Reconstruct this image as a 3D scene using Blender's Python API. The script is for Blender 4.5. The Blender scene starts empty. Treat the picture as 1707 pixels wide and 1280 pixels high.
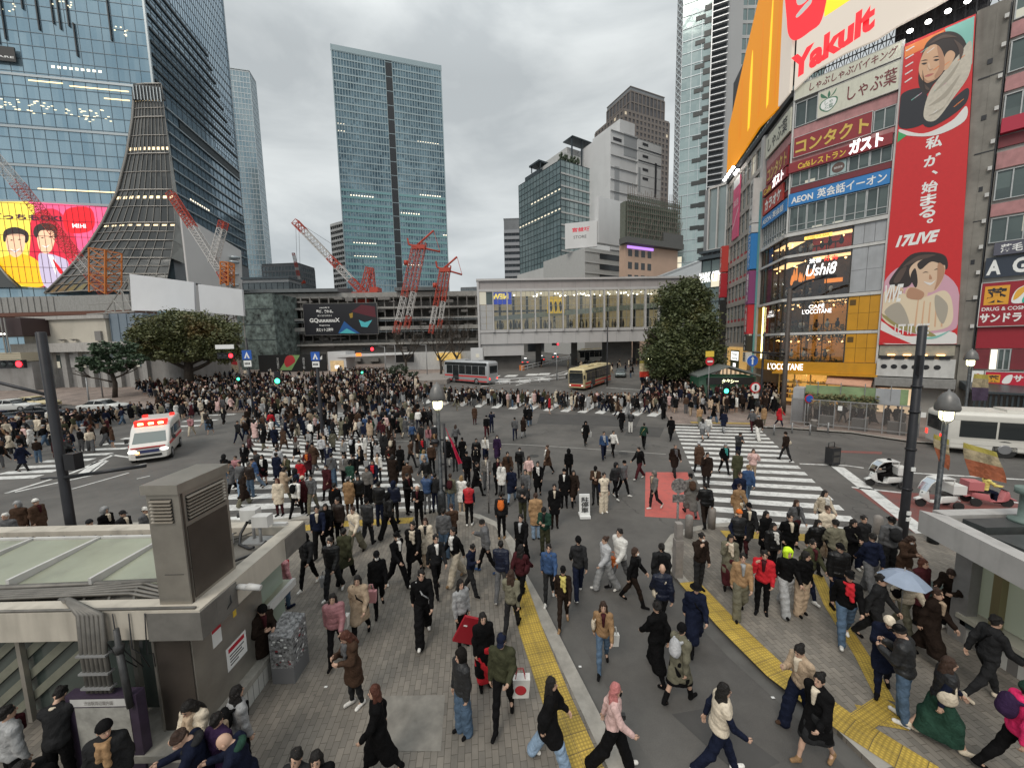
import bpy,math,random
import numpy as np
from mathutils import Vector,Matrix
SC=bpy.context.scene
COL=SC.collection
RAD=math.radians
# camera
PW,PH,FPX,HC=1707,1280,616.0,7.0
def _cam_axes():
 down=np.array([(970.-PW/2)/FPX,-(6313.-PH/2)/FPX,-1.0]);down/=np.linalg.norm(down)
 up=-down;f=np.array([0,0,-1.]);y=f-up*np.dot(f,up);y/=np.linalg.norm(y)
 return np.array([np.cross(y,up),y,up])
RC=_cam_axes()
cam=bpy.data.cameras.new('camera');cam_o=bpy.data.objects.new('camera',cam);COL.objects.link(cam_o)
cam.sensor_width=36;cam.lens=FPX/PW*36;cam.clip_start=.1;cam.clip_end=4000
M4=Matrix(RC.tolist()).to_4x4();M4.translation=(0,0,HC);cam_o.matrix_world=M4
SC.camera=cam_o
def ray(px,py):
 return RC@np.array([(px-PW/2)/FPX,-(py-PH/2)/FPX,-1.0])
def gramp(y):return min(max((y-42)*.05,0),4.0)
PLAZAS=[]
def inside(poly,x,y):
 c=False;n=len(poly)
 for i in range(n):
  x0,y0=poly[i];x1,y1=poly[i-1]
  if(y0>y)!=(y1>y)and x<(x1-x0)*(y-y0)/(y1-y0)+x0:c=not c
 return c
def hit(px,py,z):
 r=ray(px,py);t=(z-HC)/r[2];return r[0]*t,r[1]*t
def G(px,py):
 z=0
 for _ in range(30):
  x,y=hit(px,py,z);z=.5*z+.5*gramp(y)
 for p in PLAZAS:
  if inside(p,x,y):
   z=gramp(y)+.1;x,y=hit(px,py,z);break
 return Vector((x,y,z))
def gz(x,y):
 z=gramp(y)
 return z+(.1 if any(inside(p,x,y)for p in PLAZAS)else 0)
 # world, sun, exposure
W=bpy.data.worlds.new('World');SC.world=W;W.use_nodes=True
nt=W.node_tree;nt.nodes.clear();N=nt.nodes.new;L=nt.links.new
out=N('ShaderNodeOutputWorld');sky=N('ShaderNodeTexSky');sky.sky_type='NISHITA';sky.sun_disc=False
SUN_EL,SUN_AZ=RAD(48),RAD(150)
sky.sun_elevation=SUN_EL;sky.sun_rotation=SUN_AZ
b1=N('ShaderNodeBackground');b1.inputs[1].default_value=.05;L(sky.outputs[0],b1.inputs[0])
tc=N('ShaderNodeTexCoord');mp=N('ShaderNodeMapping');mp.inputs['Scale'].default_value=(1.0,1.0,2.6);L(tc.outputs['Generated'],mp.inputs[0])
no=N('ShaderNodeTexNoise');no.inputs['Scale'].default_value=2.6;no.inputs['Detail'].default_value=6;no.inputs['Roughness'].default_value=.52;no.inputs['Distortion'].default_value=.35
L(mp.outputs[0],no.inputs['Vector'])
cr=N('ShaderNodeValToRGB');e=cr.color_ramp.elements
e[0].position=.38;e[0].color=(.50,.535,.548,1);e[1].position=.63;e[1].color=(.74,.775,.775,1);L(no.outputs['Fac'],cr.inputs[0])
sx=N('ShaderNodeSeparateXYZ');L(tc.outputs['Generated'],sx.inputs[0])
mr=N('ShaderNodeMapRange');mr.inputs[1].default_value=.55;mr.inputs[2].default_value=1.0;mr.inputs[3].default_value=.95;mr.inputs[4].default_value=1.9;L(sx.outputs[2],mr.inputs[0])
b2=N('ShaderNodeBackground');L(cr.outputs[0],b2.inputs[0]);L(mr.outputs[0],b2.inputs[1])
mx=N('ShaderNodeMixShader');mx.inputs[0].default_value=.9;L(b1.outputs[0],mx.inputs[1]);L(b2.outputs[0],mx.inputs[2]);L(mx.outputs[0],out.inputs[0])
sl=bpy.data.lights.new('sun','SUN');sl.energy=1.4;sl.angle=RAD(25);sl.color=(1,.93,.83)
so=bpy.data.objects.new('sun',sl);COL.objects.link(so);so.rotation_euler=(RAD(42),0,RAD(-30))
SC.view_settings.view_transform='Standard';SC.view_settings.look='None';SC.view_settings.exposure=0.2
SC.view_settings.gamma=1;SC.view_settings.use_curve_mapping=False
SC.cycles.use_denoising=True;SC.cycles.max_bounces=6;SC.cycles.diffuse_bounces=3;SC.cycles.glossy_bounces=3
SC.cycles.transparent_max_bounces=8;SC.cycles.sample_clamp_indirect=4
# helpers: tags, meshes
def T(o,label=None,cat=None,group=None,kind=None):
 if label:o['label']=label
 if cat:o['category']=cat
 if group:o['group']=group
 if kind:o['kind']=kind
 return o
def empty(name,loc=(0,0,0),rz=0,label=None,cat=None,group=None):
 o=bpy.data.objects.new(name,None);COL.objects.link(o);o.location=loc;o.rotation_euler=(0,0,rz)
 o.empty_display_size=.2
 return T(o,label,cat,group)
def link(name,me,parent=None,loc=None,rz=0):
 o=bpy.data.objects.new(name,me);COL.objects.link(o)
 if parent:
  o.parent=parent
  if parent.name in WE:o.matrix_parent_inverse=parent.matrix_basis.inverted()
 if loc is not None:o.location=loc
 if rz:o.rotation_euler=(0,0,rz)
 return o
WE=set()
def wempty(*a,**k):
 o=empty(*a,**k);WE.add(o.name);return o
def copy_tree(o,parent=None):
 c=o.copy();COL.objects.link(c)
 if parent:c.parent=parent
 for ch in list(o.children):copy_tree(ch,c)
 return c
class MB:
 """collects simple solids into one mesh"""
 def __init__(s):s.v=[];s.f=[];s.m=[];s.uv={};s.mi=0;s.mats=[];s.sm=[]
 def mat(s,m):
  if m not in s.mats:s.mats.append(m)
  s.mi=s.mats.index(m);return s
 def face(s,idx,smooth=False):
  s.f.append(tuple(idx));s.m.append(s.mi);s.sm.append(smooth)
 def quad(s,a,b,c,d,uv=None):
  i=len(s.v);s.v+=[tuple(a),tuple(b),tuple(c),tuple(d)];s.face((i,i+1,i+2,i+3))
  if uv:s.uv[len(s.f)-1]=uv
  return s
 def poly(s,pts):
  i=len(s.v);s.v+=[tuple(p)for p in pts];s.face(range(i,i+len(pts)));return s
 def hexa(s,p):
  i=len(s.v);s.v+=[tuple(q)for q in p]
  for q in((3,2,1,0),(4,5,6,7),(0,1,5,4),(1,2,6,5),(2,3,7,6),(3,0,4,7)):s.face([i+k for k in q])
  return s
 def box(s,x0,x1,y0,y1,z0,z1):
  return s.hexa([(x0,y0,z0),(x1,y0,z0),(x1,y1,z0),(x0,y1,z0),(x0,y0,z1),(x1,y0,z1),(x1,y1,z1),(x0,y1,z1)])
 def prism(s,poly,z0,z1):
  n=len(poly);i=len(s.v)
  a=sum(poly[k-1][0]*poly[k][1]-poly[k][0]*poly[k-1][1]for k in range(n))
  if a<0:poly=poly[::-1]
  zz=(lambda p,z:z(p)if callable(z)else z)
  s.v+=[(p[0],p[1],zz(p,z0))for p in poly]+[(p[0],p[1],zz(p,z1))for p in poly]
  s.face([i+n-1-k for k in range(n)]);s.face([i+n+k for k in range(n)])
  for k in range(n):s.face((i+k,i+(k+1)%n,i+n+(k+1)%n,i+n+k))
  return s
 def tube(s,p0,p1,r0,r1=None,n=8,cap=True):
  r1=r0 if r1 is None else r1;p0=Vector(p0);p1=Vector(p1);d=(p1-p0)
  if d.length<1e-6:return s
  d.normalize();a=d.orthogonal().normalized();b=d.cross(a);i=len(s.v)
  for p,r in((p0,r0),(p1,r1)):
   for k in range(n):
    t=2*math.pi*k/n;s.v.append(tuple(p+(a*math.cos(t)+b*math.sin(t))*r))
  for k in range(n):s.face((i+k,i+(k+1)%n,i+n+(k+1)%n,i+n+k),n>5)
  if cap:s.face([i+n-1-k for k in range(n)]);s.face([i+n+k for k in range(n)])
  return s
 def path(s,pts,r,n=6):
  rr=r if isinstance(r,(list,tuple))else[r]*len(pts)
  pts=[Vector(p)for p in pts];base=len(s.v);m=len(pts);a=None
  for j,p in enumerate(pts):
   d=(pts[min(j+1,m-1)]-pts[max(j-1,0)]).normalized()
   a=d.orthogonal().normalized()if a is None else(a-d*a.dot(d)).normalized()
   b=d.cross(a)
   for k in range(n):
    t=2*math.pi*k/n;s.v.append(tuple(p+(a*math.cos(t)+b*math.sin(t))*rr[j]))
  for j in range(m-1):
   for k in range(n):
    s.face((base+j*n+k,base+j*n+(k+1)%n,base+(j+1)*n+(k+1)%n,base+(j+1)*n+k),True)
  s.face([base+n-1-k for k in range(n)]);s.face([base+(m-1)*n+k for k in range(n)])
  return s
 def lathe(s,prof,c=(0,0,0),n=16):
  i=len(s.v);m=len(prof)
  for r,z in prof:
   for k in range(n):
    t=2*math.pi*k/n;s.v.append((c[0]+r*math.cos(t),c[1]+r*math.sin(t),c[2]+z))
  for j in range(m-1):
   for k in range(n):s.face((i+j*n+k,i+j*n+(k+1)%n,i+(j+1)*n+(k+1)%n,i+(j+1)*n+k),True)
  s.face([i+n-1-k for k in range(n)]);s.face([i+(m-1)*n+k for k in range(n)])
  return s
 def ell(s,c,r,n=12,m=8):
  prof=[(0.001,-1)]+[(math.cos(t),math.sin(t))for t in[(-.5+k/m)*math.pi for k in range(1,m)]]+[(.001,1)]
  i=len(s.v);s.lathe(prof,(0,0,0),n)
  for k in range(i,len(s.v)):
   q=s.v[k];s.v[k]=(c[0]+q[0]*r[0],c[1]+q[1]*r[1],c[2]+q[2]*r[2])
  return s
 def xform(s,i,M):
  for k in range(i,len(s.v)):s.v[k]=tuple(M@Vector(s.v[k]))
  return s
 def mesh(s,name):
  me=bpy.data.meshes.new(name);me.from_pydata(s.v,[],s.f)
  for m in s.mats:me.materials.append(m)
  me.polygons.foreach_set('material_index',s.m);me.polygons.foreach_set('use_smooth',s.sm)
  if s.uv:
   ul=me.uv_layers.new(name='UVMap')
   for fi,uv in s.uv.items():
    for li,q in zip(me.polygons[fi].loop_indices,uv):ul.data[li].uv=q
  me.update();return me
 def build(s,name,mat=None,parent=None,loc=None,rz=0):
  if mat is not None and not s.mats:s.mats=[mat]
  return link(name,s.mesh(name),parent,loc,rz)
  # materials
MATS={}
def mat(name,col=(.5,.5,.5),rough=.6,metal=0.,noise=0.,nscale=4.,bump=0.,bscale=30.,emit=None,spec=.5,dirt=0.):
 if name in MATS:return MATS[name]
 m=bpy.data.materials.new(name);m.use_nodes=True;t=m.node_tree;b=t.nodes['Principled BSDF']
 b.inputs['Base Color'].default_value=(*col,1);b.inputs['Roughness'].default_value=rough;b.inputs['Metallic'].default_value=metal
 b.inputs['Specular IOR Level'].default_value=spec
 if noise or dirt:
  tc=t.nodes.new('ShaderNodeTexCoord');n=t.nodes.new('ShaderNodeTexNoise');n.inputs['Scale'].default_value=nscale;n.inputs['Detail'].default_value=8;n.inputs['Roughness'].default_value=.62
  t.links.new(tc.outputs['Object'],n.inputs['Vector'])
  r=t.nodes.new('ShaderNodeMapRange');r.inputs[1].default_value=.3;r.inputs[2].default_value=.7;r.inputs[3].default_value=1-noise;r.inputs[4].default_value=1+noise*.6
  t.links.new(n.outputs['Fac'],r.inputs[0])
  mu=t.nodes.new('ShaderNodeVectorMath');mu.operation='SCALE';mu.inputs[0].default_value=col;t.links.new(r.outputs[0],mu.inputs['Scale'])
  src=mu.outputs[0]
  if dirt:
   mp=t.nodes.new('ShaderNodeMapping');mp.inputs['Scale'].default_value=(1,1,.12);t.links.new(tc.outputs['Object'],mp.inputs[0])
   n2=t.nodes.new('ShaderNodeTexNoise');n2.inputs['Scale'].default_value=nscale*1.7;n2.inputs['Detail'].default_value=6;t.links.new(mp.outputs[0],n2.inputs['Vector'])
   r2=t.nodes.new('ShaderNodeMapRange');r2.inputs[1].default_value=.5;r2.inputs[2].default_value=.8;r2.inputs[3].default_value=0;r2.inputs[4].default_value=dirt;t.links.new(n2.outputs['Fac'],r2.inputs[0])
   mxx=t.nodes.new('ShaderNodeMix');mxx.data_type='RGBA';mxx.inputs[7].default_value=(.07,.06,.05,1);t.links.new(r2.outputs[0],mxx.inputs[0]);t.links.new(src,mxx.inputs[6]);src=mxx.outputs[2]
  t.links.new(src,b.inputs['Base Color'])
 if bump:
  tc=t.nodes.new('ShaderNodeTexCoord');n=t.nodes.new('ShaderNodeTexNoise');n.inputs['Scale'].default_value=bscale;n.inputs['Detail'].default_value=4
  t.links.new(tc.outputs['Object'],n.inputs['Vector']);bp=t.nodes.new('ShaderNodeBump');bp.inputs['Strength'].default_value=bump;bp.inputs['Distance'].default_value=.02
  t.links.new(n.outputs['Fac'],bp.inputs['Height']);t.links.new(bp.outputs[0],b.inputs['Normal'])
 if emit:
  b.inputs['Emission Color'].default_value=(*emit[:3],1);b.inputs['Emission Strength'].default_value=emit[3]
 MATS[name]=m;return m
def glass_mat(name,c0,c1,metal=.55,rough=.1,lit=0.,litcol=(1,.85,.6),lits=2.,rows=0.,rowgap=3.):
 """curtain wall glazing: the UV map counts panes; every pane its own tone, some with ceiling lamps seen through"""
 if name in MATS:return MATS[name]
 m=bpy.data.materials.new(name);m.use_nodes=True;t=m.node_tree;b=t.nodes['Principled BSDF'];n=t.nodes.new;l=t.links.new
 uv=n('ShaderNodeUVMap');fl=n('ShaderNodeVectorMath');fl.operation='FLOOR';l(uv.outputs[0],fl.inputs[0])
 wn=n('ShaderNodeTexWhiteNoise');wn.noise_dimensions='3D';l(fl.outputs[0],wn.inputs['Vector'])
 nz=n('ShaderNodeTexNoise');nz.inputs['Scale'].default_value=.12;nz.inputs['Detail'].default_value=3;l(uv.outputs[0],nz.inputs['Vector'])
 ad=n('ShaderNodeMath');ad.operation='MULTIPLY_ADD';ad.inputs[1].default_value=.5;l(wn.outputs['Value'],ad.inputs[0])
 m2=n('ShaderNodeMapRange');m2.inputs[1].default_value=.3;m2.inputs[2].default_value=.7;m2.inputs[3].default_value=-.1;m2.inputs[4].default_value=.6;l(nz.outputs['Fac'],m2.inputs[0]);l(m2.outputs[0],ad.inputs[2])
 mx=n('ShaderNodeMix');mx.data_type='RGBA';mx.inputs[6].default_value=(*c0,1);mx.inputs[7].default_value=(*c1,1);l(ad.outputs[0],mx.inputs[0]);l(mx.outputs[2],b.inputs['Base Color'])
 b.inputs['Metallic'].default_value=metal;b.inputs['Roughness'].default_value=rough
 bn=n('ShaderNodeTexNoise');bn.inputs['Scale'].default_value=.7;l(uv.outputs[0],bn.inputs['Vector']);bp=n('ShaderNodeBump');bp.inputs['Strength'].default_value=.12;bp.inputs['Distance'].default_value=.3
 l(bn.outputs['Fac'],bp.inputs['Height']);l(bp.outputs[0],b.inputs['Normal'])
 if lit or rows:
  sp=n('ShaderNodeSeparateXYZ');l(uv.outputs[0],sp.inputs[0])
  def mth(op,a,bb=None):
   q=n('ShaderNodeMath');q.operation=op
   for i,x in enumerate((a,bb)):
    if x is None:continue
    if isinstance(x,(int,float)):q.inputs[i].default_value=x
    else:l(x,q.inputs[i])
   return q.outputs[0]
  res=None
  if rows:
   cv=n('ShaderNodeCombineXYZ');l(mth('FLOOR',mth('DIVIDE',sp.outputs[0],9.)),cv.inputs[0]);l(mth('FLOOR',sp.outputs[1]),cv.inputs[1])
   w2=n('ShaderNodeTexWhiteNoise');l(cv.outputs[0],w2.inputs['Vector'])
   on=mth('LESS_THAN',w2.outputs['Value'],rows)
   fy=mth('FRACT',sp.outputs[1]);fx=mth('FRACT',mth('MULTIPLY',sp.outputs[0],1.0))
   band=mth('MULTIPLY',mth('GREATER_THAN',fy,.62),mth('LESS_THAN',fy,.80))
   res=mth('MULTIPLY',mth('MULTIPLY',on,band),mth('GREATER_THAN',fx,.45))
  if lit:
   w3=n('ShaderNodeTexWhiteNoise');o2=n('ShaderNodeVectorMath');o2.operation='ADD';o2.inputs[1].default_value=(17,5,3);l(fl.outputs[0],o2.inputs[0]);l(o2.outputs[0],w3.inputs['Vector'])
   q=mth('MULTIPLY',mth('LESS_THAN',w3.outputs['Value'],lit),.35)
   res=q if res is None else mth('MAXIMUM',res,q)
  b.inputs['Emission Color'].default_value=(*litcol,1);l(mth('MULTIPLY',res,lits),b.inputs['Emission Strength'])
 MATS[name]=m;return m
class Fr:
 """a vertical facade: u runs to the right as one faces it, n points out of it"""
 def __init__(s,P,az):
  a=RAD(az);s.P=Vector((P[0],P[1],0));s.u=Vector((math.sin(a),math.cos(a),0));s.n=Vector((s.u.y,-s.u.x,0));s.az=az
 @staticmethod
 def at(px,py,Y,az):
  r=ray(px,py);return Fr((r[0]/r[1]*Y,Y),az)
 def uv(s,px,py):
  r=Vector(ray(px,py));o=Vector((0,0,HC));t=(s.P-o).dot(s.n)/r.dot(s.n);p=o+r*t
  return(p-s.P).dot(s.u),p.z
 def pt(s,u,z,d=0):p=s.P+s.u*u+s.n*d;return Vector((p.x,p.y,z))
 def turn(s,u,az):p=s.pt(u,0);return Fr((p.x,p.y),az)
 def box(s,mb,u0,u1,z0,z1,d0,d1):
  if u0>u1:u0,u1=u1,u0
  return mb.hexa([s.pt(u0,z0,d1),s.pt(u1,z0,d1),s.pt(u1,z0,d0),s.pt(u0,z0,d0),s.pt(u0,z1,d1),s.pt(u1,z1,d1),s.pt(u1,z1,d0),s.pt(u0,z1,d0)])
 def quad(s,mb,u0,u1,z0,z1,d=0,uv=None):
  return mb.quad(s.pt(u0,z0,d),s.pt(u1,z0,d),s.pt(u1,z1,d),s.pt(u0,z1,d),uv)
 def poly(s,mb,pts,d0,d1):
  a=sum(pts[k-1][0]*pts[k][1]-pts[k][0]*pts[k-1][1]for k in range(len(pts)))
  if a<0:pts=pts[::-1]
  n=len(pts);i=len(mb.v)
  mb.v+=[tuple(s.pt(p[0],p[1],d0))for p in pts]+[tuple(s.pt(p[0],p[1],d1))for p in pts]
  mb.face([i+n-1-k for k in range(n)]);mb.face([i+n+k for k in range(n)])
  for k in range(n):mb.face((i+k,i+(k+1)%n,i+n+(k+1)%n,i+n+k))
  return mb
 def M(s,u,z,d):m=Matrix((s.u,(0,0,1),s.n)).transposed().to_4x4();m.translation=s.pt(u,z,d);return m
def bar_grid(fr,mb,us,zs,u0,u1,z0,z1,wu,wz,d0,d1):
 for u in us:fr.box(mb,u-wu/2,u+wu/2,z0,z1,d0,d1)
 for z in zs:fr.box(mb,u0,u1,z-wz/2,z+wz/2,d0,d1+.004)
def frange(a,b,s):
 n=max(1,round((b-a)/s));return[a+(b-a)*k/n for k in range(n+1)]
_TX={}
def text_mesh(body,m,w=None,h=None,bold=.0,ext=.01,shear=0,vertical=False):
 """lettering as a mesh in the xy plane, centred, fitted into w x h"""
 c=bpy.data.curves.new('lettering','FONT');c.body='\n'.join(body)if vertical else body;c.extrude=0;c.offset=bold;c.shear=shear;c.resolution_u=3
 c.align_x='CENTER';c.space_line=.95 if vertical else 1.0
 o=bpy.data.objects.new('lettering',c);COL.objects.link(o)
 bpy.context.view_layer.update();dg=bpy.context.evaluated_depsgraph_get()
 me=bpy.data.meshes.new_from_object(o.evaluated_get(dg));bpy.data.objects.remove(o);bpy.data.curves.remove(c)
 co=np.zeros(len(me.vertices)*3);me.vertices.foreach_get('co',co);co=co.reshape(-1,3)
 if len(co):
  lo=co.min(0);hi=co.max(0);sz=np.maximum(hi-lo,1e-5);co-=(lo+hi)/2
  sxx=w/sz[0]if w else None;syy=h/sz[1]if h else None
  if sxx is None:sxx=syy
  if syy is None:syy=sxx
  co[:,0]*=sxx;co[:,1]*=syy;me.vertices.foreach_set('co',co.ravel())
 me.materials.clear();me.materials.append(m);me.update();return me
def letters(parent,fr,body,m,u0,u1,z0,z1,d,**k):
 me=text_mesh(body,m,abs(u1-u0),abs(z1-z0),**k);me.transform(fr.M((u0+u1)/2,(z0+z1)/2,d));return link('lettering',me,parent)
random.seed(7)
RNG=random.Random(11)
# ground
def px2(pts):return[tuple(G(*p)[:2])for p in pts]
def structure(name,mb,m=None):return T(mb.build(name,m),kind='structure')
def asphalt_mat():
 m=mat('asphalt',(.060,.058,.057),.85,noise=.3,nscale=.35,bump=.35,bscale=60);return m
def node_ground(name,c0,c1,sc,extra=None):
 """asphalt with patches, worn wheel lines and fine grain"""
 m=bpy.data.materials.new(name);m.use_nodes=True;t=m.node_tree;b=t.nodes['Principled BSDF'];n=t.nodes.new;l=t.links.new
 tc=n('ShaderNodeTexCoord');a=n('ShaderNodeTexNoise');a.inputs['Scale'].default_value=sc;a.inputs['Detail'].default_value=9;a.inputs['Roughness'].default_value=.7;l(tc.outputs['Object'],a.inputs['Vector'])
 r=n('ShaderNodeValToRGB');r.color_ramp.elements[0].position=.35;r.color_ramp.elements[0].color=(*c0,1);r.color_ramp.elements[1].position=.68;r.color_ramp.elements[1].color=(*c1,1);l(a.outputs['Fac'],r.inputs[0])
 f=n('ShaderNodeTexNoise');f.inputs['Scale'].default_value=55;f.inputs['Detail'].default_value=3;l(tc.outputs['Object'],f.inputs['Vector'])
 mr=n('ShaderNodeMapRange');mr.inputs[3].default_value=.72;mr.inputs[4].default_value=1.28;l(f.outputs['Fac'],mr.inputs[0])
 v=n('ShaderNodeVectorMath');v.operation='SCALE';l(r.outputs[0],v.inputs[0]);l(mr.outputs[0],v.inputs['Scale'])
 vo=n('ShaderNodeTexVoronoi');vo.feature='DISTANCE_TO_EDGE';vo.inputs['Scale'].default_value=.11
 dn=n('ShaderNodeTexNoise');dn.inputs['Scale'].default_value=.7;dn.inputs['Detail'].default_value=5;l(tc.outputs['Object'],dn.inputs['Vector'])
 mx=n('ShaderNodeMix');mx.data_type='RGBA';mx.inputs[0].default_value=.25;
 ad=n('ShaderNodeVectorMath');ad.operation='MULTIPLY_ADD';ad.inputs[1].default_value=(3,3,3);l(dn.outputs['Color'],ad.inputs[0]);l(tc.outputs['Object'],ad.inputs[2]);l(ad.outputs[0],vo.inputs['Vector'])
 ck=n('ShaderNodeMapRange');ck.inputs[1].default_value=0;ck.inputs[2].default_value=.006;ck.inputs[3].default_value=.6;ck.inputs[4].default_value=1;l(vo.outputs['Distance'],ck.inputs[0])
 v2=n('ShaderNodeVectorMath');v2.operation='SCALE';l(v.outputs[0],v2.inputs[0]);l(ck.outputs[0],v2.inputs['Scale']);l(v2.outputs[0],b.inputs['Base Color'])
 b.inputs['Roughness'].default_value=.82
 bp=n('ShaderNodeBump');bp.inputs['Strength'].default_value=.3;bp.inputs['Distance'].default_value=.01;l(f.outputs['Fac'],bp.inputs['Height']);l(bp.outputs[0],b.inputs['Normal'])
 MATS[name]=m;return m
ASPH=node_ground('asphalt',(.066,.062,.058),(.138,.129,.118),.22)
def paver_mat(name,c1,c2,mortar,bw,bh,rot=0,msz=.006,stain=.45):
 m=bpy.data.materials.new(name);m.use_nodes=True;t=m.node_tree;b=t.nodes['Principled BSDF'];n=t.nodes.new;l=t.links.new
 tc=n('ShaderNodeTexCoord');mp=n('ShaderNodeMapping');mp.inputs['Rotation'].default_value=(0,0,rot);l(tc.outputs['Object'],mp.inputs[0])
 br=n('ShaderNodeTexBrick');br.inputs['Color1'].default_value=(*c1,1);br.inputs['Color2'].default_value=(*c2,1);br.inputs['Mortar'].default_value=(*mortar,1)
 br.inputs['Scale'].default_value=1;br.inputs['Brick Width'].default_value=bw;br.inputs['Row Height'].default_value=bh;br.inputs['Mortar Size'].default_value=msz;br.inputs['Mortar Smooth'].default_value=.3
 l(mp.outputs[0],br.inputs['Vector'])
 a=n('ShaderNodeTexNoise');a.inputs['Scale'].default_value=.55;a.inputs['Detail'].default_value=9;a.inputs['Roughness'].default_value=.68;l(tc.outputs['Object'],a.inputs['Vector'])
 mr=n('ShaderNodeMapRange');mr.inputs[1].default_value=.32;mr.inputs[2].default_value=.66;mr.inputs[3].default_value=1-stain;mr.inputs[4].default_value=1.12;l(a.outputs['Fac'],mr.inputs[0])
 v=n('ShaderNodeVectorMath');v.operation='SCALE';l(br.outputs['Color'],v.inputs[0]);l(mr.outputs[0],v.inputs['Scale'])
 sp=n('ShaderNodeTexVoronoi');sp.inputs['Scale'].default_value=2.2;l(tc.outputs['Object'],sp.inputs['Vector'])
 s2=n('ShaderNodeMapRange');s2.inputs[1].default_value=.035;s2.inputs[2].default_value=.06;s2.inputs[3].default_value=.62;s2.inputs[4].default_value=1;l(sp.outputs['Distance'],s2.inputs[0])
 v2=n('ShaderNodeVectorMath');v2.operation='SCALE';l(v.outputs[0],v2.inputs[0]);l(s2.outputs[0],v2.inputs['Scale']);l(v2.outputs[0],b.inputs['Base Color'])
 bp=n('ShaderNodeBump');bp.inputs['Strength'].default_value=.5;bp.inputs['Distance'].default_value=.012;bp.invert=True;l(br.outputs['Fac'],bp.inputs['Height']);l(bp.outputs[0],b.inputs['Normal'])
 b.inputs['Roughness'].default_value=.8;MATS[name]=m;return m
PAVE=paver_mat('sett_paving',(.232,.206,.174),(.165,.149,.128),(.10,.088,.07),.235,.115,RAD(84),.005)
PAVE2=paver_mat('plaza_paving',(.30,.235,.20),(.24,.19,.165),(.07,.06,.055),.5,.25,RAD(20))
def paint_mat(name,col,wear=.5,sc=3.):
 """road paint worn through to the asphalt"""
 m=bpy.data.materials.new(name);m.use_nodes=True;t=m.node_tree;b=t.nodes['Principled BSDF'];n=t.nodes.new;l=t.links.new
 tc=n('ShaderNodeTexCoord');a=n('ShaderNodeTexNoise');a.inputs['Scale'].default_value=sc;a.inputs['Detail'].default_value=10;a.inputs['Roughness'].default_value=.75;l(tc.outputs['Object'],a.inputs['Vector'])
 r=n('ShaderNodeMapRange');r.inputs[1].default_value=.47;r.inputs[2].default_value=.70;r.inputs[3].default_value=0;r.inputs[4].default_value=wear;l(a.outputs['Fac'],r.inputs[0])
 mx=n('ShaderNodeMix');mx.data_type='RGBA';mx.inputs[6].default_value=(*col,1);mx.inputs[7].default_value=(.10,.097,.094,1);l(r.outputs[0],mx.inputs[0]);l(mx.outputs[2],b.inputs['Base Color'])
 b.inputs['Roughness'].default_value=.7;MATS[name]=m;return m
WHITE=paint_mat('road_white',(.66,.655,.63),.75)
RED=paint_mat('road_red',(.50,.115,.095),.4)
DRED=paint_mat('road_dark_red',(.20,.065,.055),.7,2.)
def tactile_mat(rot):
 m=bpy.data.materials.new('tactile_yellow');m.use_nodes=True;t=m.node_tree;b=t.nodes['Principled BSDF'];n=t.nodes.new;l=t.links.new
 uv=n('ShaderNodeUVMap');vo=n('ShaderNodeTexVoronoi');vo.inputs['Scale'].default_value=16.6;vo.inputs['Randomness'].default_value=0;l(uv.outputs[0],vo.inputs['Vector'])
 r=n('ShaderNodeMapRange');r.inputs[1].default_value=.25;r.inputs[2].default_value=.42;r.inputs[3].default_value=1.15;r.inputs[4].default_value=.74;l(vo.outputs['Distance'],r.inputs[0])
 br=n('ShaderNodeTexBrick');br.offset=0;br.inputs['Scale'].default_value=1;br.inputs['Brick Width'].default_value=.3;br.inputs['Row Height'].default_value=.3;br.inputs['Mortar Size'].default_value=.006
 br.inputs['Color1'].default_value=(.54,.37,.065,1);br.inputs['Color2'].default_value=(.47,.32,.055,1);br.inputs['Mortar'].default_value=(.2,.14,.05,1);l(uv.outputs[0],br.inputs['Vector'])
 tc=n('ShaderNodeTexCoord');a=n('ShaderNodeTexNoise');a.inputs['Scale'].default_value=1.6;a.inputs['Detail'].default_value=9;l(tc.outputs['Object'],a.inputs['Vector'])
 d=n('ShaderNodeMapRange');d.inputs[1].default_value=.3;d.inputs[2].default_value=.7;d.inputs[3].default_value=.62;d.inputs[4].default_value=1.12;l(a.outputs['Fac'],d.inputs[0])
 mu=n('ShaderNodeMath');mu.operation='MULTIPLY';l(r.outputs[0],mu.inputs[0]);l(d.outputs[0],mu.inputs[1])
 v=n('ShaderNodeVectorMath');v.operation='SCALE';l(br.outputs['Color'],v.inputs[0]);l(mu.outputs[0],v.inputs['Scale']);l(v.outputs[0],b.inputs['Base Color'])
 bp=n('ShaderNodeBump');bp.inputs['Strength'].default_value=.6;bp.inputs['Distance'].default_value=.01;bp.invert=True;l(vo.outputs['Distance'],bp.inputs['Height']);l(bp.outputs[0],b.inputs['Normal'])
 b.inputs['Roughness'].default_value=.6;return m
TACT=tactile_mat(0)
KERB=mat('kerb_granite',(.32,.30,.265),.8,noise=.3,nscale=3,bump=.2)
mb=MB();ys=[-30,42,122,800,2500]
for y0,y1 in zip(ys,ys[1:]):mb.quad((-1800,y0,gramp(y0)),(1800,y0,gramp(y0)),(1800,y1,gramp(y1)),(-1800,y1,gramp(y1)))
structure('ground',mb,ASPH)
LEFT=[(3.5,-6),(1.78,5.2)]+px2([(960,1120),(905,1010),(880,965),(869,930),(858,905),(836,877),(800,861),(755,853),(690,851),(600,853),(520,862),(430,872),(345,868)])+[(-18,14.2),(-30,11.5),(-60,6),(-60,-6)]
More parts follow.
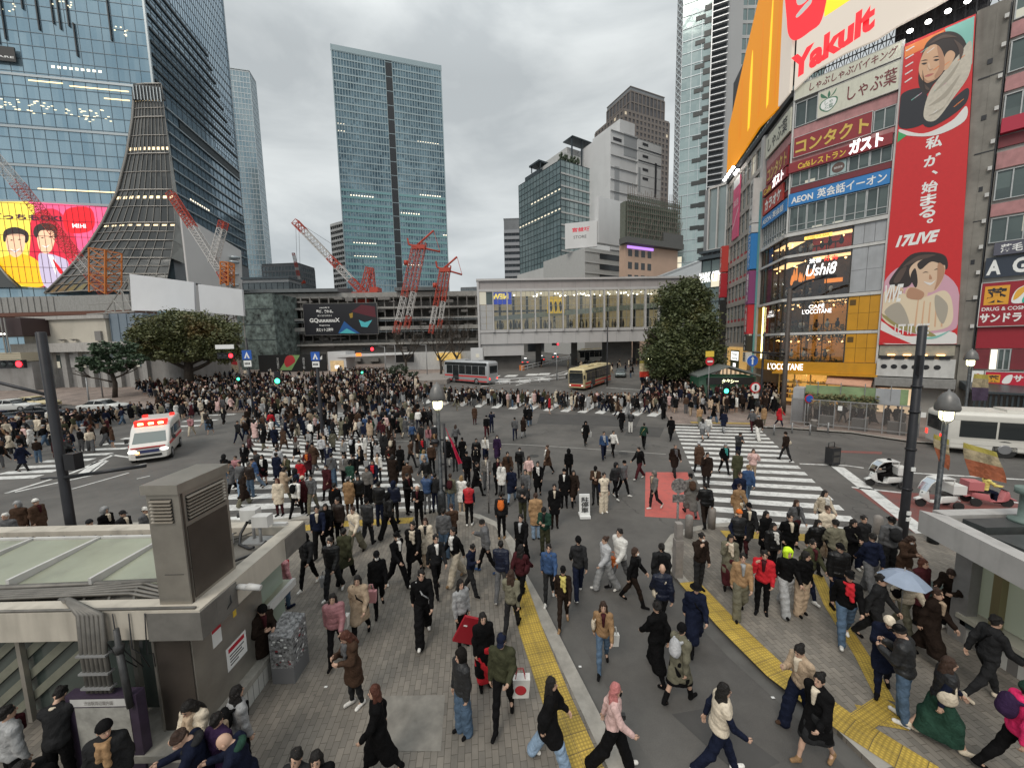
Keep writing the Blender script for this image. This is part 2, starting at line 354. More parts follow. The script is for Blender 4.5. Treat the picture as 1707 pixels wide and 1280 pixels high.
RIGHT=[(5.9,-6),(5.75,5.2)]+px2([(1370,1200),(1240,1090),(1180,1030),(1128,970),(1108,943),(1104,915),(1118,895),(1145,884),(1180,877),(1250,873),(1330,882),(1440,893),(1545,893)])+[(22,10.6),(40,6),(40,-6)]
FAR_R=px2([(1120,708),(1300,713),(1420,722),(1520,737)])+[(33,21.5),(70,4),(110,60),(70,160),(33,160)]+px2([(1105,612),(1092,640),(1098,665),(1108,690)])
FAR_L=px2([(392,688),(470,682),(560,668),(640,662),(705,657),(735,645)])+[(-13,62),(-12,90),(-14,135),(-180,140),(-180,60),(-75,52)]
MID=px2([(770,618),(868,614),(930,607)])+[(2,130),(-14,130)]
for nm,pl,m in(('left_pavement',LEFT,PAVE),('right_pavement',RIGHT,PAVE),('corner_pavement',FAR_R,PAVE2),('station_square',FAR_L,PAVE2)):
 mb=MB()
 if max(p[1]for p in pl)>45:
  for y0,y1 in((-50,42),(42,122),(122,400)):
   q=pl
   for s_,yy in((1,y0),(-1,y1)):
    o=[]
    for i in range(len(q)):
     a,b_=q[i-1],q[i];ia=s_*(a[1]-yy)>=0;ib=s_*(b_[1]-yy)>=0
     if ia!=ib:t=(yy-a[1])/(b_[1]-a[1]);o.append((a[0]+(b_[0]-a[0])*t,yy))
     if ib:o.append(b_)
    q=o
    if not q:break
   if q:mb.prism(q,lambda p:gramp(p[1])-.3,lambda p:gramp(p[1])+.1)
 else:mb.prism(pl,-.3,.1)
 structure(nm,mb,m)
for p in(LEFT,RIGHT,FAR_R,FAR_L):PLAZAS.append(p)
def strip(mb,pts,w,z,off=0,uvw=False,dash=None):
 """a ribbon of width w along a polyline of (x, y)"""
 P_=[Vector((p[0],p[1]))for p in pts];L_=0;prev=None
 for i,p in enumerate(P_):
  d=(P_[min(i+1,len(P_)-1)]-P_[max(i-1,0)]).normalized();nn=Vector((d.y,-d.x));a=p+nn*off;b_=p+nn*(off+w)
  if prev is not None:
   l2=L_+(p-P_[i-1]).length
   if dash is None:segs=[(0,1)]
   else:
    k=max(1,int((l2-L_)/(dash[0]+dash[1])));segs=[(j/k,(j+dash[0]/(dash[0]+dash[1]))/k)for j in range(k)]
   for s0,s1 in segs:
    pa0=prev[0].lerp(a,s0);pb0=prev[1].lerp(b_,s0);pa1=prev[0].lerp(a,s1);pb1=prev[1].lerp(b_,s1)
    u0=L_+(l2-L_)*s0;u1=L_+(l2-L_)*s1
    mb.quad((*pb0,gramp(pb0.y)+z),(*pb1,gramp(pb1.y)+z),(*pa1,gramp(pa1.y)+z),(*pa0,gramp(pa0.y)+z),[(w,u0),(w,u1),(0,u1),(0,u0)]if uvw else None)
   L_=l2
  prev=(a,b_)
 return mb
mb=MB();strip(mb,LEFT[1:16],.30,.104,-.30);strip(mb,RIGHT[1:14],.28,.104,0);strip(mb,FAR_R[:5],.35,.104,0);structure('kerb_stones',mb,KERB)
mb=MB();strip(mb,LEFT[1:9],.45,.004,.0);strip(mb,RIGHT[1:7],.4,.004,-.4);structure('gutter_strips',mb,mat('gutter',(.10,.095,.088),.85,noise=.25,nscale=1.5))
mb=MB()
strip(mb,[hit(858,965,.1),hit(886,1055,.1),hit(925,1160,.1),hit(977,1285,.1),hit(1005,1340,.1)],.58,.108,-.3,True)
strip(mb,[hit(1148,970,.1),hit(1215,1043,.1),hit(1295,1120,.1),hit(1410,1205,.1),hit(1500,1262,.1),hit(1560,1300,.1)],.58,.108,-.3,True)
strip(mb,[hit(1362,958,.1),hit(1385,1010,.1),hit(1440,1098,.1),hit(1475,1165,.1)],.30,.108,-.15,True)
strip(mb,[hit(1458,1180,.1),hit(1482,1212,.1)],.62,.112,-.3,True)
strip(mb,[hit(1490,1175,.1),hit(1440,1210,.1)],.32,.116,-.1,True)
strip(mb,[hit(1200,884,.1),hit(1300,888,.1),hit(1400,893,.1)],.5,.108,0,True)
strip(mb,[hit(470,880,.1),hit(560,869,.1),hit(690,862,.1)],.5,.108,0,True)
strip(mb,[hit(1150,703,.1),hit(1250,705,.1),hit(1270,706,.1)],.5,.108,0,True)
structure('tactile_paving',mb,TACT)
def zebra(mb,la,lb,ra,rb,k,duty=.5,z=.006):
 """k bars between the edge la>lb and the edge ra>rb (photo pixels of the corners)"""
 la,lb,ra,rb=[Vector(hit(*p,0))for p in(la,lb,ra,rb)]
 for i in range(k):
  t0=i/k;t1=(i+duty)/k
  a,b_,c,d=la.lerp(lb,t0),la.lerp(lb,t1),ra.lerp(rb,t1),ra.lerp(rb,t0)
  q=[(p.x,p.y,gramp(p.y)+z)for p in(b_,c,d,a)]
  mb.poly(q)
mb=MB()
zebra(mb,(366,874),(432,672),(735,848),(592,690),27)
zebra(mb,(1192,872),(1122,708),(1452,893),(1262,711),17)
structure('zebra_markings',mb,WHITE)
mb=MB()
for i in range(13):
 t=i/12;a=Vector((-30,798)).lerp(Vector((372,683)),t)
 pa=Vector(hit(a.x,a.y,0));pb=Vector(hit(a.x+95-45*t,a.y-4+2*t,0));d=(pb-pa).normalized();nn=Vector((-d.y,d.x))*.28
 mb.poly([(*(pa-nn),.006),(*(pb-nn),.006),(*(pb+nn),.006),(*(pa+nn),.006)])
for i in range(16):
 a=Vector((650,671)).lerp(Vector((1085,694)),i/15);b_=a+Vector((38,-17-i*.35))
 pa=Vector(hit(a.x,a.y,0));pb=Vector(hit(b_.x,b_.y,0));d=(pb-pa).normalized();nn=Vector((-d.y,d.x))*.42
 mb.poly([(p.x,p.y,gramp(p.y)+.01)for p in(pa-nn,pb-nn,pb+nn,pa+nn)])
structure('zebra_markings',mb,WHITE)
def road_lines(mb,segs,w,z=.006):
 for s_ in segs:strip(mb,[hit(*p,0)for p in s_],w,z,-w/2)
mb=MB()
road_lines(mb,[[(1333,773),(1412,776),(1440,780)],[(1420,812),(1510,822)],[(1500,787),(1600,793),(1700,799),(1760,803)],[(1600,828),(1640,832),(1700,838)]],.16)
road_lines(mb,[[(1396,778),(1470,834),(1546,893)]],.55)
road_lines(mb,[[(10,822),(120,788),(190,758)],[(185,758),(242,766)],[(25,820),(245,772)],[(148,790),(178,768)]],.2)
road_lines(mb,[[(136,792),(168,768)]],.55)
road_lines(mb,[[(120,815),(215,788)],[(228,798),(250,793)]],.12)
road_lines(mb,[[(1066,660),(1090,618),(1096,612)],[(1010,652),(1072,655)]],.18)
road_lines(mb,[[(860,650),(960,628),(1030,605),(1048,602)],[(880,624),(1000,600)],[(800,622),(832,616)],[(1040,598),(1036,606),(1000,615)]],.25)
strip(mb,[hit(800,645,.6),hit(940,628,.8),hit(945,626,.8)],.35,.006,0)
for px,py in((820,628),(850,627),(885,625),(905,624),(835,636),(870,636),(905,633)):
 p=G(px,py);mb.poly([(p.x-1.1,p.y-.9,gramp(p.y-.9)+.008),(p.x+1.0,p.y-.9,gramp(p.y-.9)+.008),(p.x+1.6,p.y+1.6,gramp(p.y+1.6)+.008),(p.x-.4,p.y+1.6,gramp(p.y+1.6)+.008)])
structure('road_lines',mb,WHITE)
mb=MB();road_lines(mb,[[(800,738),(905,743),(1010,750),(1110,757)],[(640,735),(720,736)],[(1010,745),(1030,730)]],.12);structure('faded_lines',mb,paint_mat('faded_paint',(.30,.29,.27),.95,1.2))
mb=MB();mb.poly([(*hit(*p,0),.005)for p in((1075,861),(1167,866),(1146,787),(1076,787))]);structure('red_road_patch',mb,RED)
mb=MB();mb.poly([(*hit(*p,0),.004)for p in((1420,812),(1540,900),(1600,960),(1545,895),(1570,860))])
mb.poly([(*hit(*p,0),.0045)for p in((1462,816),(1556,893),(1640,890),(1600,828))]);mb.poly([(*hit(*p,0),.0042)for p in((1600,829),(1640,890),(1760,880),(1760,840))])
mb.poly([(*hit(*p,0),.004)for p in((1395,754),(1470,757),(1470,753),(1400,751))]);structure('dark_red_lane',mb,DRED)
mb=MB();mb.poly([(*hit(*p,0),.004)for p in((895,706),(1060,712),(1068,695),(900,689))]);mb.poly([(*hit(*p,0),.004)for p in((1040,726),(1100,729),(1108,712),(1050,711))])
mb.poly([(*hit(*p,0),.0035)for p in((700,790),(760,800),(790,770),(735,762))]);mb.poly([(*hit(*p,0),.0035)for p in((1180,1180),(1300,1270),(1240,1300),(1120,1190))]);mb.poly([(*hit(*p,0),.0035)for p in((905,800),(960,803),(955,822),(900,818))])
structure('asphalt_patch',mb,mat('new_asphalt',(.066,.063,.060),.85,noise=.2,nscale=1,bump=.2))
mb=MB();mb.poly([(*hit(*p,.1),.106)for p in((648,1252),(735,1252),(742,1158),(640,1160))]);structure('service_cover',mb,mat('cover_grey',(.21,.195,.17),.7,noise=.35,nscale=3))
mb=MB()
for px,py in((890,760),(1040,756),(620,800),(560,690)):
 p=G(px,py);mb.lathe([(.31,0),(.31,.006)],(p.x,p.y,p.z+.003),20)
structure('manhole_covers',mb,mat('cast_iron',(.06,.058,.056),.55,.4,noise=.3,nscale=12))
mb=MB()
for px,py in((1310,935),(540,1147),(1335,1083),(965,1113),(1089,922),(690,990),(1287,1165),(985,800),(1500,780)):
 p=G(px,py);a=RNG.random()*6;mb.box(p.x,p.x+.06,p.y,p.y+.04,p.z+.012,p.z+.02)
T(mb.build('litter',mat('paper_scrap',(.7,.7,.68),.8)),'small pale paper scraps dropped on the pavement','litter',kind='stuff')
# people: bodies and clothes grown as smooth implicit surfaces
def surface_nets(F,o,h):
 """F: sampled signed distance (negative inside) -> vertices, quads"""
 s=F<0;nx,ny,nz=F.shape
 c=[F[i:nx-1+i,j:ny-1+j,k:nz-1+k]for i in(0,1)for j in(0,1)for k in(0,1)]
 n_in=sum((q<0).astype(np.int8)for q in c);act=(n_in>0)&(n_in<8)
 idx=-np.ones(act.shape,int);cells=np.argwhere(act);idx[act]=np.arange(len(cells))
 vals=np.stack([q[act]for q in c],1);offs=np.array([(i,j,k)for i in(0,1)for j in(0,1)for k in(0,1)],float)
 acc=np.zeros((len(cells),3));cnt=np.zeros(len(cells))
 for a in range(8):
  for b in range(a+1,8):
   if np.abs(offs[a]-offs[b]).sum()!=1:continue
   fa,fb=vals[:,a],vals[:,b];x=(fa<0)!=(fb<0)
   t=np.where(x,fa/np.where(x,fa-fb,1),0)
   acc+=np.where(x[:,None],offs[a]+t[:,None]*(offs[b]-offs[a]),0);cnt+=x
 V=(cells+acc/np.maximum(cnt,1)[:,None])*h+o
 Q=[]
 for ax in range(3):
  sl0=[slice(None)]*3;sl1=[slice(None)]*3;sl0[ax]=slice(0,-1);sl1[ax]=slice(1,None)
  a=s[tuple(sl0)];b=s[tuple(sl1)];E=np.argwhere(a!=b)
  o1,o2=[(1,2),(2,0),(0,1)][ax]
  E=E[(E[:,o1]>0)&(E[:,o2]>0)&(E[:,o1]<F.shape[o1]-1)&(E[:,o2]<F.shape[o2]-1)]
  if not len(E):continue
  d1=np.zeros(3,int);d1[o1]=1;d2=np.zeros(3,int);d2[o2]=1
  q=np.stack([idx[tuple((E-d1-d2).T)],idx[tuple((E-d2).T)],idx[tuple(E.T)],idx[tuple((E-d1).T)]],1)
  flip=~a[tuple(E.T)];q[flip]=q[flip][:,::-1];Q.append(q)
 return V,np.concatenate(Q)if Q else np.zeros((0,4),int)
def d_cap(P,a,b,ra,rb):
 a=np.array(a,float);b=np.array(b,float);ab=b-a;t=np.clip(((P-a)@ab)/max(ab@ab,1e-9),0,1)
 return np.linalg.norm(P-a-t[...,None]*ab,axis=-1)-(ra+(rb-ra)*t)
def d_ell(P,c,r,M=None):
 q=P-np.array(c,float)
 if M is not None:q=q@np.array(M)
 r=np.array(r,float);k0=np.linalg.norm(q/r,axis=-1);k1=np.linalg.norm(q/(r*r),axis=-1)
 return k0*(k0-1)/np.maximum(k1,1e-6)
def grow(prims,h,cuts=(),k=.03,wob=None):
 """smooth union of primitives, minus half spaces; returns vertices, quads"""
 lo=np.full(3,9.);hi=-lo
 for p in prims:
  pts=[(p[1],p[3]),(p[2],p[4])]if p[0]=='c' else[(p[1],max(p[2]))]
  for c,r in pts:lo=np.minimum(lo,np.array(c)-r-.05);hi=np.maximum(hi,np.array(c)+r+.05)
 n=np.ceil((hi-lo)/h).astype(int)+2;g=[lo[i]+h*np.arange(n[i])for i in range(3)]
 F=np.full(n,1.0)
 for p in prims:
  pts=[(p[1],p[3]),(p[2],p[4])]if p[0]=='c' else[(p[1],max(p[2]))]
  m=.09
  l2=np.min([np.array(c)-r-m for c,r in pts],0);h2=np.max([np.array(c)+r+m for c,r in pts],0)
  i0=np.clip(((l2-lo)/h).astype(int),0,n-1);i1=np.clip(np.ceil((h2-lo)/h).astype(int)+1,1,n)
  sl=tuple(slice(i0[i],i1[i])for i in range(3));X=np.stack(np.meshgrid(*[g[i][sl[i]]for i in range(3)],indexing='ij'),-1)
  d=d_cap(X,*p[1:5])if p[0]=='c' else d_ell(X,p[1],p[2],p[3]if len(p)>3 else None)
  f=F[sl];hh=np.clip(.5+.5*(d-f)/k,0,1);F[sl]=f*hh+d*(1-hh)-k*hh*(1-hh)*(f<.9)
 X=None
 if wob is not None or cuts:X=np.stack(np.meshgrid(*g,indexing='ij'),-1)
 if wob is not None:F=F+wob(X)
 for c,nrm in cuts:F=np.maximum(F,(X-np.array(c))@np.array(nrm,float))
 F[0]=F[-1]=1;F[:,0]=F[:,-1]=1;F[:,:,0]=F[:,:,-1]=1
 return surface_nets(F,lo,h)
def rot(ax,a):return np.array(Matrix.Rotation(a,3,ax))
POSES=dict(walk=dict(r=(26,8),l=(-20,14),lean=4,ra=(-22,8,18,0),la=(24,8,25,.1)),stride=dict(r=(-20,22),l=(26,6),lean=6,ra=(26,9,30,.1),la=(-26,9,14,0)),step=dict(r=(12,6),l=(-14,38),lean=3,ra=(-10,8,14,0),la=(12,8,20,.1)),stand=dict(r=(2,2),l=(-3,2),lean=1,ra=(2,9,12,.05),la=(-2,9,14,.05)),phone=dict(r=(3,3),l=(-4,6),lean=5,ra=(22,6,95,.45),la=(18,6,88,.5),head=(0,28)),wphone=dict(r=(22,6),l=(-18,16),lean=5,ra=(22,8,92,.35),la=(-14,9,14,0),head=(0,24)),pocket=dict(r=(3,2),l=(-5,4),lean=1,ra=(-14,14,42,.25),la=(-14,14,42,.25)),wpocket=dict(r=(-19,12),l=(24,6),lean=4,ra=(-14,14,40,.25),la=(-14,14,40,.25),head=(0,8)),photo=dict(r=(2,2),l=(-4,3),lean=0,ra=(58,14,88,.3),la=(58,14,88,.3),head=(0,-4)),fold=dict(r=(3,2),l=(-4,3),lean=2,ra=(16,10,78,.8),la=(14,10,74,.8),head=(0,10)),face=dict(r=(3,2),l=(-4,3),lean=2,ra=(40,10,125,.3),la=(4,9,20,.1),head=(8,10)),bag=dict(r=(24,6),l=(-18,12),lean=3,ra=(0,8,6,0),la=(10,8,70,.3),head=(0,6)),read=dict(r=(3,2),l=(-3,2),lean=14,ra=(40,8,62,.3),la=(36,8,60,.3),head=(0,34)),look=dict(r=(2,2),l=(-4,5),lean=2,ra=(4,9,30,.15),la=(-4,10,14,.05),head=(35,6)),point=dict(r=(4,2),l=(-5,3),lean=0,ra=(95,30,12,0),la=(0,9,14,.05),head=(-20,-6)),ride=dict(r=(78,78),l=(78,78),lean=8,ra=(52,12,38,.1),la=(52,12,38,.1),head=(0,0)),)
def skeleton(pose):
 p=POSES[pose];J={};hip=np.array([0,0,.93])
 d=lambda a:np.array([0,-math.sin(RAD(a)),-math.cos(RAD(a))])
 for s,sd in(('r',-1),('l',1)):
  a,kn=p[s];J[s+'hip']=hip+np.array([sd*.088,0,-.03]);J[s+'kn']=J[s+'hip']+d(a)*.42+np.array([sd*.012,0,0])
  J[s+'an']=J[s+'kn']+d(a-kn)*.40;b=RAD(min(max(a-kn,-60),20));J[s+'ft']=np.array([sd*.18,-math.cos(b),math.sin(b)*.8 if b<0 else math.sin(b)*.5])
 low=min(min(J[s+'an'][2]-.075,J[s+'an'][2]-.075+.19*J[s+'ft'][2])for s in 'rl')
 if pose=='ride':low=0
 for k in list(J):
  if k[1:]!='ft':J[k]=J[k]-np.array([0,0,low])
 hip=hip-np.array([0,0,low]);J['hip']=hip
 R=rot('X',RAD(p.get('lean',0)));J['R']=R;up=lambda x,y,z:hip+R@np.array([x,y,z])
 J['belly']=up(0,0,.17);J['chest']=up(0,.0,.36);J['neck']=up(0,.012,.53);J['nb']=up(0,.02,.46)
 for s,sd in(('r',-1),('l',1)):
  sw,o,e,i=p[s+'a'];sw-=p.get('lean',0)*.3;J[s+'sh']=up(sd*.172,.01,.455)
  ud=np.array([sd*math.sin(RAD(o)),-math.sin(RAD(sw))*math.cos(RAD(o)),-math.cos(RAD(sw))*math.cos(RAD(o))]);J[s+'el']=J[s+'sh']+ud*.275
  f=np.array([sd*math.sin(RAD(o))*.4-sd*i,-math.sin(RAD(sw+e)),-math.cos(RAD(sw+e))]);f/=np.linalg.norm(f);J[s+'wr']=J[s+'el']+f*.245;J[s+'hd']=f
 hy,hp=p.get('head',(0,0));H=rot('Z',RAD(hy))@rot('X',RAD(hp+p.get('lean',0)*.5));J['H']=H
 J['head']=J['neck']+H@np.array([0,-.012,.135]);return J
def head_mat(J):m=Matrix(J['H'].tolist()).to_4x4();m.translation=J['head'];return m
def chest_mat(J):m=Matrix(J['R'].tolist()).to_4x4();m.translation=J['chest'];return m
def to_mesh(name,V,Q,mats,smooth=True):
 me=bpy.data.meshes.new(name);me.from_pydata(V.tolist(),[],Q.tolist())
 for m in mats:me.materials.append(m)
 if smooth:me.polygons.foreach_set('use_smooth',[True]*len(me.polygons))
 me.update();return me
def P_body(J):
 pr=[('e',J['head']+J['H']@np.array([0,.004,.02]),(.074,.094,.105),J['H']),('e',J['head']+J['H']@np.array([0,-.03,-.055]),(.052,.06,.062),J['H']),('c',J['nb'],J['neck']+np.array([0,0,.03]),.058,.05),('e',J['chest'],(.155,.1,.19),J['R']),('e',J['belly'],(.135,.092,.16),J['R']),('e',J['hip'],(.15,.105,.12),J['R']),('c',J['nb'],J['rsh'],.06,.055),('c',J['nb'],J['lsh'],.06,.055)]
 for s in 'rl':
  pr+=[('c',J[s+'hip'],J[s+'kn'],.076,.047),('c',J[s+'kn'],J[s+'an'],.046,.034),('c',J[s+'kn']*.82+J[s+'an']*.18,J[s+'kn']*.5+J[s+'an']*.5,.046,.048),('c',J[s+'an']-np.array([0,0,.03]),J[s+'an']-np.array([0,0,.045])+J[s+'ft']*.14,.036,.03),('c',J[s+'sh'],J[s+'el'],.05,.04),('c',J[s+'el'],J[s+'wr'],.041,.027),('c',J[s+'wr'],J[s+'wr']+J[s+'hd']*.07,.027,.032)]
 return pr
def P_torso(J,q,arm,cut=None):
 R=J['R']
 pr=[('e',J['chest'],(.158+q,.102+q,.2+q*.6),R),('e',J['belly'],(.142+q,.095+q,.17),R),('e',J['hip']+np.array([0,0,.02]),(.155+q,.108+q,.13),R),('c',J['nb'],J['rsh'],.062+q*.6,.058+arm),('c',J['nb'],J['lsh'],.062+q*.6,.058+arm),('c',J['nb'],J['neck']+np.array([0,0,-.015]),.068+q*.3,.064+q*.2)]
 for s in 'rl':pr+=[('c',J[s+'sh'],J[s+'el'],.056+arm,.047+arm),('c',J[s+'el'],J[s+'wr'],.048+arm,.036+arm*.9)]
 return pr
def folds(amp,fr,seed=0):
 def w(X):return amp*(np.sin(X[...,2]*fr+4*np.sin(X[...,0]*9+seed)+3*np.sin(X[...,1]*11+seed))+.6*np.sin(X[...,0]*fr*.8+X[...,2]*17+seed))
 return w
def ribs(X):return.009*np.abs(np.sin(X[...,2]*math.pi/.075))**.6-.006
def g_top(kind,J,h):
 dn=lambda z:[((0,0,z),(0,0,-1))]
 hz=J['hip'][2]
 if kind=='jacket':return grow(P_torso(J,.03,.016),h,dn(hz-.09),wob=folds(.004,42))
 if kind=='slimtop':return grow(P_torso(J,.012,.008),h,dn(hz-.02))
 if kind=='puffer':return grow(P_torso(J,.052,.034),h,dn(hz-.06),wob=ribs)
 if kind=='hoodie':return grow(P_torso(J,.03,.016)+[('e',J['nb']+np.array([0,.085,.045]),(.105,.06,.075))],h,dn(hz-.05),wob=folds(.004,38,2))
 if kind=='vest':return grow([p for p in P_torso(J,.05,.012)][:6]+[('c',J[s+'sh'],J[s+'sh']*.8+J[s+'el']*.2,.07,.07)for s in 'rl'],h,dn(hz-.02),wob=ribs)
 pr=P_torso(J,.034,.02)
 ln=dict(coat=.86,long=1.22,cape=.7,dress=1.0)[kind]
 hem=hz-dict(coat=.38,long=.62,cape=.42,dress=.5)[kind]
 for s in 'rl':
  k_=J[s+'kn']*1.0;e=J[s+'hip']+(k_-J[s+'hip'])*min(ln,1);q=.155 if kind!='cape' else.18
  pr.append(('c',J[s+'hip'],e*.72+(J['hip']+np.array([0,0,e[2]-J['hip'][2]]))*.28,.135,q))
  if ln>1:b=k_+(J[s+'an']-k_)*.45;pr.append(('c',k_*.75+.25*(J['hip']+np.array([0,0,k_[2]-J['hip'][2]])),b*.7+.3*(J['hip']+np.array([0,0,b[2]-J['hip'][2]])),q,.16))
 m=J['hip']+np.array([0,0,-.3]);pr.append(('c',J['hip'],m,.14,.15))
 if kind=='cape':
  for s in 'rl':pr.append(('c',J[s+'sh'],J[s+'el']+np.array([0,0,-.05]),.08,.12))
 return grow(pr,h,dn(hem),k=.05,wob=folds(.006,30,4))
def g_bottom(kind,J,h):
 pr=[('e',J['hip'],(.158,.114,.125),J['R'])]
 if kind in('skirt','maxi'):
  for s in 'rl':
   k_=J[s+'kn'];pr.append(('c',J[s+'hip'],k_*.75+.25*(J['hip']+np.array([0,0,k_[2]-J['hip'][2]])),.12,.145))
   if kind=='maxi':a=J[s+'an'];pr.append(('c',k_*.75+.25*(J['hip']+np.array([0,0,k_[2]-J['hip'][2]])),a*.5+.5*np.array([0,0,a[2]]),.14,.15))
  pr.append(('c',J['hip'],J['hip']-np.array([0,0,.4 if kind=='skirt' else.7]),.13,.16))
  z=J['hip'][2]-(.44 if kind=='skirt' else.76)
  return grow(pr,h,[((0,0,z),(0,0,-1)),((0,0,J['hip'][2]+.09),(0,0,1))],k=.07,wob=folds(.012,9,1))
 t=dict(slim=(.012,.012,.010),straight=(.02,.028,.03),wide=(.032,.055,.07))[kind]
 for s in 'rl':
  an=J[s+'an']-np.array([0,0,.015 if kind!='wide' else.035])
  pr+=[('c',J[s+'hip'],J[s+'kn'],.084+t[0],.056+t[1]),('c',J[s+'kn'],an,.055+t[1],.038+t[2])]
 if kind=='slim':pr+=[('c',J[s+'kn']*.82+J[s+'an']*.18,J[s+'kn']*.5+J[s+'an']*.5,.058,.06)for s in 'rl']
 return grow(pr,h,[((0,0,J['hip'][2]+.1),(0,0,1))],k=.03,wob=folds(.005,36,3))
def g_shoes(kind,J,h):
 if 1:
  s='r' if kind[0]=='R' else 'l';kind=kind[1:]
  a=J[s+'an'];f=J[s+'ft'];f=f/np.linalg.norm(f);up_=.05 if kind!='boot' else.2
  pr=[('c',a+np.array([0,.035,-.04])-f*.0,a+np.array([0,0,-.046])+f*.155,.044,.036),('c',a,a+np.array([0,.005,-.03]),.046,.048)]
  if kind=='boot':pr.append(('c',a+(J[s+'kn']-a)*.4,a,.062,.054))
  v,q=grow(pr,h,[(a-np.array([0,0,.075])+f*.05,np.cross(np.cross(f,(0,0,1.)),f)*-1.)],k=.02)
 return v,q
def g_hair(kind,h):
 """in the head's frame, face towards -Y"""
 cap=[('e',(0,.012,.033),(.083,.102,.103))]
 face=[((0,-.052,0),(0,-1,-.55))]
 if kind=='short':return grow(cap,h,[((0,-.066,.025),(0,-.75,-.55)),((0,0,-.055),(0,-.25,-1))],wob=folds(.008,62))
 if kind=='bald':return grow([('e',(0,.01,.0),(.0795,.098,.06))],h,[((0,.0,0),(0,-1,0)),((0,0,.02),(0,0,1))])
 if kind=='beanie':return grow([('e',(0,.008,.045),(.092,.11,.11)),('c',(0,-.0,.035),(0,.02,.03),.094,.096)],h,[((0,0,.03),(0,-.12,-1))],k=.02,wob=lambda X:.003*np.sin(np.arctan2(X[...,1],X[...,0])*22))
 if kind=='hood':return grow([('e',(0,.02,.02),(.115,.13,.14)),('c',(0,.05,-.1),(0,.03,-.02),.1,.11)],h,[((0,-.075,0),(0,-1,-.15))],wob=folds(.005,40))
 if kind=='cap':return grow([('e',(0,.008,.045),(.088,.106,.095)),('e',(0,-.115,.035),(.07,.07,.012))],h,[((0,0,.028),(0,.05,-1))],k=.015)
 if kind=='hat':return grow([('e',(0,.005,.055),(.09,.105,.095)),('e',(0,0,.035),(.15,.16,.016))],h,[((0,0,.02),(0,0,-1))],k=.02)
 base=cap+[]
 if kind=='bob':pr=base+[('c',(.06,.03,0),(.066,.02,-.09),.042,.04),('c',(-.06,.03,0),(-.066,.02,-.09),.042,.04),('e',(0,.055,-.03),(.088,.062,.11))]
 elif kind=='bun':pr=base+[('e',(0,.11,.075),(.05,.05,.048))]
 elif kind=='pony':pr=base+[('c',(0,.1,.04),(0,.15,-.03),.035,.036),('c',(0,.15,-.03),(0,.135,-.22),.036,.014)]
 else:
  pr=base+[('c',(.062,.02,0),(.075,.0,-.16),.042,.045),('c',(-.062,.02,0),(-.075,.0,-.16),.042,.045),('e',(0,.06,-.08),(.095,.06,.17)),('c',(.07,.0,-.14),(.07,-.02,-.28),.042,.018),('c',(-.07,.0,-.14),(-.07,-.02,-.28),.042,.018),('e',(0,.085,-.2),(.11,.045,.17))]
 V,Q=grow(pr,h,[],k=.025,wob=folds(.004,60))
 return V,Q,('face',)
def hair_mesh(kind,h):
 r=g_hair(kind,h)
 V,Q=r[0],r[1]
 if len(r)>2:
  c=V[Q].mean(1);keep=~((c[:,1]<-.045)&(c[:,2]<.058)&(np.abs(c[:,0])<.062));Q=Q[keep]
 return V,Q
def add_fingers(mb,J,s,sd):
 """a palm's five digits, unequal and curled; rooted inside the hand"""
 w=Vector(J[s+'wr']);f=Vector(J[s+'hd']);side=Vector((1,0,0))if abs(f.x)<.7 else Vector((0,1,0));side=(side-f*side.dot(f)).normalized();nrm=f.cross(side)*(1 if sd>0 else-1)
 if nrm.y<0 and abs(f.y)<.6:pass
 inward=Vector((-sd,0,0));inward=(inward-f*inward.dot(f)).normalized();fore=f.cross(inward)
 for j,(o,ln)in enumerate(((.028,.072),(.010,.08),(-.009,.074),(-.026,.058))):
  a=w+f*.06+fore*o;b=a+f*ln*.5+inward*.006;c=b+f*ln*.36+inward*.024;d=c+f*ln*.1+inward*.026
  mb.path([a,b,c,d],[.0095,.009,.0082,.006],6)
 a=w+f*.02+fore*.024;mb.path([a,a+f*.03+fore*.026+inward*.008,a+f*.062+fore*.032+inward*.018],[.012,.0105,.008],6)
SKIN=mat('skin',(.50,.315,.225),.55,noise=.08,nscale=20)
EYE=mat('eye_dark',(.03,.022,.02),.3);LIP=mat('lips',(.42,.17,.15),.5)
